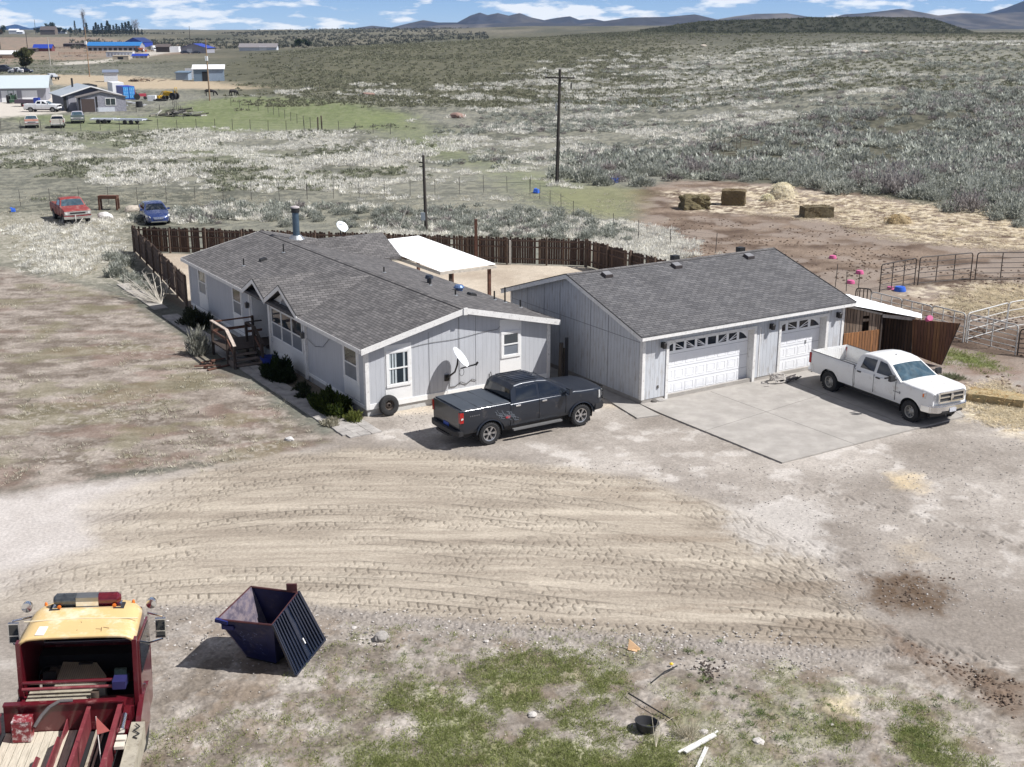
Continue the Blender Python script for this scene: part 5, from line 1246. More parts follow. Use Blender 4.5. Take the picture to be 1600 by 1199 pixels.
b = MB(); b.tube([(2.4, -.2, .75), (2.75, -.25, .35), (2.6, -.5, .1), (2.9, -.2, .05), (2.5, .3, .5)], .025, 5); b.build('bumper_cable', mat('frayed_strap', (.55, .52, .48), .8), tr3)
def saloon(label, loc, rz, P, group=None):
    t = thing('parked_car', label, 'car', loc, rz, group); w = .91; wb = 1.40; xf, xr = 2.32, -2.45
    fw = fI([(xr, w - .22), (xr + .3, w - .05), (-1, w), (1, w), (xf - .5, w - .06), (xf - .15, w - .2), (xf, w - .38)])
    fhi = fI([(xr, .92), (xr + .15, 1.06), (-1.7, 1.08), (-1.0, 1.0), (.8, .96), (1.1, .97), (1.9, .82), (2.2, .70), (xf, .56)])
    loft(t, 'body', P, xr, xf, fw, lambda x: .24, fhi, [(wb, .38, .32), (-wb, .38, .32)], r=.12, crown=.05)
    cab(t, P, .93, [(-1.95, .99), (-1.15, 1.40), (-.6, 1.46), (0, 1.46), (.35, 1.38), (1.15, .97)], w - .04, w - .28, 1.46, [[(-1.25, 1.02), (-.85, 1.34), (-.3, 1.37), (-.3, 1.02)], [(-.22, 1.02), (-.22, 1.37), (.2, 1.34), (.75, 1.02)]], 0, rear=((-1.95, .99), (-1.15, 1.40)), front=((.35, 1.38), (1.15, .97)), wsm=CGLASS)
    for x in (-wb, wb):
        for s in (-1, 1): wheel(t, x, s * (w - .12), .32, .20, .21, 'spoke6', s, ALLOY, False)
    b = MB(); b.b2((xr + .3, -w + .3, .18), (xf - .3, w - .3, .5)); b.build('chassis', TRIM, t)
    b = MB(); b.prism([(xf - .03, -.42, .62), (xf - .03, .42, .62), (xf + .02, .30, .46), (xf + .02, -.30, .46)], (.03, 0, .02)); b.build('grille', CHROME, t)
    b = MB(); b.b2((xf - .05, -.55, .26), (xf + .03, .55, .34)); b.build('air_intake', CHROME, t)
    for s in (-1, 1):
        b = MB(); b.prism([(xf - .50, s * (w - .10), .78), (xf - .15, s * (w - .30), .70), (xf - .05, s * (w - .36), .58), (xf - .40, s * (w - .09), .62)], (.02, s * .04, .02)); b.build('headlight', LAMP, t)
        b = MB(); b.box((.62, s * (w + .08), 1.02), (.12, .2, .13), taper=.8); b.build('side_mirror', P, t)
        b = MB(); b.box((xr + .06, s * (w - .22), .88), (.1, .3, .14)); b.build('tail_light', REDL, t)
    return t
bs_ = W(242, 346); BLUEP = mat('blue_car_paint', (.022, .045, .16), .25, metal=.3, coat=1, dirt=(.2, .2, .22), dirt_amt=.15)
saloon('dark blue saloon car parked in dry grass beyond the board fence corner', (bs_[0], bs_[1]), R(-66), BLUEP)
# ================================================================ FIRE TRUCK
MAR = mat('maroon_paint', (.095, .007, .013), .3, coat=.7, var=.12, dirt=(.30, .16, .15), dirt_amt=.18, ds=3)
MARL = mat('faded_maroon', (.17, .030, .038), .5, var=.25, dirt=(.36, .17, .16), dirt_amt=.2)
YEL = mat('faded_yellow_roof', (.62, .445, .205), .42, var=.06, vs=1.5, dirt=(.72, .66, .52), dirt_amt=.45, ds=1.8)
TREAD = mat('deck_aluminium', (.50, .46, .37), .45, metal=.35, var=.22, vs=4, dirt=(.28, .24, .18), dirt_amt=.4, ds=6)
ft = thing('fire_truck', 'maroon old fire truck with faded yellow cab roof, light bar and open rear deck', 'fire truck', (-8.28, 19.72), R(10.5))
# local: y forward, origin under the rear edge of the cab roof
ZR = 2.92
def roofz(x, y): 
    s_ = abs(x) / 1.07
    return ZR + .05 * (1 - s_ ** 4) - .10 * max(0, (s_ - .8) / .2) ** 2 - (.10 * max(0, (y - 1.05) / .55) ** 2)
b = MB(); nx, ny = 25, 20; vs = []
def rhw(y): return 1.07 - .03 * y - .10 * max(0, (y - 1.1) / .5) ** 2
for j in range(ny + 1):
    y = 1.62 * j / ny
    for i in range(nx + 1):
        x = (-1 + 2 * i / nx); X_ = x * rhw(y); vs.append((X_, y - .03 + .10 * (1 - abs(x) ** 2.5) * (1 if j == ny else j / ny) * .8, roofz(x * 1.07, y)))
b.add(vs, [(j * (nx + 1) + i, j * (nx + 1) + i + 1, (j + 1) * (nx + 1) + i + 1, (j + 1) * (nx + 1) + i) for j in range(ny) for i in range(nx)])
rf = b.build('cab_roof', YEL, ft, smooth=60)
mod = rf.modifiers.new('thick', 'SOLIDIFY'); mod.thickness = .05; mod.offset = -1
b = MB(); b.bar((-1.06, .62, ZR + .045), (0, .66, ZR + .060), .02, .016); b.bar((0, .66, ZR + .060), (1.03, .62, ZR + .045), .02, .016); b.build('roof_seam', mat('pale_seam', (.70, .62, .45), .5), rf)
b = MB(); b.box((-.66, .22, ZR + .052), (.16, .34, .006), rz=-.05); b.build('roof_patch', mat('white_tape', (.72, .72, .70), .6), rf)
b = MB()
for x, y, l, a in ((.42, .20, .16, .1), (.36, .22, .10, 1.4), (.50, .26, .12, 1.2), (-.02, .2, .03, 0), (.0, .52, .04, .5)): b.box((x, y, ZR + .052), (.012, l, .004), rz=a)
b.build('roof_scratch', mat('rust_scratch', (.13, .06, .03), .8), rf)
# windscreen face, pillars, side doors
b = MB()
for s in (-1, 1):
    b.prism([(s * 1.07, -.02, 1.35), (s * 1.04, -.02, ZR - .06), (s * .98, 1.5, ZR - .16), (s * 1.02, 1.62, 2.0), (s * 1.04, 1.66, 1.3)], (-s * .05, 0, 0))
    b.b2((s * 1.08, -.05, .9), (s * 1.00, .10, ZR - .06)) 
b.build('cab_side', MAR, ft)
b = MB(); b.b2((-1.05, 1.55, .8), (1.05, 1.72, 1.95)); b.build('cab_front', MAR, ft)
b = MB(); b.prism([(-.98, 1.66, 1.96), (.98, 1.66, 1.96), (.92, 1.54, ZR - .18), (-.92, 1.54, ZR - .18)], (0, .02, 0)); b.build('windscreen', CGLASS, ft)
for s in (-1, 1):
    b = MB(); b.prism([(s * 1.075, .12, .75), (s * 1.075, 1.45, .75), (s * 1.075, 1.45, 1.95), (s * 1.06, 1.35, ZR - .30), (s * 1.055, .15, ZR - .20), (s * 1.075, .12, 1.95)], (s * .04, 0, 0)); dr = b.build('cab_door', MAR, ft)
    b = MB(); b.prism([(s * 1.118, .2, 2.0), (s * 1.118, 1.38, 2.0), (s * 1.105, 1.28, ZR - .34), (s * 1.10, .22, ZR - .26)], (s * .006, 0, 0)); b.build('window', CGLASS, dr)
    b = MB(); b.box((s * 1.15, .25, 1.65), (.05, .04, .2)); b.build('handle', CHROME, dr)
    b = MB(); b.tube([(s * 1.10, 1.4, ZR - .25), (s * 1.42, 1.18, ZR - .22), (s * 1.42, 1.10, 2.25), (s * 1.10, 1.2, 2.1)], .02, 6); ar_ = b.build('mirror_arm', CHROME, ft, smooth=50)
    b = MB(); b.box((s * 1.38, 1.08, ZR - .42), (.20, .06, .42)); mr_ = b.build('side_mirror', CHROME, ft)
    b = MB(); b.b2((s * 1.38 - .085, 1.048, ZR - .46), (s * 1.38 + .085, 1.044, ZR - .24)); b.b2((s * 1.38 - .085, 1.048, ZR - .61), (s * 1.38 + .085, 1.044, ZR - .49)); b.build('mirror_glass', CGLASS, mr_)
    b = MB(); b.lathe([(.001, -.02), (.10, -.01), (.10, .10), (.05, .16), (.001, .18)], 14, 'y', c=(s * 1.18, 1.35, ZR - .03)); b.build('spotlight', CHROME, ft, smooth=50)
    b = MB(); b.lathe([(.032, 0), (.028, .05), (.015, .07), (.001, .075)], 10, c=(s * .83, 1.42, ZR - .03)); b.build('marker_light', AMB, ft, smooth=60)
b = MB(); b.lathe([(.035, 0), (.03, .07), (.001, .10)], 10, c=(0, 1.66, ZR - .02)); b.build('marker_light', AMB, ft)
# light bar
lb = MB(); lb.b2((-.64, 1.08, ZR + .05), (.64, 1.34, ZR + .08)); lb = lb.build('light_bar', CHROME, ft)
for x0, x1, m_ in ((-.64, -.20, mat('clear_lens', (.045, .05, .055), .08, spec=.9, var=.5, vs=9)), (.22, .64, mat('red_lens', (.10, .004, .010), .1, spec=.9, var=.3, vs=9))):
    b = MB(); rr = .125; sg = -1 if x0 < 0 else 1
    k_ = [(.0, x0 if sg < 0 else x1)]; pr = [(.001, x0), (.07, x0 + .01), (rr, x0 + .07), (rr, x1), (.001, x1)] if sg < 0 else [(.001, x0), (rr, x0), (rr, x1 - .07), (.07, x1 - .01), (.001, x1)]
    b.lathe(pr, 20, 'x', c=(0, 1.22, ZR + .19)); b.build('lens', m_, lb, smooth=40)
    xm = (x0 + x1) / 2 + sg * .09; b = MB(); b.lathe([(.001, 0), (.040, .01), (.040, .03), (.001, .05)], 12, 'y', c=(xm, 1.06, ZR + .10)); b.build('lamp', AMB, lb, smooth=50)
b = MB(); b.b2((-.20, 1.10, ZR + .08), (.22, 1.34, ZR + .27)); b.build('siren_housing', mat('brushed', (.30, .30, .29), .3, metal=.8, var=.1), lb); b = MB(); b.b2((-.20, 1.094, ZR + .10), (.22, 1.0995, ZR + .19)); b.build('siren_grille', CHROME, lb)
for x in (-.6, .6): b = MB(); b.b2((x - .1, 1.05, ZR - .0), (x + .1, 1.32, ZR + .05)); b.build('bracket', TRIM, lb)
# interior: floor, engine cover, seat
b = MB(); b.b2((-1.02, -.30, 1.02), (1.02, 1.6, 1.06)); b.build('cab_floor', DARK, ft)
b = MB(); b.prism([(-.50, .22, 1.07), (.42, .22, 1.07), (.40, .52, 1.07), (.13, 1.05, 1.07), (-.52, 1.13, 1.07)], (0, 0, .73)); ec = b.build('engine_cover', mat('ribbed_cover', (.46, .43, .36), .5, metal=.25, var=.12, vs=3), ft)
b = MB()
for k in range(22): b.b2((-.49 + k * .041, .24, 1.80), (-.478 + k * .041, 1.02 if k < 15 else 1.02 - (k - 14) * .07, 1.806))
b.build('cover_ribs', mat('cover_rib', (.30, .27, .22), .5), ec)
b = MB(); b.b2((-.20, .98, 1.80), (.06, 1.06, 1.83)); b.b2((-.42, .26, 1.80), (-.38, .36, 1.84)); b.build('cover_latch', TRIM, ec)
b = MB(); b.prism([(-.52, .22, 1.07), (-.52, .22, 1.72), (-.54, 1.1, 1.74), (-.54, 1.1, 1.07)], (-.22, 0, -.03)); b.build('engine_cover_side', mat('dull_metal_2', (.13, .12, .11), .6), ft)
for s_, m_ in ((1, mat('green_seat', (.10, .16, .145), .7, var=.5, vs=12)), (-1, DARK)):
    b = MB(); b.box((s_ * .66, .70, 1.62), (.26, .28, .10), taper=.9); b.box((s_ * .66, .58, 1.78), (.26, .08, .26), taper=.85); b.build('seat', m_, ft)
b = MB(); b.b2((-1.0, 1.2, 1.5), (1.0, 1.56, 1.9)); b.build('dashboard', DARK, ft)
b = MB(); b.tube([(-.72 + .24 * math.cos(t_ / 16 * 6.283), 1.0, 1.55 + .24 * math.sin(t_ / 16 * 6.283)) for t_ in range(17)], .016, 6); b.build('steering_wheel', TRIM, ft)
for (y_, z_, r_) in ((-.02, 2.02, .036), (-.13, 1.95, .032)):
    b = MB(); b.cyl((-1.0, y_, z_), (.72, y_, z_), r_, r_, 10); b.build('grab_rail', MAR if r_ > .034 else MARL, ft, smooth=50)
b = MB(); b.box((.76, -.12, 2.02), (.24, .26, .16)); b.build('tool_mount', mat('navy_paint', (.02, .02, .09), .5, var=.2), ft)
b = MB(); b.b2((-.94, -.26, 1.70), (.20, .17, 1.73)); b.build('step_plate', TREAD, ft)
b = MB(); b.b2((-1.02, -.30, 1.02), (1.02, -.26, 1.60)); b.b2((.22, -.28, 1.58), (.98, .10, 1.62)); b.b2((-1.02, -.26, 1.50), (-.96, .10, 1.72)); b.build('rear_bulkhead', MAR, ft)
b = MB(); b.b2((-1.28, -.42, 1.22), (.86, -.37, 1.80)); b.b2((-1.28, -.46, 1.79), (.86, -.33, 1.82)); b.build('deck_bulkhead', MAR, ft)
b = MB(); b.cyl((.30, -.16, 1.62), (.30, -.14, 1.86), .075, .075, 14); b.build('exhaust_stack', mat('rust_pipe', (.12, .09, .07), .6, metal=.4, var=.4), ft, smooth=50)
for k in range(9):
    b = MB(); b.b2((-1.26 + k * .142, -4.6, 1.19), (-1.26 + k * .142 + .132, -.44, 1.23 + .002 * (k % 3))); b.build('deck_board', mat('deck_board', (.50, .455, .37), .7, var=.25, vs=5, stretch=(8, .8, 1), dirt=(.30, .26, .2), dirt_amt=.3), ft)
b = MB(); b.b2((-1.30, -4.6, .95), (1.15, -.44, 1.185)); b.build('deck_frame', DARK, ft)
b = MB(); b.b2((.34, -4.6, 1.19), (.42, -.44, 1.22)); b.b2((.46, -4.6, 1.19), (.50, -.44, 1.22)); b.build('deck_runner', TREAD, ft)
for x, z1, wd in ((-1.36, 1.62, .09), (.24, 1.70, .07), (.80, 1.72, .08)):
    b = MB(); b.b2((x - .015, -4.6, 1.23), (x + .015, -.43, z1)); b.b2((x - wd / 2, -4.6, z1), (x + wd / 2, -.43, z1 + .03)); b.build('side_rail', MARL, ft)
b = MB(); b.prism([(-.22, -4.6, 1.23), (-.22, -.75, 1.23), (-.22, -1.05, 1.50), (-.22, -4.6, 1.52)], (.03, 0, 0)); b.prism([(-.24, -1.0, 1.23), (-.17, -.44, 1.23), (-.17, -.44, 1.48)], (.02, 0, 0)); b.build('divider', MARL, ft)
b = MB(); b.prism([(-.50, -4.6, 1.23), (-.50, -1.3, 1.23), (-.50, -1.5, 1.40), (-.50, -4.6, 1.42)], (.03, 0, 0)); b.build('divider', MARL, ft)
b = MB(); b.b2((1.02, -4.6, 1.0), (1.26, -.62, 1.46)); b.build('side_locker', TREAD, ft)
b = MB(); b.b2((.86, -.60, 1.1), (.98, .05, 1.62)); b.b2((.88, -.62, 1.2), (1.0, -.9, 1.5)); b.build('bracket_frame', MAR, ft)
b = MB(); b.b2((-1.60, -4.6, 1.0), (-1.40, -.36, 1.50)); b.build('side_locker', TREAD, ft)
for k in range(2): b = MB(); b.box((.93, -1.22 - k * .22, 1.50), (.17, .16, .06)); b.build('pale_block', mat('bone_plate', (.58, .54, .46), .6), ft)
for s_ in (-1, 1):
    b = MB(); b.prism([(s_ * 1.06, -.55, .7), (s_ * 1.06, .70, .7), (s_ * 1.06, .70, 1.55), (s_ * 1.06, .10, 1.60), (s_ * 1.06, -.35, 1.42), (s_ * 1.06, -.55, 1.2)], (s_ * .10, 0, 0)); b.build('front_fender', MAR, ft)
for s_ in (-1, 1):
    b = MB(); b.lathe([(.25, -.13), (.48, -.14), (.5, -.1), (.5, .1), (.48, .14), (.25, .13), (.001, .10)], 26, 'y'); b.build('wheel', RUBBER, ft, smooth=35).matrix_local = Matrix.Translation((s_ * .92, .75, .5)) @ Matrix.Rotation(R(90), 4, 'Z')
b = MB(); b.b2((-.4, -4.6, .5), (.4, 1.5, .95)); b.build('chassis', DARK, ft)
b = MB(); b.tube([(1.12, -.75, 1.50), (1.20, -.85, 1.50), (1.10, -.95, 1.49), (1.22, -1.05, 1.48), (1.12, -1.15, 1.48), (1.2, -1.2, 1.48)], .012, 5); b.build('hook_chain', BLACK, ft)
b = MB(); b.cyl((.90, -.62, 1.62), (.90, -1.05, 1.58), .055, .055, 12); b.lathe([(.001, 0), (.075, .01), (.075, .06), (.001, .09)], 12, 'y', c=(.90, -1.12, 1.58)); b.build('valve_fitting', CHROME, ft, smooth=50)
b = MB(); b.tube([(-.05, -.40, 1.84), (-.28, -.42, 1.85), (-.45, -.50, 1.78), (-.58, -.60, 1.66), (-.64, -.68, 1.58)], .034, 8); b.cyl((-.64, -.68, 1.58), (-.68, -.73, 1.52), .036, .03, 8); b.build('hose', mat('hose_grey', (.10, .09, .09), .6), ft)
ft.rotation_euler = (0, R(2.5), R(9))
def on_truck(x, y, z): return Vector(ft.location) + ft.rotation_euler.to_matrix() @ Vector((x, y, z))
o = MB(); o.box((0, 0, .20), (.32, .26, .40)); o.box((0, 0, .41), (.33, .27, .02)); o = o.build('metal_box', mat('peeling_red_box', (.20, .02, .03), .5, dirt=(.66, .64, .62), dirt_amt=.5, ds=9, var=.2), None); o.location = on_truck(-.90, -.66, 1.25); o.rotation_euler = ft.rotation_euler; tag(o, 'peeling red and white metal box on the fire truck deck', 'box')
o = thing('warning_flag', 'small faded red flag on a pale whip pole above the fire truck deck', 'flag', tuple(on_truck(.72, -1.95, 1.25)), R(9))
b = MB(); b.cyl((0, -.05, 0), (-.06, .22, 1.05), .010, .008, 6); b.build('pole', mat('fibreglass', (.70, .66, .62), .5), o); b = MB(); b.prism([(-.055, .13, .74), (-.06, .22, 1.05), (.17, .12, .80)], (.0, -.004, .004)); b.build('flag', mat('faded_pink_red', (.50, .13, .11), .7), o)
b = MB(); b.lathe([(.001, .12), (.06, .10), (.085, .05), (.085, 0), (.001, 0)], 14, c=(-.01, -.02, 0)); b.build('base', CHROME, o, smooth=50)

# ================================================================ DUMPSTER
NAVY = mat('navy_steel', (.007, .011, .065), .4, metal=.1, var=.3, dirt=(.07, .06, .09), dirt_amt=.25, ds=3.5)
NAVI = mat('scraped_steel', (.17, .15, .20), .5, metal=.25, var=.35, vs=3, dirt=(.30, .25, .27), dirt_amt=.7, ds=6)
RUSTR = mat('rust_rim', (.06, .016, .018), .7, var=.4)
LIDM = mat('dark_blue_lid', (.010, .016, .035), .22, var=.2, vs=2, spec=.7)
dA, dB, dC, dD = [Vector((*W(u, v, z), z)) for u, v, z in ((339, 968, 1.25), (392, 917, 1.42), (465, 926, 1.42), (425, 977, 1.25))]
eA, eD = [Vector((*W(u, v, .06), .06)) for u, v in ((385, 1026), (430, 1036))]
vB = (dB - dA); eB = eA + Vector((vB.x, vB.y, 0)) * .78; eC = eD + Vector((vB.x, vB.y, 0)) * .80
dmp = thing('dumpster', 'dark blue steel dumpster with its ribbed lid hanging open to the ground', 'dumpster', (0, 0, 0))
def panel(p, t_): n_ = (p[1] - p[0]).cross(p[3] - p[0]).normalized() * t_; b_ = MB(); b_.prism(p, n_); return b_
panel([dA, dD, eD, eA], .03).build('front_panel', NAVY, dmp); panel([dB, dC, eC, eB], .03).build('back_panel', NAVY, dmp)
panel([dA, dB, eB, eA], -.03).build('side_panel', NAVI, dmp); panel([dC, dD, eD, eC], .03).build('side_panel', NAVY, dmp); panel([eA, eB, eC, eD], .03).build('bottom_panel', DARK, dmp)
b = MB(); b.tube([dA, dB, dC, dD, dA], .024, 6); b.build('rim', RUSTR, dmp)
b = MB(); n_ = (dC - dB).normalized(); b.box(dC - n_ * .14 + Vector((0, 0, .10)), (.24, .05, .2)); b.build('lift_pocket', RUSTR, dmp)
b = MB(); q = dA + (eA - dA) * .18; b.bar(q, q + (dD - dA) * .22, .10, .10); b.bar(dA + Vector((-.03, -.02, 0)), dA + (dD - dA) * .2 + Vector((0, -.03, -.04)), .08, .08); b.build('lift_pocket', mat('bright_blue_steel', (.012, .018, .12), .4), dmp)
lA, lB, lC, lD = dC + Vector((.02, .02, .02)), dD + Vector((.02, -.02, .02)), Vector((*W(461, 1056, .02), .02)), Vector((*W(507, 999, .02), .02))
ln = (lD - lA).cross(lB - lA).normalized(); ln = ln if ln.x > 0 else -ln
b = MB(); b.prism([lA, lB, lC, lD], -ln * .02)
for k in range(13):
    t_ = (k + .5) / 13; p_ = lA.lerp(lB, t_) + ln * .015; q_ = lD.lerp(lC, t_) + ln * .015
    if k == 6: continue
    b.bar(p_, q_, .040, .035, up=tuple(ln))
b.build('lid', LIDM, dmp)
b = MB(); b.bar(lD + ln * .02, lC + ln * .02, .05, .05, up=tuple(ln)); b.bar(lA, lD, .04, .05, up=tuple(ln)); b.bar(lB, lC, .04, .05, up=tuple(ln)); b.build('lid_edge', LIDM, dmp)
b = MB(); p_ = lA.lerp(lB, .5).lerp(lD.lerp(lC, .5), .62) + ln * .045; b.bar(p_, p_ + (lD - lA).normalized() * .16, .035, .008, up=tuple(ln)); b.build('sticker', WHITE, dmp)
b = MB()
rs = random.Random(4)
for k in range(22):
    s0, t0 = rs.uniform(.28, .72), rs.uniform(.2, .75); p_ = dA.lerp(dD, s0).lerp(eA.lerp(eD, s0), t0); s1, t1 = s0 + rs.uniform(-.07, .07), t0 + rs.uniform(-.05, .05); q_ = dA.lerp(dD, s1).lerp(eA.lerp(eD, s1), t1)
    fn = (dD - dA).cross(eA - dA).normalized(); fn = fn if fn.y < 0 else -fn; b.bar(p_ + fn * .036, q_ + fn * .036, .010, .004, up=tuple(fn))
b.build('scratches', mat('scratch_blue', (.09, .11, .25), .6), dmp)
# ---- wheel leaning on the home
sp = thing('spare_wheel', 'loose black tyre on a steel rim leaning against the home corner', 'wheel', tuple(HP(.78, -.20)), th, rot=(R(-8), 0, th))
b = MB(); b.lathe([(.19, -.09), (.30, -.12), (.375, -.09), (.39, -.04), (.39, .04), (.375, .09), (.30, .12), (.19, .09)], 30, 'y', c=(0, -.10, .39)); b.build('tyre', RUBBER, sp, smooth=40)
b = MB(); b.lathe([(.20, -.05), (.18, -.06), (.13, .0), (.08, -.04), (.05, -.04), (.045, .02), (.001, .02)], 20, 'y', c=(0, -.10, .39)); b.build('rim', mat('brown_steel_rim', (.08, .065, .055), .5, metal=.5, var=.3), sp, smooth=40)
# ================================================================ PLANTS
LEAF = mat('leaf', attr=True, rough=.8, var=.15, vs=5, spec=.15)
_nt = LEAF.node_tree; _pr = _nt.nodes['Principled BSDF']; _tl = _nt.nodes.new('ShaderNodeBsdfTranslucent'); _mx = _nt.nodes.new('ShaderNodeMixShader'); _mx.inputs[0].default_value = .42
_nt.links.new(_pr.inputs['Base Color'].links[0].from_socket, _tl.inputs['Color']); _nt.links.new(_pr.outputs[0], _mx.inputs[1]); _nt.links.new(_tl.outputs[0], _mx.inputs[2]); _nt.links.new(_mx.outputs[0], _nt.nodes['Material Output'].inputs['Surface'])
BARK = mat('bark', (.10, .075, .055), .9, var=.35, vs=6)
def blades(n, rs, size, spread, up=.6, wid=.25, inner=.3, dome=(1, 1, .8), lean=.6):
    """n leaf-like triangles filling a dome; returns V (3n,3), shade per face, F"""
    a = rs.uniform(0, 2 * np.pi, n); e = np.arccos(rs.uniform(0, 1, n)); r = rs.uniform(inner, 1, n) ** .6
    lump = .8 + .35 * np.sin(a * 3 + rs.uniform(0, 6)) * np.sin(e * 4 + rs.uniform(0, 6)); r = r * lump
    D = np.stack([np.sin(e) * np.cos(a), np.sin(e) * np.sin(a), np.cos(e)], -1)
    P = D * r[:, None] * np.array(dome) * spread
    L_ = size * rs.uniform(.6, 1.3, n)
    dirn = D * lean + np.array([0, 0, up]) + rs.normal(0, .3, (n, 3)); dirn /= np.linalg.norm(dirn, axis=1)[:, None]
    s_ = np.cross(dirn, rs.normal(0, 1, (n, 3))); s_ /= np.linalg.norm(s_, axis=1)[:, None] + 1e-6
    V = np.stack([P - s_ * (L_ * wid)[:, None], P + s_ * (L_ * wid)[:, None], P + dirn * L_[:, None]], 1)
    V[:, :, 2] = np.maximum(V[:, :, 2], .01)
    return V
def leafmesh(name, Vt, cols, parent=None, m=None):
    n = len(Vt); return np_mesh(name, Vt.reshape(-1, 3), np.arange(n * 3).reshape(n, 3), m or LEAF, parent, cols=np.repeat(cols, 3, axis=0))
def ccol(c1, c2, n, rs, b=.25):
    t = rs.uniform(0, 1, (n, 1)); return (np.array(c1) + (np.array(c2) - np.array(c1)) * t) * rs.uniform(1 - b, 1 + b, (n, 1))
# --- evergreen shrubs by the house
def shrub(label, loc, rx, ry, h, c1, c2, n, size, seed, group=None, rz=0, wid=.25, cat='shrub', name='shrub', up=.6):
    rs = np.random.RandomState(seed); t = thing(name, label, cat, loc, rz, group)
    V = blades(n, rs, size, 1.0, up=up, wid=wid, inner=.35, dome=(rx, ry, h)); V2 = blades(n // 2, rs, size, .75, up=up, wid=wid, inner=.1, dome=(rx, ry, h))
    V = np.concatenate([V, V2]); leafmesh('foliage', V, ccol(c1, c2, len(V), rs), t)
    b = MB(); r2 = random.Random(seed)
    for k in range(6):
        a = r2.uniform(0, 6.28); b.cyl((0, 0, 0), (rx * .5 * math.cos(a), ry * .5 * math.sin(a), h * .6), .035, .012, 5)
    b.build('stem', BARK, t); return t
pA = HP(-.85, 6.5); pB = HP(-.85, 1.35)
shrub('dark evergreen shrub beneath the triple window', (pA.x, pA.y, 0), .72, 1.15, .95, (.010, .018, .007), (.028, .045, .014), 5200, .14, 11, rz=th)
shrub('dark evergreen shrub with yellow-green tips at the house corner', (pB.x, pB.y, 0), .72, 1.35, .80, (.012, .022, .007), (.07, .095, .018), 6000, .14, 12, rz=th)
p_ = HP(-.9, 17.5); shrub('low dark bush against the front wall under the farthest window', (p_.x, p_.y, 0), .8, 1.6, .8, (.015, .022, .012), (.05, .055, .03), 2600, .14, 13, rz=th)
p_ = HP(-2.5, 12.1); shrub('pale grey sagebrush standing left of the porch steps', (p_.x, p_.y, 0), .6, .6, 1.25, (.20, .20, .17), (.42, .42, .36), 1500, .22, 14, wid=.12, up=1.2)
p_ = HP(-1.6, 3.3)
for k, (x, y, h) in enumerate(((-1.0, 3.6, .35), (-.7, 4.6, .3), (-.6, -.15, .45), (-1.5, -.1, .25))):
    q = HP(x, y); shrub(['low dark clump between the two evergreen shrubs', 'small dark clump beside the larger evergreen shrub', 'small yellow-green weed clump at the foot of the house corner', 'pale dry weed clump at the end of the block path'][k], (q.x, q.y, 0), .4, .5, h, [(.02, .03, .012), (.02, .03, .012), (.10, .12, .03), (.30, .28, .2)][k], [(.05, .06, .03), (.05, .06, .03), (.2, .22, .06), (.5, .47, .38)][k], 500, .11, 20 + k, cat='plant', name='weed')
# dead pale brush lying on the path, dark brush at the fence corner
def dead_brush(label, loc, n, L_, m, seed, cat='brush', fl=.5):
    r2 = random.Random(seed); b = MB()
    for k in range(n):
        a = r2.uniform(-.7, .7) + 2.35; e = r2.uniform(.05, fl); p = Vector((0, 0, .03)); d = Vector((math.cos(a), math.sin(a), e)); l = L_ * r2.uniform(.6, 1.1)
        pts = [p]
        for i in range(4):
            p = p + d * l / 4 + Vector((r2.uniform(-.06, .06), r2.uniform(-.06, .06), r2.uniform(-.03, .04))); p.z = max(.02, p.z); pts.append(p.copy())
            if i > 0:
                q = p + Vector((r2.uniform(-.3, .3), r2.uniform(-.3, .3), r2.uniform(0, .25))); b.cyl(p, q, .008, .004, 3)
        for p0, p1 in zip(pts[:-1], pts[1:]): b.cyl(p0, p1, .018, .012, 4)
    o = b.build('dead_brush', m); o.location = loc; tag(o, label, cat); return o
q = W(252, 476); dead_brush('fallen pale dead branch lying across the narrow concrete path', (q[0], q[1], 0), 34, 3.0, mat('bleached_twig', (.55, .51, .44), .8), 5)
# --- sagebrush
SG1, SG2 = (.20, .215, .18), (.50, .51, .455)
def sage_var(seed, n, r, h, c1=SG1, c2=SG2, size=.26, wid=.26):
    rs = np.random.RandomState(seed); V = blades(n, rs, size, 1.0, up=.75, wid=wid, inner=.25, dome=(r, r, h)); c = ccol(c1, c2, n, rs, .2)
    c *= (.85 + .3 * (V[:, 2, 2] / h).clip(0, 1))[:, None]; return V, c  # shading put into the leaf colour: darker low down, lighter at the top
SV = []
for k in range(7):
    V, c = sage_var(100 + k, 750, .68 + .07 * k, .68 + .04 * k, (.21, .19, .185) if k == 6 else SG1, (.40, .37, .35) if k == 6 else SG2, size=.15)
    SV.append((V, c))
sage_mesh = []
def one_sage(k, x, y, s, rz, label, group):
    o = None
    while len(sage_mesh) <= k:
        kk = len(sage_mesh); o_ = leafmesh('sagebrush', *SV[kk]); sage_mesh.append(o_.data); bpy.data.objects.remove(o_)
    o = bpy.data.objects.new('sagebrush', sage_mesh[k]); COL.objects.link(o); o.location = (x, y, gz(x, y)); o.rotation_euler = (0, 0, rz); o.scale = (s, s, s * random.uniform(.8, 1.15))
    return tag(o, label, 'sagebrush', group)
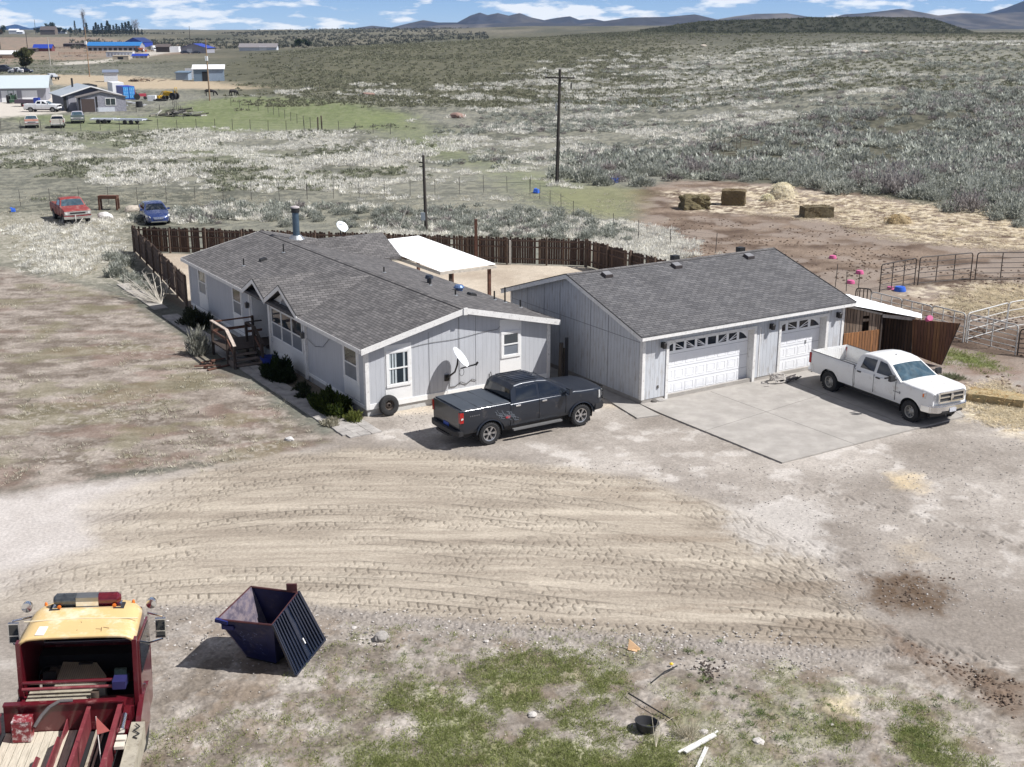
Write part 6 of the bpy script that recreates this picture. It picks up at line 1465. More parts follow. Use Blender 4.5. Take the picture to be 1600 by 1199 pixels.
def scatter(n, polys, seed, ymin, ymax, dens=None, tmin=-.52, tmax=.52, power=0.0):
    rs = np.random.RandomState(seed); out = []
    tot = 0
    while tot < n:
        Y = np.exp(rs.uniform(np.log(ymin), np.log(ymax), 60000)).astype(np.float32); X = (rs.uniform(tmin, tmax, 60000) * Y).astype(np.float32)
        ok = np.zeros(X.shape, np.float32)
        for pl, w in polys:
            d = psd(X, Y, pl) + (fbm(X * .1, Y * .1, seed + 50, 3) - .5) * .12 * Y
            ok = np.maximum(ok, sst(-.02, .02, d / Y) * w)
        if dens is not None: ok = ok * dens(X, Y)
        keep = rs.uniform(0, 1, X.shape) < ok
        out.append(np.stack([X[keep], Y[keep]], -1)); tot += keep.sum()
        if len(out) > 60: break
    return np.concatenate(out)[:n]
BLOCK = [[(-24.9, 76.3), (4.9, 71.4), (10.8, 61), (20, 66), (20, 40), (-6, 41), (-25, 60)]]
def free(P, pad=0.):
    ok = np.ones(len(P), bool)
    for pl in BLOCK: ok &= psd(P[:, 0], P[:, 1], pl) < -pad
    return P[ok]
RIGHT = PX((1000, 262), (1060, 282), (1160, 283), (1280, 292), (1400, 305), (1500, 330), (1620, 352), (1900, 400), (2100, 330), (2100, 150), (1600, 160), (1430, 178), (1330, 190), (1180, 208), (1080, 232), (940, 252), (920, 280), (970, 285))
RIGHTH = PX((980, 262), (1080, 240), (1180, 222), (1300, 215), (1430, 195), (2100, 165), (2100, 200), (1600, 210), (1500, 230), (1300, 250), (1160, 270), (1060, 275))
BEHIND = PX((270, 335), (340, 318), (480, 330), (600, 318), (700, 300), (830, 310), (900, 345), (1000, 372), (1050, 405), (1010, 400), (900, 372), (700, 362), (400, 352), (270, 345))
P = free(scatter(1500, [(RIGHT, 1.0)], 3, 85, 135)); 
def thin(P, dmin):
    out = []
    for p in P:
        if all((p[0] - q[0]) ** 2 + (p[1] - q[1]) ** 2 > dmin * dmin for q in out): out.append(p)
    return np.array(out)
P = thin(P, 1.7); P = P[np.argsort(P[:, 1])][:190]
maxY = P[:, 1].max() if len(P) else 100
for i, p in enumerate(P):
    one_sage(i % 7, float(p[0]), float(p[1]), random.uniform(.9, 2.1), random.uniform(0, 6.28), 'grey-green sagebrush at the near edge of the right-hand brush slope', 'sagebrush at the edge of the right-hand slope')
P2 = thin(free(scatter(500, [(BEHIND, 1.0)], 8, 74, 108), .6), 1.25); P2 = P2[np.argsort(P2[:, 1])][:95]
for i, p in enumerate(P2):
    one_sage(i % 6, float(p[0]), float(p[1]), random.uniform(.55, 1.0), random.uniform(0, 6.28), 'grey sagebrush in the scrub strip just behind the board fence', 'sagebrush behind the board fence')
for i, (u, v, s) in enumerate(((190, 432, 1.2), (183, 405, 1.0), (200, 415, 1.1), (215, 440, .9), (228, 452, .8))):
    q = W(u, v); one_sage(i, q[0] - .3, q[1], s, i, 'greyish bush outside the left board fence beside the narrow path', 'bushes outside the left board fence')
def mass(name, P, tmpl, seed, smin, smax, mater=None, zoff=0., grow=None, cvar=.25, kind=True, label=None, tint=None, zf=terrain):
    rs = np.random.RandomState(seed); Vs, Cs = [], []
    zz = zf(P[:, 0], P[:, 1]); k = rs.randint(0, len(tmpl), len(P)); a = rs.uniform(0, 6.28, len(P)); s = rs.uniform(smin, smax, len(P))
    if grow is not None: s = s * grow(P[:, 1])
    cv = rs.uniform(1 - cvar, 1 + cvar, len(P))
    for j in range(len(tmpl)):
        sel = np.where(k == j)[0]
        if not len(sel): continue
        V, c = tmpl[j]; ca, sa = np.cos(a[sel]), np.sin(a[sel]); Vf = V.reshape(-1, 3); S = s[sel][:, None]
        x = Vf[None, :, 0] * S; y = Vf[None, :, 1] * S; z = Vf[None, :, 2] * S
        X = x * ca[:, None] - y * sa[:, None] + P[sel, 0][:, None]; Y = x * sa[:, None] + y * ca[:, None] + P[sel, 1][:, None]; Z = z + zz[sel][:, None] + zoff
        Vs.append(np.stack([X, Y, Z], -1).reshape(-1, 3)); cc = np.repeat(c, 3, axis=0) if len(c) * 3 == len(Vf) else c
        C_ = cc[None] * cv[sel][:, None, None]
        if tint is not None: C_ = C_ * tint(P[sel])[:, None, :]
        Cs.append(C_.reshape(-1, 3))
    V = np.concatenate(Vs); C_ = np.concatenate(Cs)
    o = np_mesh(name, V, np.arange(len(V)).reshape(-1, 3), mater or LEAF, cols=C_)
    if kind: tag(o, kind='stuff')
    return o
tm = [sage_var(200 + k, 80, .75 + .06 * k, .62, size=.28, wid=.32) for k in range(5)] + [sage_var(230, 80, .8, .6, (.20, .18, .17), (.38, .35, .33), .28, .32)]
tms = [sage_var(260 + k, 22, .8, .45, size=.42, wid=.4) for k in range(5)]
UP = PX((960, 100), (1100, 82), (1300, 78), (1600, 84), (2000, 90), (2000, 60), (1600, 55), (1200, 62), (1000, 75), (900, 90))
MID = PX((640, 300), (960, 262), (1100, 230), (1300, 200), (1600, 160), (1900, 120), (1900, 92), (1300, 85), (1000, 100), (900, 130), (700, 210))
Pm = free(scatter(4600, [(RIGHT, 1.0), (RIGHTH, 1.0)], 13, max(100, maxY - 8), 330, dens=lambda X, Y: .10 + .90 * sst(.38, .6, fbm(X * .12, Y * .12, 77, 3))))
mass('sagebrush_scrub', Pm, tm, 1, .5, 1.5, cvar=.42, tint=lambda p: np.ones((len(p), 3)))
Pm = free(scatter(3600, [(MID, .35), (BEHIND, .3)], 15, 80, 400, dens=lambda X, Y: sst(.42, .6, fbm(X * .07, Y * .05, 79, 4))))
mass('sagebrush_scrub', Pm, tm, 2, .3, .8, grow=lambda Y: .9 + Y / 900)
Pu = scatter(6000, [(PX((960, 92), (1100, 78), (1300, 74), (1600, 86), (2000, 92), (2000, 50), (1600, 50), (1200, 56), (1000, 66), (900, 80)), 1.0)], 19, 330, 1000)
mass('sagebrush_scrub', Pu, tms, 22, .8, 1.8, tint=lambda p: np.tile([[.50, .49, .40]], (len(p), 1)))
rsm = np.random.RandomState(4); Ym = rsm.uniform(840, 1080, 4200).astype(np.float32); Xm = (rsm.uniform(.105, .372, 4200) * Ym).astype(np.float32)
mass('sagebrush_scrub', np.stack([Xm, Ym], -1), tms, 23, 1.3, 2.6, tint=lambda p: np.tile([[.30, .31, .24]], (len(p), 1)))
ALLF = PX((-400, 330), (2100, 330), (2100, 60), (-400, 70))
Pm = free(scatter(15000, [(PX((420, 170), (2000, 170), (2000, 58), (1200, 62), (800, 68), (430, 84)), 1.0)], 16, 180, 760, dens=lambda X, Y: (.35 + .65 * sst(.4, .55, fbm(X * .04, Y * .03, 81, 3))) * np.where(X / Y < .13, 1.0, .45)))
mass('low_brush', Pm, tms, 3, .35, .95, grow=lambda Y: .8 + Y / 1100, tint=lambda p: np.tile([[.62, .60, .48]], (len(p), 1)))
Pm = free(scatter(2500, [(PX((-300, 300), (640, 300), (640, 200), (-300, 215)), .5), (PX((-300, 120), (60, 120), (240, 100), (240, 80), (-300, 80)), 1.0)], 17, 85, 600, dens=lambda X, Y: sst(.5, .62, fbm(X * .1, Y * .1, 83, 3))))
mass('low_brush', Pm, tms, 4, .25, .6, grow=lambda Y: .9 + Y / 700, tint=lambda p: np.tile([[.75, .75, .62]], (len(p), 1)))
# --- pale bunch grass
def tuft(seed, n, r, h, c1=(.60, .58, .51), c2=(.86, .845, .79), size=.20, wid=.14):
    rs = np.random.RandomState(seed); V = blades(n, rs, size, 1.0, up=.45, wid=wid, inner=.0, dome=(r * 1.25, r, h), lean=1.2); return V, ccol(c1, c2, n, rs, .15)
tt = [tuft(300 + k, 46, .42, .16) for k in range(6)]; ttf = [tuft(320 + k, 24, .60, .16, size=.30, wid=.22) for k in range(5)]
def clump(s1, s2, lo, hi, se): return lambda X, Y: sst(lo, hi, fbm(X * s1, Y * s2, se, 4))
A_l = PX((-60, 205), (150, 228), (330, 200), (500, 208), (640, 228), (700, 290), (560, 302), (400, 298), (160, 290), (140, 240), (-60, 262))
A_c = PX((420, 152), (900, 168), (960, 150), (1010, 118), (1000, 108), (860, 122), (760, 140), (430, 146))
A_r = PX((640, 190), (860, 175), (1000, 170), (1300, 130), (1600, 112), (1600, 90), (1200, 108), (1000, 118), (900, 160), (700, 170))
A_r2 = PX((700, 215), (860, 290), (940, 262), (1100, 215), (1330, 190), (1440, 172), (1440, 150), (1200, 150), (900, 180))
A_b = PX((0, 345), (190, 345), (215, 395), (190, 445), (150, 440), (0, 410))
Pm = free(scatter(5200, [(A_l, 1.0), (BEHIND, .55), (A_r2, .8)], 21, 74, 190, dens=clump(.22, .22, .50, .60, 85)))
mass('bunch_grass', Pm, tt, 5, .7, 1.5)
Pm = free(scatter(5200, [(A_l, .6), (A_c, 1.0), (A_r, .9), (A_r2, .9)], 23, 110, 480, dens=clump(.12, .09, .50, .60, 87)))
mass('bunch_grass', Pm, ttf, 6, .7, 1.3, grow=lambda Y: .75 + Y / 330)
Pm = free(scatter(2600, [(PX((900, 372), (960, 352), (1010, 378), (1062, 402), (1040, 412), (960, 392)), 1.0), (PX((620, 362), (900, 352), (960, 365), (900, 375), (620, 366)), .8), (A_b, .35)], 25, 62, 96), .25)
mass('bunch_grass', Pm, tt, 7, .55, 1.1)
tn = [tuft(340 + k, 12, .16, .08, (.44, .41, .32), (.68, .64, .53), size=.12, wid=.10) for k in range(4)]
Pm = scatter(6500, [(A_b, 1.0), (PX((-400, 415), (150, 455), (330, 570), (520, 690), (330, 730), (0, 765), (-500, 790)), .16), (PX((-400, 300), (1000, 300), (1000, 345), (-400, 345)), .6)], 27, 33, 105, dens=clump(.5, .5, .42, .6, 89))
mass('dry_grass', free(Pm), tn, 8, .5, 1.2)
# --- short green grass in the foreground
tg_ = [tuft(360 + k, 22, .13, .035, (.17, .21, .06), (.36, .38, .17), size=.045, wid=.14) for k in range(5)]
FGP = PX((560, 1010), (960, 1015), (1300, 1045), (1500, 1090), (1620, 1150), (1620, 1290), (220, 1290), (230, 1160), (400, 1110))
def gdens(X, Y):
    g1 = fbm(X * .8, Y * .8, 63, 5); n2 = fbm(X * 5, Y * 5, 3, 4); return sst(.33, .56, g1 + .35 * (n2 - .5)) + .03
Pm = scatter(10500, [(FGP, .14), (PX((700, 1060), (860, 1030), (960, 1060), (1080, 1130), (1150, 1300), (520, 1300), (560, 1150), (620, 1090)), 1.0), (PX((1300, 1130), (1420, 1100), (1500, 1180), (1500, 1290), (1330, 1290)), 1.0)], 29, 18.0, 26, dens=gdens)
mass('short_grass', Pm, tg_, 9, .5, 1.45, zf=lambda x, y: np.zeros_like(x) + .012)
tgs = [tuft(380 + k, 60, .16, .06, (.11, .17, .06), (.22, .28, .11), size=.07, wid=.14) for k in range(3)]
Pm = scatter(90, [(PX((1080, 1015), (1330, 1040), (1560, 1110), (1560, 1200), (1150, 1200), (1080, 1080)), 1.0), (PX((560, 1010), (760, 1015), (700, 1060), (560, 1060)), .5)], 31, 19, 25, dens=clump(1.2, 1.2, .5, .62, 90))
mass('weeds', Pm, tgs, 10, .4, .9, zf=lambda x, y: np.zeros_like(x) + .01)
Pm = scatter(260, [(PX((1490, 552), (1535, 560), (1555, 576), (1500, 568)), 1.0)], 33, 44, 54)
mass('short_grass', Pm, tg_, 11, 1.2, 2.4, zf=lambda x, y: np.zeros_like(x))
# --- stones, clods, straw
ico = None
def rock_tmpl(seed, c1, c2):
    bm = bmesh.new(); bmesh.ops.create_icosphere(bm, subdivisions=1, radius=1); rs = np.random.RandomState(seed)
    V = np.array([v.co[:] for v in bm.verts]) * rs.uniform(.72, 1.1, (len(bm.verts), 1)) * np.array([1, rs.uniform(.6, .95), rs.uniform(.45, .7)])
    F = np.array([[v.index for v in f.verts] for f in bm.faces]); bm.free(); T = V[F]; T[:, :, 2] += .15; return T, ccol(c1, c2, len(T), rs, .02) * 0 + np.array(c1) + (np.array(c2) - np.array(c1)) * rs.uniform(0, 1)
ROCKM = mat('stone', attr=True, rough=.9, var=.25, vs=30, spec=.2)
rt = [rock_tmpl(400 + k, (.20, .18, .165), (.50, .47, .44)) for k in range(7)]
BERM = PX((520, 968), (650, 974), (900, 996), (1100, 1008), (1250, 1018), (1250, 1032), (1100, 1024), (900, 1014), (650, 996), (560, 990), (520, 985))
zg = lambda x, y: np.zeros_like(x) + .005
mass('gravel', scatter(1500, [(BERM, 1.0), (PX((215, 965), (340, 955), (560, 965), (560, 985), (215, 1000)), .5)], 41, 19, 30), rt, 12, .012, .045, ROCKM, zf=zg)
mass('gravel', scatter(2600, [(FGP, 1.0), (PX((215, 980), (560, 980), (600, 1200), (215, 1200)), .8), (PX((1250, 1000), (1600, 1000), (1600, 1200), (1250, 1050)), .8)], 43, 18, 28), rt, 13, .008, .028, ROCKM, zf=zg)
mass('gravel', scatter(1800, [(PX((590, 640), (690, 615), (690, 680), (600, 690)), 1.0), (PX((600, 690), (1200, 730), (1600, 700), (1600, 1000), (1300, 960), (1150, 780)), .5)], 45, 26, 45), rt, 14, .010, .035, ROCKM, zf=zg)
ct = [rock_tmpl(420 + k, (.10, .07, .052), (.20, .15, .115)) for k in range(4)]
mass('manure_clods', scatter(1700, [(PX((1040, 330), (1250, 345), (1600, 400), (1700, 440), (1600, 640), (1480, 560), (1350, 520), (1300, 450), (1080, 390)), 1.0)], 47, 42, 92, dens=clump(.25, .25, .4, .62, 91)), ct, 15, .03, .11, ROCKM, zf=zg)
mass('manure_clods', scatter(420, [(PX((1350, 905), (1470, 900), (1480, 965), (1370, 955)), .6), (PX((1380, 985), (1600, 1065), (1600, 1130), (1440, 1040)), 1.0)], 48, 20, 33), ct, 16, .012, .05, ROCKM, zf=zg)
def straw_t(seed):
    rs = np.random.RandomState(seed); n = 22; P_ = rs.uniform(-.4, .4, (n, 3)) * np.array([1, 1, .08]) + np.array([0, 0, .05]); a = rs.uniform(0, 6.28, n); d = np.stack([np.cos(a), np.sin(a), rs.uniform(-.1, .3, n)], -1) * rs.uniform(.12, .3, (n, 1)); s_ = np.stack([-np.sin(a), np.cos(a), a * 0], -1) * .016
    V = np.stack([P_ - s_, P_ + s_, P_ + d], 1); V[:, :, 2] = np.maximum(V[:, :, 2], .012); return V, ccol((.48, .40, .26), (.78, .70, .53), n, rs, .1)
stt = [straw_t(440 + k) for k in range(5)]
SP1 = PX((1040, 300), (1180, 295), (1320, 308), (1600, 335), (1800, 380), (1800, 400), (1440, 378), (1330, 350), (1200, 332)); SP2 = PX((1490, 610), (1560, 598), (1640, 640), (1700, 700), (1540, 665)); SP3 = PX((1450, 450), (1560, 440), (1680, 450), (1680, 500), (1500, 485))
mass('loose_straw', scatter(5200, [(SP1, .6), (SP2, 1.0), (SP3, .9)], 51, 36, 105), stt, 17, .35, .95, zf=zg)
# individually placed stones
def stone(label, u, v, s, c, seed, group=None, flat=.65, name='boulder', z=0):
    bm = bmesh.new(); bmesh.ops.create_icosphere(bm, subdivisions=3, radius=1); r2 = np.random.RandomState(seed); o_ = r2.uniform(0, 50, 3)
    for vv in bm.verts:
        n_ = vv.co.normalized(); q = float(fbm(np.array([n_.x * 1.3 + o_[0] + n_.z]), np.array([n_.y * 1.3 + o_[1] - n_.z]), seed, 4)[0]); vv.co = n_ * (.7 + .7 * q)
        vv.co.z = vv.co.z * flat + flat * .35
    me = bpy.data.meshes.new(name); bm.to_mesh(me); bm.free(); me.materials.append(mat('rock_' + ('%.2f' % c[0]).replace('.', ''), c, .9, var=.25, vs=4, bump=.5, bs=10)); o = bpy.data.objects.new(name, me); COL.objects.link(o)
    q = W(u, v); o.location = (q[0], q[1], z + gz(*q)); o.scale = s if isinstance(s, tuple) else (s, s, s); o.rotation_euler = (0, 0, seed); return tag(o, label, 'rock', group)
stone('grey boulder half set in the gravel edge right of the dumpster', 596, 998, (.20, .15, .19), (.30, .28, .26), 1)
for k, (u, v, s, lb) in enumerate(((553, 982, .07, 'small grey stone at the gravel edge, nearest the lid of the dumpster'), (572, 990, .05, 'tiny dark stone just left of the grey boulder'), (760, 1003, .06, 'small grey stone in the gravel edge above the green grass'), (1300, 1133, .05, 'white pebble in the green grass at lower right'), (1100, 1145, .09, 'pale flat stone in the grass above the white boards'), (1185, 1160, .12, 'pale crumbled lump of earth right of the white boards'), (832, 1118, .10, 'broken pale stone in the middle of the green grass'))): stone(lb, u, v, s, (.50, .47, .44) if k != 1 else (.15, .14, .13), 10 + k, flat=.5)
stone('white rounded rock between the red truck and the blue car', 164, 341, (.55, .36, .42), (.72, .71, .69), 3, flat=.8)
stone('tan rounded boulder left of the blue car', 206, 330, (.60, .45, .45), (.42, .37, .31), 4, flat=.8)
stone('reddish rock outcrop in the middle of the range', 715, 184, (1.6, 1.2, 1.0), (.26, .17, .14), 5); stone('reddish low rock left of the larger outcrop', 575, 155, (1.6, 1.0, .7), (.24, .16, .13), 6)
stone('pale rocks on the bare rise above the slope', 1098, 103, (1.6, 1.0, .9), (.42, .38, .35), 7); stone('grey rock pile among brush on the right range', 1347, 124, (1.6, 1.0, 1.1), (.42, .40, .38), 8)
stone('light chunk of rock at the edge of the dry lawn', 452, 688, (.16, .12, .14), (.58, .56, .54), 9); stone('flat stone beside the garage door frame', 1030, 628, (.22, .14, .12), (.34, .32, .30), 19, flat=.6, z=.05); stone('dark stone beside the flat one at the garage front', 1022, 630, (.13, .1, .1), (.12, .11, .10), 23, z=.05)
# ================================================================ HAY
HAYD = mat('hay_side', (.20, .165, .085), .95, var=.45, vs=5, bump=.8, bs=30, dirt=(.09, .07, .04), dirt_amt=.5, ds=5)
def bale(label, u, v, d, rz, c1, c2, seed, slump=.12, heap=False, name='hay_bale'):
    q = W(u, v); t = thing(name, label, 'hay bale' if not heap else 'hay heap', (q[0], q[1], gz(*q)), rz, 'hay bales')
    bm = bmesh.new()
    if heap:
        bmesh.ops.create_icosphere(bm, subdivisions=4, radius=1)
        for vv in bm.verts: vv.co = Vector((vv.co.x * d[0] / 2, vv.co.y * d[1] / 2, max(-.02, vv.co.z * d[2])))
    else:
        bmesh.ops.create_cube(bm, size=1); bmesh.ops.subdivide_edges(bm, edges=bm.edges, cuts=9, use_grid_fill=True)
        for vv in bm.verts: vv.co = Vector((vv.co.x * d[0], vv.co.y * d[1], (vv.co.z + .5) * d[2]))
    for vv in bm.verts:
        p = vv.co; f = float(fbm(np.array([p.x * 1.8 + seed * 9 + p.z]), np.array([p.y * 1.8 + p.z * 1.3]), seed, 4)[0]) - .5
        n_ = Vector((p.x / d[0] * 2, p.y / d[1] * 2, (p.z / d[2] - .5) * 2)); h = p.z / d[2]
        if p.z > .02: vv.co += n_ * f * slump * 3; vv.co.z -= h * slump * (abs(n_.x) ** 3 + abs(n_.y) ** 3) * .5 * d[2]
        vv.co.z = max(0, vv.co.z)
    me = bpy.data.meshes.new('bale_body'); bm.to_mesh(me); bm.free(); me.materials.append(mat('hay_%d' % seed, c1, .95, var=.4, vs=6, bump=.9, bs=25, dirt=c2, dirt_amt=.6, ds=6)); o = bpy.data.objects.new('bale_body', me); COL.objects.link(o); o.parent = t
    rs = np.random.RandomState(seed); n = 900; P_ = rs.uniform(-.5, .5, (n, 3)) * np.array([d[0] * 1.02, d[1] * 1.02, 0]); edge = np.maximum(abs(P_[:, 0]) / d[0], abs(P_[:, 1]) / d[1]) * 2
    P_[:, 2] = d[2] * (1.0 if not heap else 1) * (np.sqrt(np.clip(1 - edge ** 2, 0, 1)) if heap else np.where(rs.uniform(0, 1, n) < .7, 1 - .12 * edge ** 3, rs.uniform(0, 1, n)))
    if not heap:
        sd = P_[:, 2] < d[2] * .85; P_[sd, 1] = np.sign(P_[sd, 1]) * d[1] * .5
    a = rs.uniform(0, 6.28, n); dd = np.stack([np.cos(a), np.sin(a), rs.uniform(-.4, .6, n)], -1) * rs.uniform(.1, .22, (n, 1)); s_ = np.cross(dd, rs.normal(0, 1, (n, 3))); s_ = s_ / np.linalg.norm(s_, axis=1)[:, None] * .018
    V = np.stack([P_ - s_, P_ + s_, P_ + dd], 1); V[:, :, 2] = np.maximum(V[:, :, 2], 0); leafmesh('loose_hay', V, ccol(c1, [min(1, x * 1.9) for x in c1], n, rs, .3), t)
    return t
GH = (.15, .125, .065); GP_ = (.50, .40, .22)
bale('slumped brown-green hay bale, leftmost in the feeding ground', 1084, 326, (2.1, 1.5, 1.05), .25, GH, (.07, .055, .03), 61, .22)
bale('tall square hay bale, second from left in the feeding ground', 1146, 320, (1.9, 1.4, 1.25), -.25, (.17, .13, .07), (.08, .06, .035), 62, .06)
bale('loose pale straw heap, lightest pile near the sagebrush edge', 1222, 310, (2.3, 1.9, 1.35), .1, (.56, .50, .37), (.40, .34, .24), 63, .10, True)
bale('small pale straw tuft beside the pale straw heap', 1199, 314, (1.0, .8, .55), .1, (.58, .52, .40), (.44, .38, .28), 67, .08, True)
bale('low square hay bale nearest the garage roof in the feeding ground', 1275, 339, (2.3, 1.3, .85), .12, (.15, .12, .07), (.075, .06, .035), 64, .05)
bale('small brown and yellow hay heap, rightmost in the feeding ground', 1403, 349, (1.8, 1.3, .65), .2, (.38, .30, .18), (.15, .11, .06), 65, .12, True)
bale('broken straw bale on the ground beside the white pickup front', 1556, 628, (2.0, 1.0, .34), R(-28), (.42, .32, .18), (.20, .20, .12), 66, .06)
q = W(1488, 592); rs_ = np.random.RandomState(3); V = blades(500, rs_, .16, 1.0, up=.3, wid=.12, inner=0, dome=(.7, .35, .16)); o = leafmesh('hay_clump', V, ccol((.14, .15, .09), (.30, .31, .20), 500, rs_)); o.location = (q[0], q[1], .0); o.rotation_euler = (0, 0, -.5); tag(o, 'grey-green clump of hay on the ground beside the white pickup hood', 'hay')
# ================================================================ TUBS, PANELS
PINK = mat('pink_plastic', (.60, .12, .28), .45, var=.08); BLUEPL = mat('blue_plastic', (.03, .12, .55), .4, var=.1)
def tub(label, u, v, r, h, m, flip=True, tilt=0, z=0, loc=None, name='feed_tub', group='feed tubs'):
    b = MB(); pr = [(.001, 0), (r, 0), (r * 1.02, .04), (r * .80, h), (.001, h)] if flip else [(.001, .03), (r * .7, .03), (r * .95, h), (r, h), (r * 1.0, h - .04), (r * .74, 0), (.001, 0)]
    b.lathe(pr, 22); o = b.build(name, m, None, smooth=35); q = loc or (*W(u, v), z); o.location = q if len(q) == 3 else (*q, z); o.rotation_euler = (tilt, 0, 0); return tag(o, label, 'tub', group)
tub('pink feed tub, farthest of the three on the bare ground', 1301, 404, .24, .19, PINK); tub('pink feed tub nearest the corner of the dark corral panels', 1343, 428, .24, .20, PINK); tub('pink feed tub nearest the garage roof', 1329, 443, .24, .18, PINK)
tub('pink tub lying at the foot of the dark corral panel', 1391, 452, .20, .14, PINK); tub('blue and white plastic tub at the foot of the dark corral panel', 1406, 455, .33, .25, BLUEPL)
gp = GP(14.3, -1.55); tub('pink bucket hung on the top edge of the brown plank gate', 0, 0, .16, .22, PINK, loc=(gp.x, gp.y, 1.88), tilt=1.0, name='bucket')
def tote(label, u, v, s, seed):
    q = W(u, v); b = MB(); b.box((0, 0, .2 * s), (.8 * s, .5 * s, .4 * s), taper=.8); b.bar((-.4 * s, 0, .1), (.5 * s, .2 * s, .45 * s), .25 * s, .05); o = b.build('plastic_barrel', BLUEPL); o.location = (*q, gz(*q)); o.rotation_euler = (0, .1, seed); return tag(o, label, 'plastic scrap')
tote('bright blue plastic scrap in the brush right of the tall pole', 960, 285, 1.0, .3); tote('bright blue plastic scrap left of the tall pole foot', 838, 302, .9, 1.3); tote('small blue plastic scrap in dry grass at the far left', 21, 331, .7, 2)
STW = mat('white_pipe', (.55, .55, .53), .5, dirt=(.35, .25, .18), dirt_amt=.3, ds=5); STD = mat('brown_pipe', (.035, .028, .025), .5, dirt=(.16, .10, .07), dirt_amt=.3)
def corral(label, p, q, h, m, rails=6, group='dark corral sections', z0=.12, mids=2, feet=True):
    p, q = Vector((*p, 0)), Vector((*q, 0)); L_ = (q - p).length; a = math.atan2(q.y - p.y, q.x - p.x); t = thing('corral_fence', label, 'corral fence', (p.x, p.y, 0), a, group)
    b = MB(); r = .05; cr_ = .15
    b.tube([(0, 0, 0), (0, 0, h - cr_), (cr_ * .3, 0, h - cr_ * .3), (cr_, 0, h), (L_ - cr_, 0, h), (L_ - cr_ * .3, 0, h - cr_ * .3), (L_, 0, h - cr_), (L_, 0, 0)], .032, 6); b.build('frame', m, t, smooth=50)
    for k in range(rails - 1):
        b = MB(); z = z0 + (h - z0) * k / (rails - 1); b.cyl((0, 0, z), (L_, 0, z), .021, .021, 6); b.build('rail', m, t, smooth=50)
    for k in range(mids):
        b = MB(); x = L_ * (k + 1) / (mids + 1); b.box((x, 0, (h + z0) / 2), (.05, .03, h - z0)); b.build('upright', m, t)
    return t
c0, c1_, c2_ = W(1374, 457), W(1431, 446), W(1519, 438); c3 = (c2_[0] + 4.6, c2_[1] + .2)
corral('dark pipe corral panel, the one ending by the blue tub', c0, (c1_[0] - .1, c1_[1]), 1.55, STD); corral('dark pipe corral panel, middle of the far row', (c1_[0] + .1, c1_[1]), (c2_[0] - .12, c2_[1]), 1.6, STD); corral('dark pipe corral panel running out of the right edge of view', (c2_[0] + .15, c2_[1]), c3, 1.6, STD)
qw = W(1506, 535); w0 = W(1362, 456, 1.3)
m1 = (w0[0] + (qw[0] - w0[0]) * .34, w0[1] + (qw[1] - w0[1]) * .34); m2 = (w0[0] + (qw[0] - w0[0]) * .66, w0[1] + (qw[1] - w0[1]) * .66)
corral('white pipe panel emerging from behind the shed roof', w0, m1, 1.3, STW, 5, 'white pipe panels'); corral('white pipe panel, middle one above the shed roof edge', m1, m2, 1.3, STW, 5, 'white pipe panels'); corral('white pipe panel meeting the gate corner behind the plank gate', m2, (qw[0] - .05, qw[1]), 1.35, STW, 5, 'white pipe panels')
qe = W(1586, 555); corral('white pipe gate swung toward the camera from the corner post', (qw[0] + .1, qw[1] - .1), qe, 1.35, STW, 6, 'white pipe panels', mids=1)
qf = (W(1571, 516)[0], W(1571, 516)[1]); corral('white pipe panel running up and right from the corner post', (qw[0] + .1, qw[1] + .1), qf, 1.35, STW, 4, 'white pipe panels', mids=1); corral('white pipe panel leaving the right edge of view', (qf[0] + .05, qf[1] + .05), (qf[0] + 2.6, qf[1] + 1.5), 1.35, STW, 4, 'white pipe panels', mids=1)
corral('dark wire gate at the right edge below the white panels', (qe[0] + .1, qe[1]), (qe[0] + 2.8, qe[1] - 1.6), 1.2, STD, 6)
corral('short dark pipe rack behind the shed roof', W(1338, 450, 1.1), W(1362, 452, 1.1), 1.1, STD, 2, mids=3)
corral('weathered range gate standing in the sagebrush', W(1131, 243), W(1150, 241), 2.0, BARK, 3, 'range gates', mids=0); corral('second weathered range gate, right of the first in the brush', W(1156, 238), W(1173, 236), 2.0, BARK, 3, 'range gates', mids=0)
# ---- wire fences
TP = mat('t_post', (.06, .055, .05), .7); WR = mat('fence_wire', (.16, .15, .14), .5, metal=.5)
def wire_fence(label, pts, n, h=1.35, r=.022, wood=False, wires=4, group=None):
    P_ = [Vector((p[0], p[1], gz(*p))) for p in pts]; t = thing('wire_fence', label, 'wire fence', tuple(P_[0]), 0, group); o = P_[0]
    Ls = [(b_ - a_).length for a_, b_ in zip(P_[:-1], P_[1:])]; T_ = sum(Ls); tops = []; r2 = random.Random(n)
    for i in range(n + 1):
        d = T_ * i / n
        for k, l in enumerate(Ls):
            if d <= l + 1e-6: break
            d -= l
        p = P_[k].lerp(P_[k + 1], min(1, d / l)); p.z = gz(p.x, p.y); hh = h + r2.uniform(-.1, .12); b = MB(); p = p - o; dx = r2.uniform(-.05, .05)
        b.cyl(p, p + Vector((dx, 0, hh)), r, r, 5); b.build('post', TP if not wood else BARK, t); tops.append(p)
    b = MB()
    for w_ in range(wires):
        z = h * (.3 + .65 * w_ / max(1, wires - 1))
        for p, q in zip(tops[:-1], tops[1:]): b.bar(p + Vector((0, 0, z)), q + Vector((0, 0, z)), .008)
    b.build('wire', WR, t); return t
wire_fence('wire fence on steel posts behind the red truck and the blue car', [W(-60, 324), W(60, 322), W(161, 320), W(336, 316), W(480, 312)], 12, 1.45)
wire_fence('wire fence on steel posts crossing scrub right of the short pole', [W(480, 312), W(640, 306), W(780, 300), W(828, 303)], 9, 1.45)
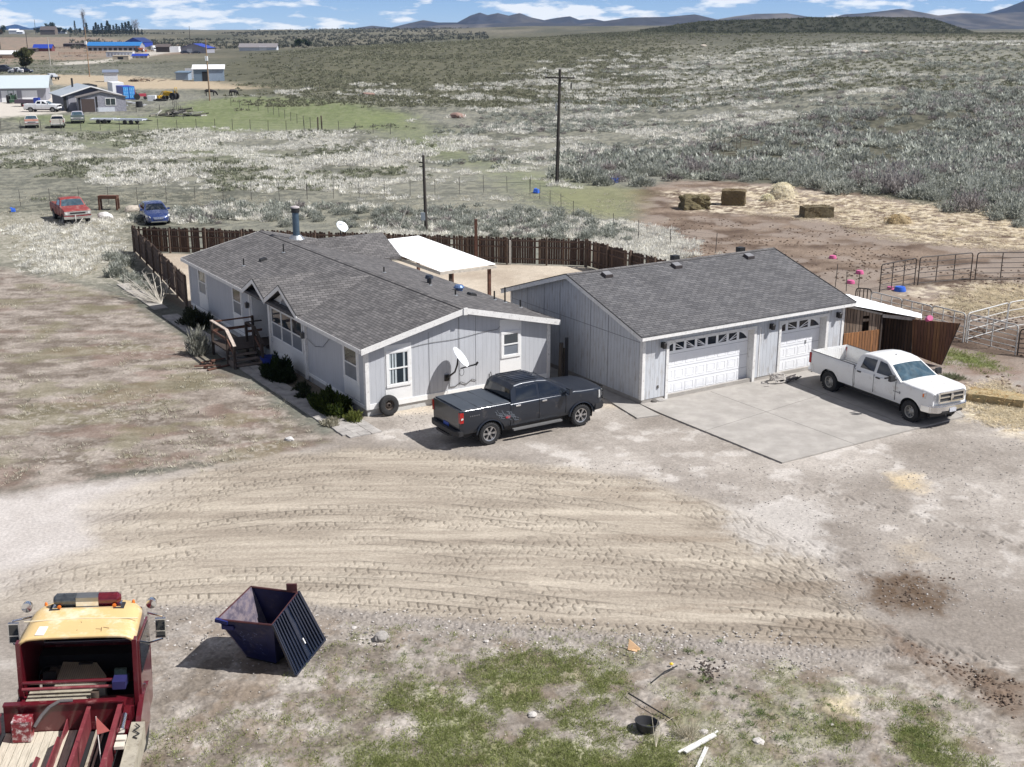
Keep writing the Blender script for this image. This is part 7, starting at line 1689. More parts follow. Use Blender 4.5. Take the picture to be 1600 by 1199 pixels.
wire_fence('wire fence dropping from the scrub toward the garage roof', [W(828, 303), W(903, 345), W(985, 372), W(1072, 394), W(1118, 396)], 9, 1.3)
wire_fence('lone wire fence beside the garage roof edge', [W(1305, 449), W(1340, 462)], 2, 1.2)
wire_fence('long wire fence below the distant parked trucks', [W(-30, 206), W(130, 204), W(326, 203), W(500, 206), W(610, 210)], 22, 1.5, .04)
wire_fence('wire fence running diagonally down to the wooden corner posts', [W(361, 167), W(420, 177), W(497, 205)], 12, 1.5, .04)
wire_fence('two thick wooden corner posts in the middle of the left range', [W(497, 206), W(503, 205)], 1, 2.1, .11, True, 1)
wire_fence('wire fence around the junk pile by the distant house', [W(213, 176), W(260, 180), W(287, 187), W(270, 165)], 8, 1.7, .05)
wire_fence('wire fence along the foot of the open rise', [W(500, 147), W(640, 152), W(760, 146), W(900, 118), W(1010, 98)], 22, 1.5, .05)
# ---- poles
POLE = mat('pole_wood', (.045, .038, .032), .8, var=.3, vs=3); POLEL = mat('weathered_pole', (.28, .19, .12), .85, var=.35, vs=2, stretch=(1, 1, .3))
def upole(label, u, v, h, r=.14, arm=None, m=POLE, extras=(), lean=0.):
    q = W(u, v); z0 = gz(*q); t = thing('utility_pole', label, 'utility pole', (*q, z0), 0, 'utility poles', rot=(0, lean, 0))
    b = MB(); b.cyl((0, 0, 0), (0, 0, h), r, r * .7, 12); b.build('shaft', m, t, smooth=50)
    if arm:
        b = MB(); b.box((0, -.12, h - arm[1]), (arm[0], .12, .14)); b.build('crossarm', m, t)
        b = MB(); b.bar((-arm[0] * .3, -.1, h - arm[1]), (0, -.1, h - arm[1] - .7), .04); b.bar((arm[0] * .3, -.1, h - arm[1]), (0, -.1, h - arm[1] - .7), .04); b.build('brace', BLACK, t)
        for x in (-.47, .47, .1): b = MB(); b.cyl((x * arm[0], -.12, h - arm[1] + .07), (x * arm[0], -.12, h - arm[1] + .28), .06, .04, 8); b.build('insulator', mat('insulator', (.30, .29, .28), .3), t)
    b = MB(); b.cyl((0, 0, h), (0, 0, h + .22), .05, .03, 6); b.build('insulator', mat('insulator'), t)
    for nm, c_, d_, mm in extras: ybox(t, nm, mm, c_, d_)
    return t
upole('tall dark utility pole with crossarm standing in the middle of the range', 870, 287, 10.4, .17, (2.7, .75), extras=(('cutout', (1.05, -.2, 8.95), (.12, .12, .55), BLACK), ('meter_box', (-.26, 0, 7.0), (.16, .16, .7), mat('pale_grey_box', (.42, .44, .46), .5)), ('ground_wire_cover', (.15, -.1, 2.0), (.05, .05, 4.0), BLACK)), lean=R(1.0))
upole('short dark service pole with grey meter box behind the home', 666, 362, 5.4, .13, extras=(('meter_box', (-.18, -.12, 1.1), (.30, .2, .55), mat('meter_grey', (.30, .34, .38), .5)), ('bracket', (-.2, 0, 4.9), (.3, .06, .08), BLACK), ('bracket', (-.2, 0, 4.6), (.2, .06, .06), BLACK)), lean=R(-1))
b = MB(); b.cyl((0, 0, 0), (.75, 0, 1.9), .04, .03, 6); o = b.build('leaning_stick', mat('pale_stick', (.62, .58, .5), .8)); q = W(622, 362); o.location = (*q, 0); tag(o, 'pale bare stick leaning in the scrub left of the service pole', 'stick')
b = MB(); b.b2((-.09, -.09, 0), (.09, .09, 2.75)); o = b.build('timber_post', WOODR); q = W(744, 412); o.location = (*q, 0); tag(o, 'tall reddish timber post rising above the back board fence', 'post')
for k, (u, v, h, lb) in enumerate(((797, 414, 1.5, 'pale short post at the foot of the back fence, right of the reddish post'), (809, 412, 1.35, 'thin pale stake beside the pale post at the back fence'))):
    b = MB(); r_ = .06 - .03 * k; b.b2((-r_, -r_, 0), (r_, r_, h)); o = b.build('stake', mat('pale_post', (.50, .48, .44), .8)); o.location = (*W(u, v), 0); tag(o, lb, 'post')
b = MB(); b.b2((-.07, -.07, 0), (.07, .07, 1.9)); b.build('x', DARK) if False else None
o = b.build('gate_post', mat('black_post', (.02, .02, .025), .7)); q = GP(-.75, 4.0); o.location = q; tag(o, 'dark square post standing in the gap by the garage side wall', 'post')
b = MB(); b.cyl((-.05, 0, 0), (0, 0, 1.75), .09, .08, 8); b.cyl((.10, .1, 0), (.12, .1, 1.5), .05, .05, 6); o = b.build('gate_post', mat('dark_log', (.05, .04, .032), .85, var=.4)); q = HP(HW + .35, -.35); o.location = q; tag(o, 'dark rough log post at the right corner of the home', 'post')
b = MB(); p0, p1 = HP(HW + .45, -.3), GP(-.75, 4.0)
for z in (.5, .9, 1.3): b.tube([(p0.x, p0.y, z), ((p0.x + p1.x) / 2, (p0.y + p1.y) / 2, z + .05), (p1.x, p1.y, z + .1)], .012, 4)
o = b.build('gate_wires', WR); tag(o, 'slack wires strung between the log post and the dark square post', 'wire')
# ---- rope heap by the pier between garage doors
rg_ = random.Random(8); b = MB(); pts = []
for k in range(5):
    pts = [(math.cos(a / 14 * 6.28 + k) * (.45 - .04 * k) + rg_.uniform(-.05, .05), math.sin(a / 14 * 6.28 + k) * (.26), .05 + .06 * k + (.34 if 4 < a < 9 and k < 2 else .02) * abs(math.sin(a / 14 * 3.14))) for a in range(15)]; b.tube(pts, .022, 5)
b.tube([(-.6, -.1, .02), (-.75, -.25, .02), (-.9, -.15, .02)], .02, 5)
o = b.build('rope_heap', mat('dirty_rope', (.48, .45, .42), .8)); o.location = GP(6.55, -.62, .055); o.rotation_euler = (0, 0, tg); tag(o, 'heap of pale rope and hose between the two garage doors', 'rope')
b = MB(); [b.bar((rg_.uniform(-.1, .5), rg_.uniform(-.2, .2), .03), (rg_.uniform(.3, .95), rg_.uniform(-.25, .2), .12), .05, .04) for _ in range(10)]
o = b.build('scrap_heap', mat('dark_scrap', (.09, .08, .08), .8, var=.4)); o.location = GP(6.85, -.70, .06); o.rotation_euler = (0, 0, tg); tag(o, 'small heap of dark scrap beside the pale rope', 'scrap')
# ================================================================ FOREGROUND BITS
o = MB(); o.lathe([(.001, .02), (.19, .02), (.24, .16), (.255, .18), (.25, .19), (.235, .19), (.18, .04), (.001, .04)], 26); o = o.build('rubber_pan', mat('black_rubber', (.03, .03, .033), .5), None, smooth=40); o.location = (*W(1009, 1142), .0); o.rotation_euler = (R(-6), R(5), 0); o.scale = (1, 1, 1.15); tag(o, 'round black rubber feed pan in the foreground grass', 'feed pan')
PWH = mat('flaking_white_board', (.62, .61, .58), .7, dirt=(.40, .36, .30), dirt_amt=.3, ds=6)
def lay_board(label, p, q, w, h, m, z=.03, name='board', group=None, z1=None):
    a, c = W(*p), W(*q); b = MB(); L_ = math.hypot(c[0] - a[0], c[1] - a[1]); b.box((0, 0, 0), (L_, w, h)); o = b.build(name, m); o.location = ((a[0] + c[0]) / 2, (a[1] + c[1]) / 2, z); o.rotation_euler = (0, -math.atan2((z1 or z) - z, L_), math.atan2(c[1] - a[1], c[0] - a[0])); return tag(o, label, 'board' if name == 'board' else name, group)
lay_board('broad flaking white board, middle one of the three', (1070, 1180), (1117, 1153), .085, .03, PWH, .07); lay_board('thin white board lying under the broad one', (1060, 1178), (1122, 1145), .05, .025, PWH, .035); lay_board('white board pointing to the bottom edge of the photo', (1104, 1170), (1088, 1206), .075, .03, PWH, .03)
b = MB(); a_, c_ = W(982, 1090), W(1050, 1128); b.cyl((a_[0], a_[1], .10), (c_[0], c_[1], .05), .018, .014, 6); o = b.build('pipe', BLACK); tag(o, 'long thin black rod lying in the grass above the feed pan', 'rod')
b = MB(); a_, c_ = W(1018, 1069), W(1058, 1045); b.tube([(a_[0], a_[1], .04), ((a_[0] + c_[0]) / 2, (a_[1] + c_[1]) / 2 + .02, .10), (c_[0], c_[1], .07)], .016, 6); o = b.build('digging_bar', BLACK); tag(o, 'short black bar lying beside the small yellow flower', 'rod')
q = W(1049, 1042); b = MB(); b.lathe([(.001, 0), (.035, .0), (.045, .03), (.02, .05), (.001, .05)], 10); o = b.build('yellow_cap', mat('bright_yellow', (.75, .50, .02), .5)); o.location = (*q, .05); tag(o, 'small bright yellow cap at the end of the short black bar', 'cap')
q = W(990, 1017); b = MB(); b.prism([(-.14, 0, .02), (.16, .02, .03), (-.10, .10, .24)], (.0, .012, .012)); b.prism([(-.14, 0, .02), (.16, .02, .02), (.05, -.1, .02)], (0, 0, .012)); o = b.build('cardboard_scrap', mat('cardboard', (.58, .38, .22), .8)); o.location = (*q, 0); tag(o, 'folded orange-tan cardboard scrap at the gravel edge', 'cardboard'); o.scale = (1.0, 1, 1)
rs_ = np.random.RandomState(12); q = W(1075, 1150); V = blades(420, rs_, .22, 1.0, up=.5, wid=.02, inner=0, dome=(.36, .3, .14)); o = leafmesh('dry_weed', V, ccol((.40, .36, .27), (.62, .57, .46), 420, rs_)); o.location = (*q, 0); tag(o, 'tangle of dry pale weeds beside the white boards', 'weeds')
b = MB(); q = W(1025, 1170)
for k in range(4): b.tube([(0, 0, 0), (-.05 + .05 * k, .1 + .06 * k, .35), (-.1 + .16 * k, .05 + .12 * k, .7 - .08 * k)], .006, 4)
o = b.build('dry_stalk', mat('dry_stalk', (.50, .45, .35), .8)); o.location = (*q, 0); tag(o, 'thin dry stalks standing right of the feed pan', 'stalks')
rs_ = random.Random(6); b = MB()
q = W(1105, 1048); 
for k in range(70): b.box((rs_.gauss(0, .13), rs_.gauss(0, .30), .01 + rs_.uniform(0, .02)), (rs_.uniform(.02, .06), rs_.uniform(.02, .05), rs_.uniform(.02, .04)), rz=rs_.uniform(0, 3), taper=.7)
o = b.build('dark_soil_clods', mat('dark_clod', (.10, .08, .068), .9, var=.4)); o.location = (*q, 0); tag(o, 'patch of dark broken clods on the pale mound', 'clods')
# rusty bench by the wire fence
q = W(171, 328); t = thing('rusty_frame', 'rusty brown machine frame standing between the red truck and blue car', 'machine frame', (*q, gz(*q))); RU = mat('rust', (.10, .042, .025), .9, var=.4)
b = MB(); b.b2((-.75, -.3, .9), (.75, .3, 1.15)); b.build('top', RU, t)
for x in (-.7, .7):
    for y in (-.25, .25): b = MB(); b.b2((x - .06, y - .06, 0), (x + .06, y + .06, .9)); b.build('leg', RU, t)
# ================================================================ DISTANT YARD
def gable_b(name, label, cat, base, rz, Lx, Dy, wh, rh, wm, rm, doors=(), wins=(), ov=.4, ridge='x', mono=False, shade=None):
    """base = front-left corner; front face y=0 looking to -y; ridge along x or y"""
    t = thing(name, label, cat, (base[0], base[1], gz(base[0], base[1]) - .05), rz)
    b = MB()
    if ridge == 'x' and not mono:
        b.prism([(0, 0, 0), (0, Dy, 0), (0, Dy, wh), (0, Dy / 2, wh + rh), (0, 0, wh)], (Lx, 0, 0)); w_ = b.build('wall', wm, t); b = MB()
        s_ = rh / (Dy / 2)
        for s in (0, 1):
            y0_, z0_ = (-ov, wh - s_ * ov) if s == 0 else (Dy + ov, wh - s_ * ov); b.prism([(-ov, y0_, z0_ + .03), (Lx + ov, y0_, z0_ + .03), (Lx + ov, Dy / 2, wh + rh + .03), (-ov, Dy / 2, wh + rh + .03)], (0, 0, .1))
    elif mono:
        b.prism([(0, 0, 0), (0, Dy, 0), (0, Dy, wh + rh), (0, 0, wh)], (Lx, 0, 0)); w_ = b.build('wall', wm, t); b = MB(); b.prism([(-ov, -ov, wh + .02 - ov * rh / Dy), (Lx + ov, -ov, wh + .02 - ov * rh / Dy), (Lx + ov, Dy + ov, wh + rh + .02 + ov * rh / Dy), (-ov, Dy + ov, wh + rh + .02 + ov * rh / Dy)], (0, 0, .12))
    else:
        b.prism([(0, 0, 0), (Lx, 0, 0), (Lx, 0, wh), (Lx / 2, 0, wh + rh), (0, 0, wh)], (0, Dy, 0)); w_ = b.build('wall', wm, t); b = MB(); s_ = rh / (Lx / 2)
        for s in (0, 1):
            x0_ = -ov if s == 0 else Lx + ov; b.prism([(x0_, -ov, wh - s_ * ov + .03), (x0_, Dy + ov, wh - s_ * ov + .03), (Lx / 2, Dy + ov, wh + rh + .03), (Lx / 2, -ov, wh + rh + .03)], (0, 0, .1))
    b.build('roof', rm, t)
    for x, z0, w, h, m_, nm in doors: b = MB(); b.b2((x, -.05, z0), (x + w, -.004, z0 + h)); b.build(nm, m_, t)
    for x, z0, w, h in wins:
        b = MB(); b.b2((x - .1, -.06, z0 - .1), (x + w + .1, -.003, z0 + h + .1)); f = b.build('window', WHITE, t); b = MB(); b.b2((x, -.075, z0), (x + w / 2 - .04, -.061, z0 + h)); b.b2((x + w / 2 + .04, -.075, z0), (x + w, -.061, z0 + h)); b.build('pane', GLASS, f)
    return t
GW_ = mat('grey_wall', (.30, .30, .34), .8, var=.08); DW = mat('dark_grey_wall', (.13, .14, .17), .8); PALER = mat('pale_metal_roof', (.46, .52, .54), .5, var=.05); WH2 = mat('white_door', (.76, .77, .79), .5)
BROOF = mat('blue_roof', (.02, .16, .42), .45, var=.06); BROOF2 = mat('deep_blue_roof', (.02, .05, .33), .45); STB = mat('steel_blue_wall', (.13, .19, .26), .6, var=.2); TANW = mat('tan_wall', (.42, .36, .28), .8); BRW = mat('brown_board', (.20, .13, .09), .85); PALEW = mat('pale_wall', (.55, .58, .63), .7)
_r = W(73, 160); L0 = (_r[0] - 17.5 * math.cos(R(17)), _r[1] - 17.5 * math.sin(R(17)))
gable_b('workshop', 'long grey workshop with pale metal roof and two white doors at the left edge', 'workshop', L0, R(17), 17.5, 13, 2.9, 2.0, GW_, PALER, doors=[(9.2, 0, 2.9, 2.3, WH2, 'door'), (13.0, 0, 2.9, 2.3, WH2, 'door')], ov=.7)
hb = W(101, 174)
hh_ = gable_b('farmhouse', 'dark grey house with pale roof and white trimmed gable at far left', 'house', hb, R(29), 9.6, 13, 2.7, 1.5, DW, mat('pale_grey_roof', (.36, .40, .44), .6, var=.06), doors=[(-.02, 0, .5, 2.9, BLACK, 'corner_panel'), (.8, .2, 1.5, 2.5, GW_, 'panel')], wins=[(2.2, 1.0, 1.1, 1.3)], ridge='y', ov=.5)
b = MB(); b.bar((-.5, -.55, 2.62), (4.8, -.55, 4.25), .06, .22); b.bar((4.8, -.55, 4.25), (10.1, -.55, 2.62), .06, .22); b.build('fascia', WHITE, hh_)
b = MB(); b.cyl((3.2, 9, 3.5), (3.2, 9, 5.4), .18, .18, 8); b.build('chimney_pipe', BLACK, hh_)
for k in range(7): b = MB(); M_ = Matrix.Rotation(R(14), 3, 'Y'); b.box((5.6 + k * .0 + .4, 3.4 + k * 1.25, 4.15), (1.2, .35, .35)); b.build('roof_vent', TRIM, hh_)
ab = W(124, 176); ad = gable_b('farmhouse_addition', 'grey stone-faced addition with two-pane window in front of the dark house', 'outbuilding', ab, R(24), 8.0, 4, 2.5, .9, mat('stone_face', (.27, .27, .31), .85, var=.35, vs=3), mat('brown_grey_roof', (.15, .135, .13), .85), doors=[(.5, .1, 2.2, 2.2, mat('brown_door', (.07, .05, .045), .7), 'door'), (.0, 0, .35, 2.6, DARK, 'corner_post'), (2.9, 0, .3, 2.7, DARK, 'corner_post'), (3.0, 0, 3.0, .8, PALEW, 'low_wall')], wins=[(4.6, 1.2, 1.6, 1.1)], ridge='y', ov=.25)
# container, shed, loafing sheds
CB = mat('container_blue', (.02, .045, .35), .4, var=.1); CBL = mat('container_door_blue', (.05, .28, .65), .45, var=.15, vs=2)
def container(label, base, rz, L_, m, md, w=2.44, h=2.6, boxes=True, group='shipping containers'):
    t = thing('shipping_container', label, 'container', (base[0], base[1], gz(*base)), rz, group); b = MB(); b.b2((0, 0, .15), (w, L_, h)); b.b2((0, 0, 0), (w, .2, .15)); b.build('body', m, t)
    if boxes:
        for k in (0, 1): b = MB(); b.b2((.08 + k * w / 2, -.06, .2), (w / 2 - .08 + k * w / 2, -.003, h - .08)); d_ = b.build('door', md, t); b = MB(); [b.box((.1 + k * w / 2 + .35 * i + .15, -.075, z), (.10, .02, .5), rz=0) for i in range(3) for z in (.6, 1.3, 2.0)]; b.build('lock_bars', mat('pale_blue_mark', (.25, .50, .80), .5), d_)
    return t
container('blue shipping container with bright blue doors beside the dark house', W(193, 157), R(30), 6.1, CB, CBL); 
container('white shipping container standing behind the blue one', (W(177, 150)[0], W(177, 150)[1]), R(28), 6.1, WH2, WH2, boxes=False)
gable_b('small_shed', 'small pale shed with dark eave standing alone on the meadow', 'shed', W(163, 128), R(18), 3.7, 4, 2.6, .5, PALEW, mat('dull_blue_roof', (.16, .19, .26), .6), mono=True, ov=.35)
gable_b('loafing_shed', 'steel-blue livestock shed with white roof and dark doorway', 'shed', W(303, 127), R(12), 8.4, 6, 3.4, .9, STB, WH2, doors=[(2.4, 0, 1.4, 2.7, DARK, 'opening'), (3.9, .1, 4.6, 3.2, mat('light_steel_blue', (.26, .33, .42), .6, var=.25), 'side_panel')], mono=True, ov=.4)
gable_b('small_livestock_shed', 'small grey-blue shed left of the steel-blue livestock shed', 'shed', W(275, 125), 0, 3.6, 4, 2.1, .3, mat('light_steel_blue'), STB, mono=True, ov=.3)
b = MB(); b.b2((0, 0, 0), (2.4, .1, 3.0)); o = b.build('upright_sheet', WH2); q = W(290, 123); o.location = (*q, 0); tag(o, 'white upright panel between the two livestock sheds', 'panel')
# far barns
gable_b('blue_roof_barn', 'long barn with bright blue roof and a row of dark stall openings', 'barn', W(136, 80), R(2), 37, 13, 3.6, 2.4, GW_, BROOF, doors=[(1.2 + k * 3.5, .3, 2.2, 1.8, DARK, 'stall_opening') for k in range(10)] + [(.5, .0, 36, .25, TANW, 'lower_wall')])
gable_b('barn', 'dark blue roofed barn behind the right end of the long blue barn', 'barn', W(196, 74), R(-14), 16, 18, 4.5, 3.5, BROOF2, mat('navy_roof', (.012, .03, .13), .5), ridge='y')
gable_b('pale_stable', 'low pale stable in front of the long blue-roofed barn', 'stable', W(166, 89), R(1), 14.5, 4, 2.9, .3, PALEW, TANW, doors=[(1 + k * 1.8, .8, .9, 1.4, GW_, 'panel') for k in range(7)], mono=True, ov=.15)
gable_b('block_shed', 'small block shed with dark opening below the pale stable', 'shed', W(176, 93), 0, 8.0, 3, 1.9, .2, TANW, TANW, doors=[(2.6, .2, 2.8, 1.2, DARK, 'opening')], mono=True, ov=.1)
gable_b('tarped_shelter', 'low shelter under a bright blue tarp right of the pale stable', 'shelter', W(207, 91), 0, 7.8, 3, 1.3, .9, TANW, BROOF2, doors=[(.8, .1, .9, .9, PALEW, 'panel'), (3.2, .1, .9, .9, PALEW, 'panel'), (5.6, .1, .9, .9, PALEW, 'panel')])
gable_b('blue_roof_house', 'grey house with blue gable roof right of the barns', 'house', W(283, 83), R(-6), 17, 15, 3.2, 2.6, GW_, BROOF2, doors=[(4, 0, 3.5, 2.7, PALEW, 'door'), (10, 0, 3, 2.5, mat('grey_wall'), 'door')], ridge='y', ov=.6)
gable_b('grey_roof_house', 'long low house with grey roof and white gable on the rise', 'house', W(374, 80), R(3), 26, 10, 2.8, 2.4, PALEW, mat('brownish_grey_roof', (.20, .185, .19), .85), doors=[(14, 0, 5, 3.2, WH2, 'porch_gable')], ov=.6)
gable_b('dark_shed', 'dark open shed right of the blue barns', 'shed', W(244, 82), 0, 9, 6, 3.6, 1.6, mat('dark_brown_wall', (.06, .045, .04), .9), mat('dark_brown_roof', (.10, .08, .075), .85))
container('white trailer box right of the dark shed', W(264, 82), R(4), 7, WH2, WH2, w=6.4, h=3.6, boxes=False)
gable_b('tan_barn', 'low tan building with white roof at the far left edge', 'barn', W(-12, 92), R(3), 14.5, 7, 2.2, 1.6, TANW, WH2, doors=[(4, .4, 7, .6, BRW, 'fence_board')])
gable_b('red_shed', 'low red-brown shed with blue roof far left', 'shed', W(52, 80), 0, 13, 6, 2.4, 2.4, mat('red_brown_wall', (.16, .05, .045), .85), BROOF2)
gable_b('brown_shelter', 'long dark shelter left of the low blue-roofed shed', 'shelter', W(33, 81), 0, 10, 5, 2.0, .5, mat('dark_brown_wall'), mat('dark_brown_roof'), mono=True)
gable_b('hilltop_house', 'brown house half hidden by pines on the horizon', 'house', W(64, 63.2), 0, 22, 12, 7, 5, mat('brown_house', (.15, .12, .10), .9), mat('dark_brown_roof'))
gable_b('long_shed', 'long dark low shed above the corrals far left', 'shed', W(99, 73.5), 0, 20, 6, 2.4, .6, mat('dark_brown_wall'), mat('dark_brown_roof'), mono=True)
for k, (u, v, w_) in enumerate(((15, 61.5, 16), (88, 62.5, 15), (27, 61.8, 10))):
    gable_b('white_house', ['small white house on the horizon at far left', 'white long trailer home below the pines on the horizon', 'tiny white hut right of the small white house'][k], 'house', W(u, v), 0, w_, 8, 6 - 2 * (k > 0), 2, PALEW, WH2)
# fences of boards around corrals (far, tiny)
def far_fence(label, p, q, n, h=1.4):
    a, c = W(*p), W(*q); t = thing('corral_fence', label, 'fence', (a[0], a[1], gz(*a)), math.atan2(c[1] - a[1], c[0] - a[0])); L_ = math.hypot(c[0] - a[0], c[1] - a[1]); b = MB()
    for z in (.4, .8, 1.2): b.b2((0, -.05, z * h / 1.4), (L_, .05, z * h / 1.4 + .16))
    b.build('rails', BRW, t)
    for k in range(n): b = MB(); x = L_ * k / (n - 1); b.b2((x - .1, -.1, 0), (x + .1, .1, h)); b.build('post', BRW, t)
far_fence('brown board corral below the long blue barn', (92, 86), (165, 84), 10); far_fence('brown board corral behind the dark low shed', (80, 77), (135, 77), 9); far_fence('short orange board fence by the tan barn', (4, 93), (30, 92), 5)
# ---- vehicles and machines in the far yard
WP2 = mat('white_van_paint', (.74, .75, .77), .35, coat=.4)
fard = dict(f150, paint=WP2, cover=None, wb=3.96, front=2.95, rear=-3.25, tread=False, wheel='hole8', rim=STEELW, nose='old', gmat=TRIM, mirror_m=TRIM, hm=TRIM, handles=(), seams=(-.98, .02), bm=CHROME, cabpaint=WP2, windows=[[(-.82, 1.44), (-.76, 1.84), (-.14, 1.84), (-.14, 1.44)], [(.10, 1.44), (.10, 1.84), (.34, 1.84), (.92, 1.46), (.92, 1.40)]])
q = W(69, 175); pickup('white crew cab pickup parked broadside in the distant yard', (q[0], q[1]), R(-3), fard)
b = MB(); b.b2((-1.0, -.5, 0), (1.0, .5, .9)); o = b.build('toolbox', BROOF2); q2 = W(59, 169); o.location = (q2[0] - 0, q2[1], .95); o.scale = (.45, 1, 1); tag(o, 'deep blue box in the bed of the distant white pickup', 'box')
def utrailer(label, u, v, rz, L_, w_, m, side=.5, ramp=False):
    q = W(u, v); t = thing('utility_trailer', label, 'trailer', (*q, gz(*q)), rz, 'trailers'); b = MB(); b.b2((-L_ / 2, -w_ / 2, .55), (L_ / 2, w_ / 2, .65)); b.build('deck', m, t); b = MB()
    for s in (-1, 1): b.b2((-L_ / 2, s * w_ / 2, .65), (L_ / 2, s * (w_ / 2 - .06), .65 + side))
    b.b2((-L_ / 2, -w_ / 2, .65), (-L_ / 2 + .06, w_ / 2, .65 + side)); b.build('sides', m, t)
    for x in (-.5, .5):
        for s in (-1, 1): b = MB(); b.lathe([(.001, -.1), (.30, -.1), (.34, -.06), (.34, .06), (.30, .1), (.001, .1)], 14, 'y', c=(x, s * (w_ / 2 + .12), .34)); b.build('wheel', RUBBER, t)
    b = MB(); b.bar((L_ / 2, -w_ / 3, .6), (L_ / 2 + 1.2, 0, .5), .08); b.bar((L_ / 2, w_ / 3, .6), (L_ / 2 + 1.2, 0, .5), .08); b.build('drawbar', BLACK, t); return t
utrailer('dark utility trailer behind the distant white pickup', 44, 167, R(-4), 4.2, 2.0, mat('maroon_grey', (.12, .09, .12), .6), .6)
utrailer('white flatbed trailer standing in weeds left of the other one', 162, 193, R(3), 3.6, 2.0, PALEW, .12); utrailer('pale flatbed trailer rightmost below the distant house', 205, 194, R(-5), 4.4, 2.1, PALEW, .15)
def oldtruck(label, u, v, rz, m, hood=True, mm=None):
    q = W(u, v); S = dict(old, paint=m, cabpaint=mm or m, tread=False, handles=(), seams=(), gmat=mat('dull_metal')); return pickup(label, (q[0], q[1]), rz, dict(S, group='derelict trucks'))
oldtruck('derelict rust-pink truck, leftmost of the three old trucks', 50, 199, R(-68), mat('rust_pink', (.30, .14, .10), .7, var=.35, vs=3), mm=mat('bone_white', (.50, .47, .42), .6)); oldtruck('derelict white pickup seen from behind, second of the old trucks', 91, 199, R(108), mat('bone_white', (.50, .47, .42), .6)); oldtruck('derelict dark green truck, rightmost of the three old trucks', 122, 192, R(-72), mat('dark_green_paint', (.035, .055, .05), .5), mm=mat('grey_lilac', (.34, .33, .38), .5))
# tractors
def tractor(label, u, v, rz, m, s=1.0, loader=True):
    q = W(u, v); t = thing('tractor', label, 'tractor', (*q, gz(*q)), rz); t.scale = (s, s, s)
    b = MB(); b.b2((-.2, -.35, .8), (1.6, .35, 1.5)); b.build('hood', m, t); b = MB(); b.b2((-1.0, -.5, .7), (-.2, .5, 1.3)); b.b2((-1.0, -.25, 1.3), (-.7, .25, 1.8)); b.build('seat', TRIM, t)
    b = MB(); b.tube([(-1.1, -.5, 1.3), (-1.1, -.5, 2.4), (-1.1, .5, 2.4), (-1.1, .5, 1.3)], .05, 5); b.build('roll_bar', m, t)
    for x, r_, w_ in ((-.7, .75, .4), (1.3, .42, .25)):
        for sg in (-1, 1): b = MB(); b.lathe([(.001, -w_ / 2), (r_ * .9, -w_ / 2), (r_, -w_ / 3), (r_, w_ / 3), (r_ * .9, w_ / 2), (.001, w_ / 2)], 18, 'y', c=(x, sg * .75, r_)); b.build('wheel', RUBBER, t)
    if loader:
        b = MB(); [b.tube([(.0, sg * .55, 1.5), (1.6, sg * .55, 1.7), (2.4, sg * .55, .7)], .07, 5) for sg in (-1, 1)]; b.b2((2.3, -.9, .2), (2.9, .9, .8)); b.build('loader', m, t)
    return t
tractor('green loader tractor in front of the workshop door', 20, 162, R(-60), mat('tractor_green', (.02, .06, .03), .5)); tractor('yellow tractor on the meadow edge right of the container', 268, 157, R(170), mat('tractor_yellow', (.62, .38, .02), .5, var=.2), 1.0); tractor('small pink-red tractor just right of the blue container', 219, 157, R(20), mat('tractor_red', (.45, .06, .09), .5), .8, False)
tractor('orange loader machine by the end of the long blue barn', 217, 82, R(20), mat('loader_orange', (.45, .12, .03), .5), 1.7)
b = MB(); b.b2((-.8, -.6, 0), (.8, .6, 1.25)); b.b2((-.7, -.62, .1), (-.1, -.601, 1.1)); o = b.build('white_tank', WH2); q = W(238, 159); o.location = (*q, 0); tag(o, 'white boxy tank between the red and yellow tractors', 'tank')
b = MB(); b.lathe([(.001, 0), (.62, 0), (.62, 1.05), (.55, 1.1), (.001, 1.1)], 14); o = b.build('dark_tank', TRIM, None); q = W(218, 168); o.location = (*q, 0); tag(o, 'squat black tank below the blue container', 'tank')
b = MB(); b.b2((-1.3, -.6, .15), (1.3, .6, .45)); b.b2((-1.0, -.4, .45), (.2, .4, .6)); o = b.build('farm_implement', TRIM); q = W(251, 159); o.location = (*q, 0); tag(o, 'low black implement beside the yellow tractor', 'implement')
# junk and timber piles
def junk(label, u, v, n, rx, ry, seed, ms):
    rj = random.Random(seed); q = W(u, v); b = MB()
    for k in range(n):
        x, y = rj.gauss(0, rx), rj.gauss(0, ry); l = rj.uniform(.8, 3); a = rj.uniform(-.5, .5) if rj.random() < .7 else rj.uniform(0, 3); z = .1 + max(0, 1 - (x / rx) ** 2 * .4) * rj.uniform(0, .9); b.mi_ = 0
        b.cur = rj.randrange(len(ms)); b.bar((x, y, z), (x + l * math.cos(a), y + l * math.sin(a) * .5, max(.05, z + rj.uniform(-.4, .5))), rj.uniform(.08, .3), rj.uniform(.06, .2))
    o = b.build('timber_pile', ms); o.location = (*q, gz(*q)); return tag(o, label, 'timber pile')
junk('pile of dark and pale boards and logs beside the wire fence', 270, 182, 60, 1.9, 1.2, 3, [mat('grey_timber'), DARK, mat('pale_grey_timber', (.46, .44, .42), .8)]); junk('scattered reddish timber behind the container', 218, 128, 26, 2.4, 1, 4, [BRW, mat('dark_brown_wall')])
junk('long pile of pale rubble and timber below the far corrals', 118, 88, 50, 7, 1.6, 7, [mat('pale_grey_timber'), BRW]); junk('stacked pale lumber at the foot of the dark house', 197, 166, 14, 1.5, .7, 8, [PALEW, mat('pale_grey_timber')])
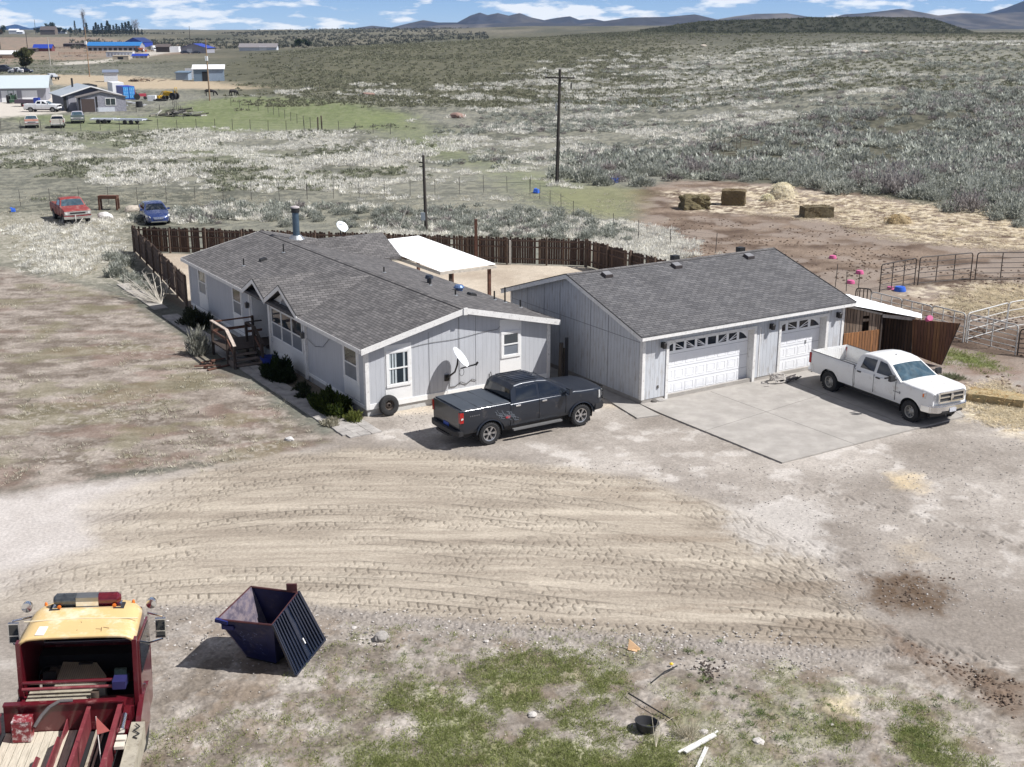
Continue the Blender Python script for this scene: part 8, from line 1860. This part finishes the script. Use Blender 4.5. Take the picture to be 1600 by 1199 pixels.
# dark trucks behind the workshop, vans by the barn
blk = mat('black_blue_paint', (.015, .018, .035), .3, coat=.8)
for k, (u, v, rz, m_, lb) in enumerate(((9, 113, -10, blk, 'dark blue pickup standing behind the workshop roof'), (38, 114, 5, blk, 'dark low car behind the workshop roof beside the pine'), (290, 84, 10, blk, 'dark car in front of the blue-roofed house, left one'), (306, 84, -170, blk, 'dark car in front of the blue-roofed house, right one'), (222, 80, -60, WP2, 'white car in front of the dark blue barn'), (26, 114, 170, WP2, 'white low car behind the workshop roof'))):
    q = W(u, v); o = saloon(lb, (q[0], q[1], gz(*q)), R(rz), m_, 'cars in the distant yards'); o.scale = (1.25, 1.25, 1.3 if k else 1.8)
q = W(241, 80); t = thing('box_truck', 'white box truck parked right of the dark blue barn', 'truck', (*q, gz(*q)), R(-60)); b = MB(); b.b2((-3.5, -1.25, .9), (1.3, 1.25, 3.9)); b.build('box', WP2, t); b = MB(); b.b2((1.4, -1.1, .6), (3.4, 1.1, 2.7)); c_ = b.build('cab', WP2, t); b = MB(); b.b2((3.401, -.95, 1.6), (3.42, .95, 2.5)); b.build('windscreen', CGLASS, c_)
for x in (-2.4, 2.3):
    for s in (-1, 1): b = MB(); b.lathe([(.001, -.15), (.5, -.15), (.5, .15), (.001, .15)], 14, 'y', c=(x, s * 1.1, .5)); b.build('wheel', RUBBER, t)
q = W(84, 125); t = thing('farm_trailer', 'loaded grey farm trailer right of the workshop roof', 'trailer', (*q, 0), R(-50)); b = MB(); b.b2((-2.6, -1.1, .7), (2.6, 1.1, .95)); b.build('deck', TRIM, t); b = MB(); b.b2((-2.2, -.9, .95), (-.6, .9, 1.8)); b.b2((.2, -.8, .95), (2.2, .5, 1.5)); b.build('load', PALEW, t)
for x in (-1, 1):
    for s in (-1, 1): b = MB(); b.lathe([(.001, -.12), (.42, -.12), (.42, .12), (.001, .12)], 12, 'y', c=(x, s * 1.0, .42)); b.build('wheel', RUBBER, t)
# ---- cattle
def cow(label, u, v, rz):
    q = W(u, v); J = [(-.95, 0, 1.15), (-.45, 0, 1.12), (.25, 0, 1.12), (.75, 0, 1.2), (1.1, 0, 1.0), (1.35, 0, .62), (1.5, 0, .28), (1.62, 0, .12)]; rr = [.27, .36, .38, .33, .22, .17, .14, .09]
    E_ = [(i, i + 1) for i in range(7)]
    def leg(root, x, s, hind):
        k = len(J); J.extend([(x, s * .26, .85), (x + (-.08 if hind else .02), s * .27, .50), (x + (.0 if hind else .0), s * .27, .25), (x, s * .27, .04)]); rr.extend([.16, .09, .065, .075]); E_.extend([(root, k), (k, k + 1), (k + 1, k + 2), (k + 2, k + 3)])
    for s in (-1, 1): leg(0, -.85, s, True); leg(3, .68, s, False)
    k = len(J); J.extend([(-1.15, 0, 1.2), (-1.22, 0, .8), (-1.22, 0, .45)]); rr.extend([.06, .03, .05]); E_.extend([(0, k), (k, k + 1), (k + 1, k + 2)])
    k = len(J); J.extend([(1.32, .2, .72), (1.32, -.2, .72)]); rr.extend([.04, .04]); E_.extend([(5, k), (5, k + 1)])
    me = bpy.data.meshes.new('cow'); me.from_pydata(J, E_, []); o = bpy.data.objects.new('cow', me); COL.objects.link(o); me.materials.append(mat('black_hide', (.012, .010, .010), .7))
    sk = o.modifiers.new('skin', 'SKIN'); sb = o.modifiers.new('sub', 'SUBSURF'); sb.levels = 1; sb.render_levels = 1
    for i, r_ in enumerate(rr): me.skin_vertices[0].data[i].radius = (r_, r_)
    me.skin_vertices[0].data[1].use_root = True
    o.location = (*q, gz(*q)); o.rotation_euler = (0, 0, rz); return tag(o, label, 'cow')
cow('black grazing cow half behind the far light-coloured pole', 329, 151, R(8)); cow('black cow standing alone right of the far pole', 365, 151, R(60))
# ---- far poles
upole('weathered orange-brown pole beside the grazing cow', 328, 159, 12.0, .16, m=POLEL, extras=(('transformer', (0, -.3, 8.3), (.5, .5, .9), WH2),)); upole('tall thin pole left of the pale shed on the meadow', 140, 119, 15.2, .17, m=POLEL, extras=(('transformer', (-.1, -.3, 10.3), (.6, .5, 1.0), WH2),)); upole('pale thin pole behind the workshop roof', 79, 103, 11.0, .2, m=mat('pale_pole', (.45, .42, .38), .8))
upole('dark utility pole with crossarm above the lone pine', 43, 76, 12.5, .3, (6, 1.0)); upole('thin dark pole at the extreme left edge', 1, 78, 10, .3); upole('thin pole rising above the white trailer box', 298, 75.5, 17, .25); upole('thin far pole on the plain left of centre', 577, 70.5, 8, .3); upole('thin pole on the horizon by the pines', 57, 62.2, 22, .4)
# ================================================================ TREES
def tree(label, u, v, h, w_, c1, c2, seed, kind='round', name='tree', n=1500, group=None, trunk=.12, size=None):
    q = W(u, v); z0 = gz(*q); t = thing(name, label, 'tree', (*q, z0 - .1), 0, group); rs = np.random.RandomState(seed); r2 = random.Random(seed)
    b = MB(); tr = h * .022 + .05; b.cyl((0, 0, 0), (0, 0, h * (.95 if kind != 'round' else .6)), tr, tr * .25, 7)
    limbs = []
    for k in range(10 if kind != 'bare' else 26):
        z = h * (r2.uniform(.2, .6) if kind == 'round' else r2.uniform(.15, .85)); a = r2.uniform(0, 6.28); l = (w_ / 2 * .75) * (1 if kind == 'round' else (1 - z / h) + .1)
        if kind == 'bare': l = w_ * .35; e = (l * math.cos(a), l * math.sin(a), min(h, z + h * .22))
        else: e = (l * math.cos(a), l * math.sin(a), z + (h * .18 if kind == 'round' else -.03 * h))
        b.cyl((0, 0, z), e, tr * .35, tr * .1, 4); limbs.append(e)
    b.build('trunk', BARK, t)
    if kind == 'bare':
        n = 500; P_ = np.array([limbs[i] for i in rs.randint(0, len(limbs), n)]) + rs.normal(0, w_ * .12, (n, 3)) * np.array([1, 1, 2.5])
    elif kind == 'cone':
        hz_n = rs.uniform(0, 1, n) ** .75; zz = h * (.12 + .88 * hz_n); lay = .72 + .28 * np.cos(hz_n * 34 + rs.uniform(0, 1)); rad = w_ / 2 * (1.03 - hz_n) ** .85 * lay; a = rs.uniform(0, 6.28, n); rr = rad * rs.uniform(.35, 1, n) ** .6 * (.8 + .3 * np.sin(a * 3 + hz_n * 9)); P_ = np.stack([rr * np.cos(a), rr * np.sin(a), zz], -1)
    else:
        K_ = 11; C_ = np.stack([rs.normal(0, w_ * .20, K_), rs.normal(0, w_ * .20, K_), h * rs.uniform(.35, .85, K_)], -1); R_ = w_ * rs.uniform(.14, .26, K_); k = rs.randint(0, K_, n); D = rs.normal(0, 1, (n, 3)); D /= np.linalg.norm(D, axis=1)[:, None]; P_ = C_[k] + D * (R_[k] * rs.uniform(.5, 1.05, n))[:, None]
    s0 = size or w_ * .09; d = rs.normal(0, 1, (n, 3)); d /= np.linalg.norm(d, axis=1)[:, None]
    if kind == 'cone': d[:, 2] = -abs(d[:, 2]) * .5; d[:, :2] += P_[:, :2] / (np.linalg.norm(P_[:, :2], axis=1)[:, None] + .01)
    s_ = np.cross(d, rs.normal(0, 1, (n, 3))); s_ /= np.linalg.norm(s_, axis=1)[:, None]; w2 = .5 if kind != 'bare' else .06; L_ = s0 * rs.uniform(.6, 1.4, (n, 1)) * (1 if kind != 'bare' else 3)
    V = np.stack([P_ - s_ * L_ * w2, P_ + s_ * L_ * w2, P_ + d * L_], 1); leafmesh('crown', V, ccol(c1, c2, n, rs, .3), t)
    return t
PG1, PG2 = (.022, .036, .018), (.06, .085, .04)
tree('lone olive pine standing behind the workshop roof', 41, 113, 8.6, 6.0, (.07, .075, .03), (.15, .15, .07), 1, 'round', 'pine_tree', 2600)
rr_ = random.Random(21); names = ['tall narrow', 'short bushy', 'mid-sized ragged']
cx = [(148, 12), (152, 17), (156, 14), (161, 16), (166, 12), (170, 19), (174, 14), (179, 13), (184, 15), (188, 12), (193, 16), (198, 17), (203, 18), (207, 13), (212, 10), (217, 9), (223, 8)]
for k, (u, hpx) in enumerate(cx):
    v = 64.5; Y = W(u, v)[1]; tree('dark conifer in the windbreak row behind the blue barn', u, v, hpx * Y / FPX * 1.12, hpx * Y / FPX * .62, PG1, PG2, 40 + k, 'cone', 'conifer', 700, 'conifers in the windbreak behind the blue barn')
for k, (u, v, hp, wp, kd, lb) in enumerate(((119, 62.5, 17, 5, 'cone', 'tall narrow conifer alone between the hilltop house and the windbreak'), (137, 63, 15, 7, 'cone', 'dark conifer at the foot of the bare poplar'), (82, 62.5, 17, 12, 'round', 'large dark pine beside the hilltop house'), (59, 62, 9, 7, 'round', 'dark round tree left of the hilltop house'), (6, 64, 15, 9, 'round', 'dark pine at the far left edge of the horizon'), (-2, 65, 12, 10, 'round', 'brownish pine cut by the left edge'), (94, 62.5, 8, 8, 'round', 'low round pine right of the large pine'), (102, 62.5, 8, 7, 'round', 'round pine midway to the narrow conifer'), (111, 62.5, 8, 7, 'round', 'round pine just left of the narrow conifer'), (126, 63, 8, 6, 'round', 'short pine right of the narrow conifer'), (467, 78, 13, 12, 'round', 'dark green round tree on the crest right of the grey-roofed house'), (482, 77.5, 11, 10, 'round', 'dark round tree right of its larger neighbour on the crest'), (433, 79.5, 5, 5, 'round', 'small dark tree at the end of the grey-roofed house'))):
    q = W(u, v); Y = q[1]; tree(lb, u, v, hp * Y / FPX * 1.1, wp * Y / FPX * 1.25, PG1 if k != 5 else (.07, .05, .025), PG2 if k != 5 else (.14, .10, .05), 70 + k, kd, 'pine_tree' if kd == 'round' else 'conifer', 900)
Y = W(133, 63)[1]; tree('tall bare poplar standing above the pines on the horizon', 133, 63, 34 * Y / FPX, 7 * Y / FPX, (.20, .18, .17), (.30, .27, .26), 90, 'bare', 'poplar_tree'); Y = W(213, 64)[1]; tree('bare grey tree at the right end of the windbreak', 213, 64, 19 * Y / FPX, 10 * Y / FPX, (.24, .21, .20), (.32, .28, .27), 91, 'bare', 'bare_tree')
# far tree belts on the plain: one mass nobody could count
rsb = np.random.RandomState(77); n = 3600; Yb = rsb.uniform(900, 2600, n).astype(np.float32); Tb = rsb.uniform(-.36, -.02, n).astype(np.float32); Xb = Tb * Yb; kk = fbm(Xb * .006, Yb * .002, 95, 3) > .5; Pb = np.stack([Xb[kk], Yb[kk]], -1)
mass('far_woodland', Pb, [sage_var(500 + k, 14, 2.6, 1.8, (.06, .065, .05), (.13, .13, .10), size=1.6) for k in range(3)], 21, .6, 1.3)
# ================================================================ AIR
def haze():
    b = MB(); b.b2((-3400, -70, -40), (3400, 5750, 175)); m = bpy.data.materials.new('air'); m.use_nodes = True; nt = m.node_tree; nt.nodes.clear()
    o_ = nt.nodes.new('ShaderNodeOutputMaterial'); v = nt.nodes.new('ShaderNodeVolumePrincipled'); v.inputs['Density'].default_value = 5.0e-5; v.inputs['Color'].default_value = (.42, .62, 1.0, 1); v.inputs['Anisotropy'].default_value = 0.2
    nt.links.new(v.outputs[0], o_.inputs['Volume']); o = b.build('haze', m); tag(o, kind='stuff')
haze()
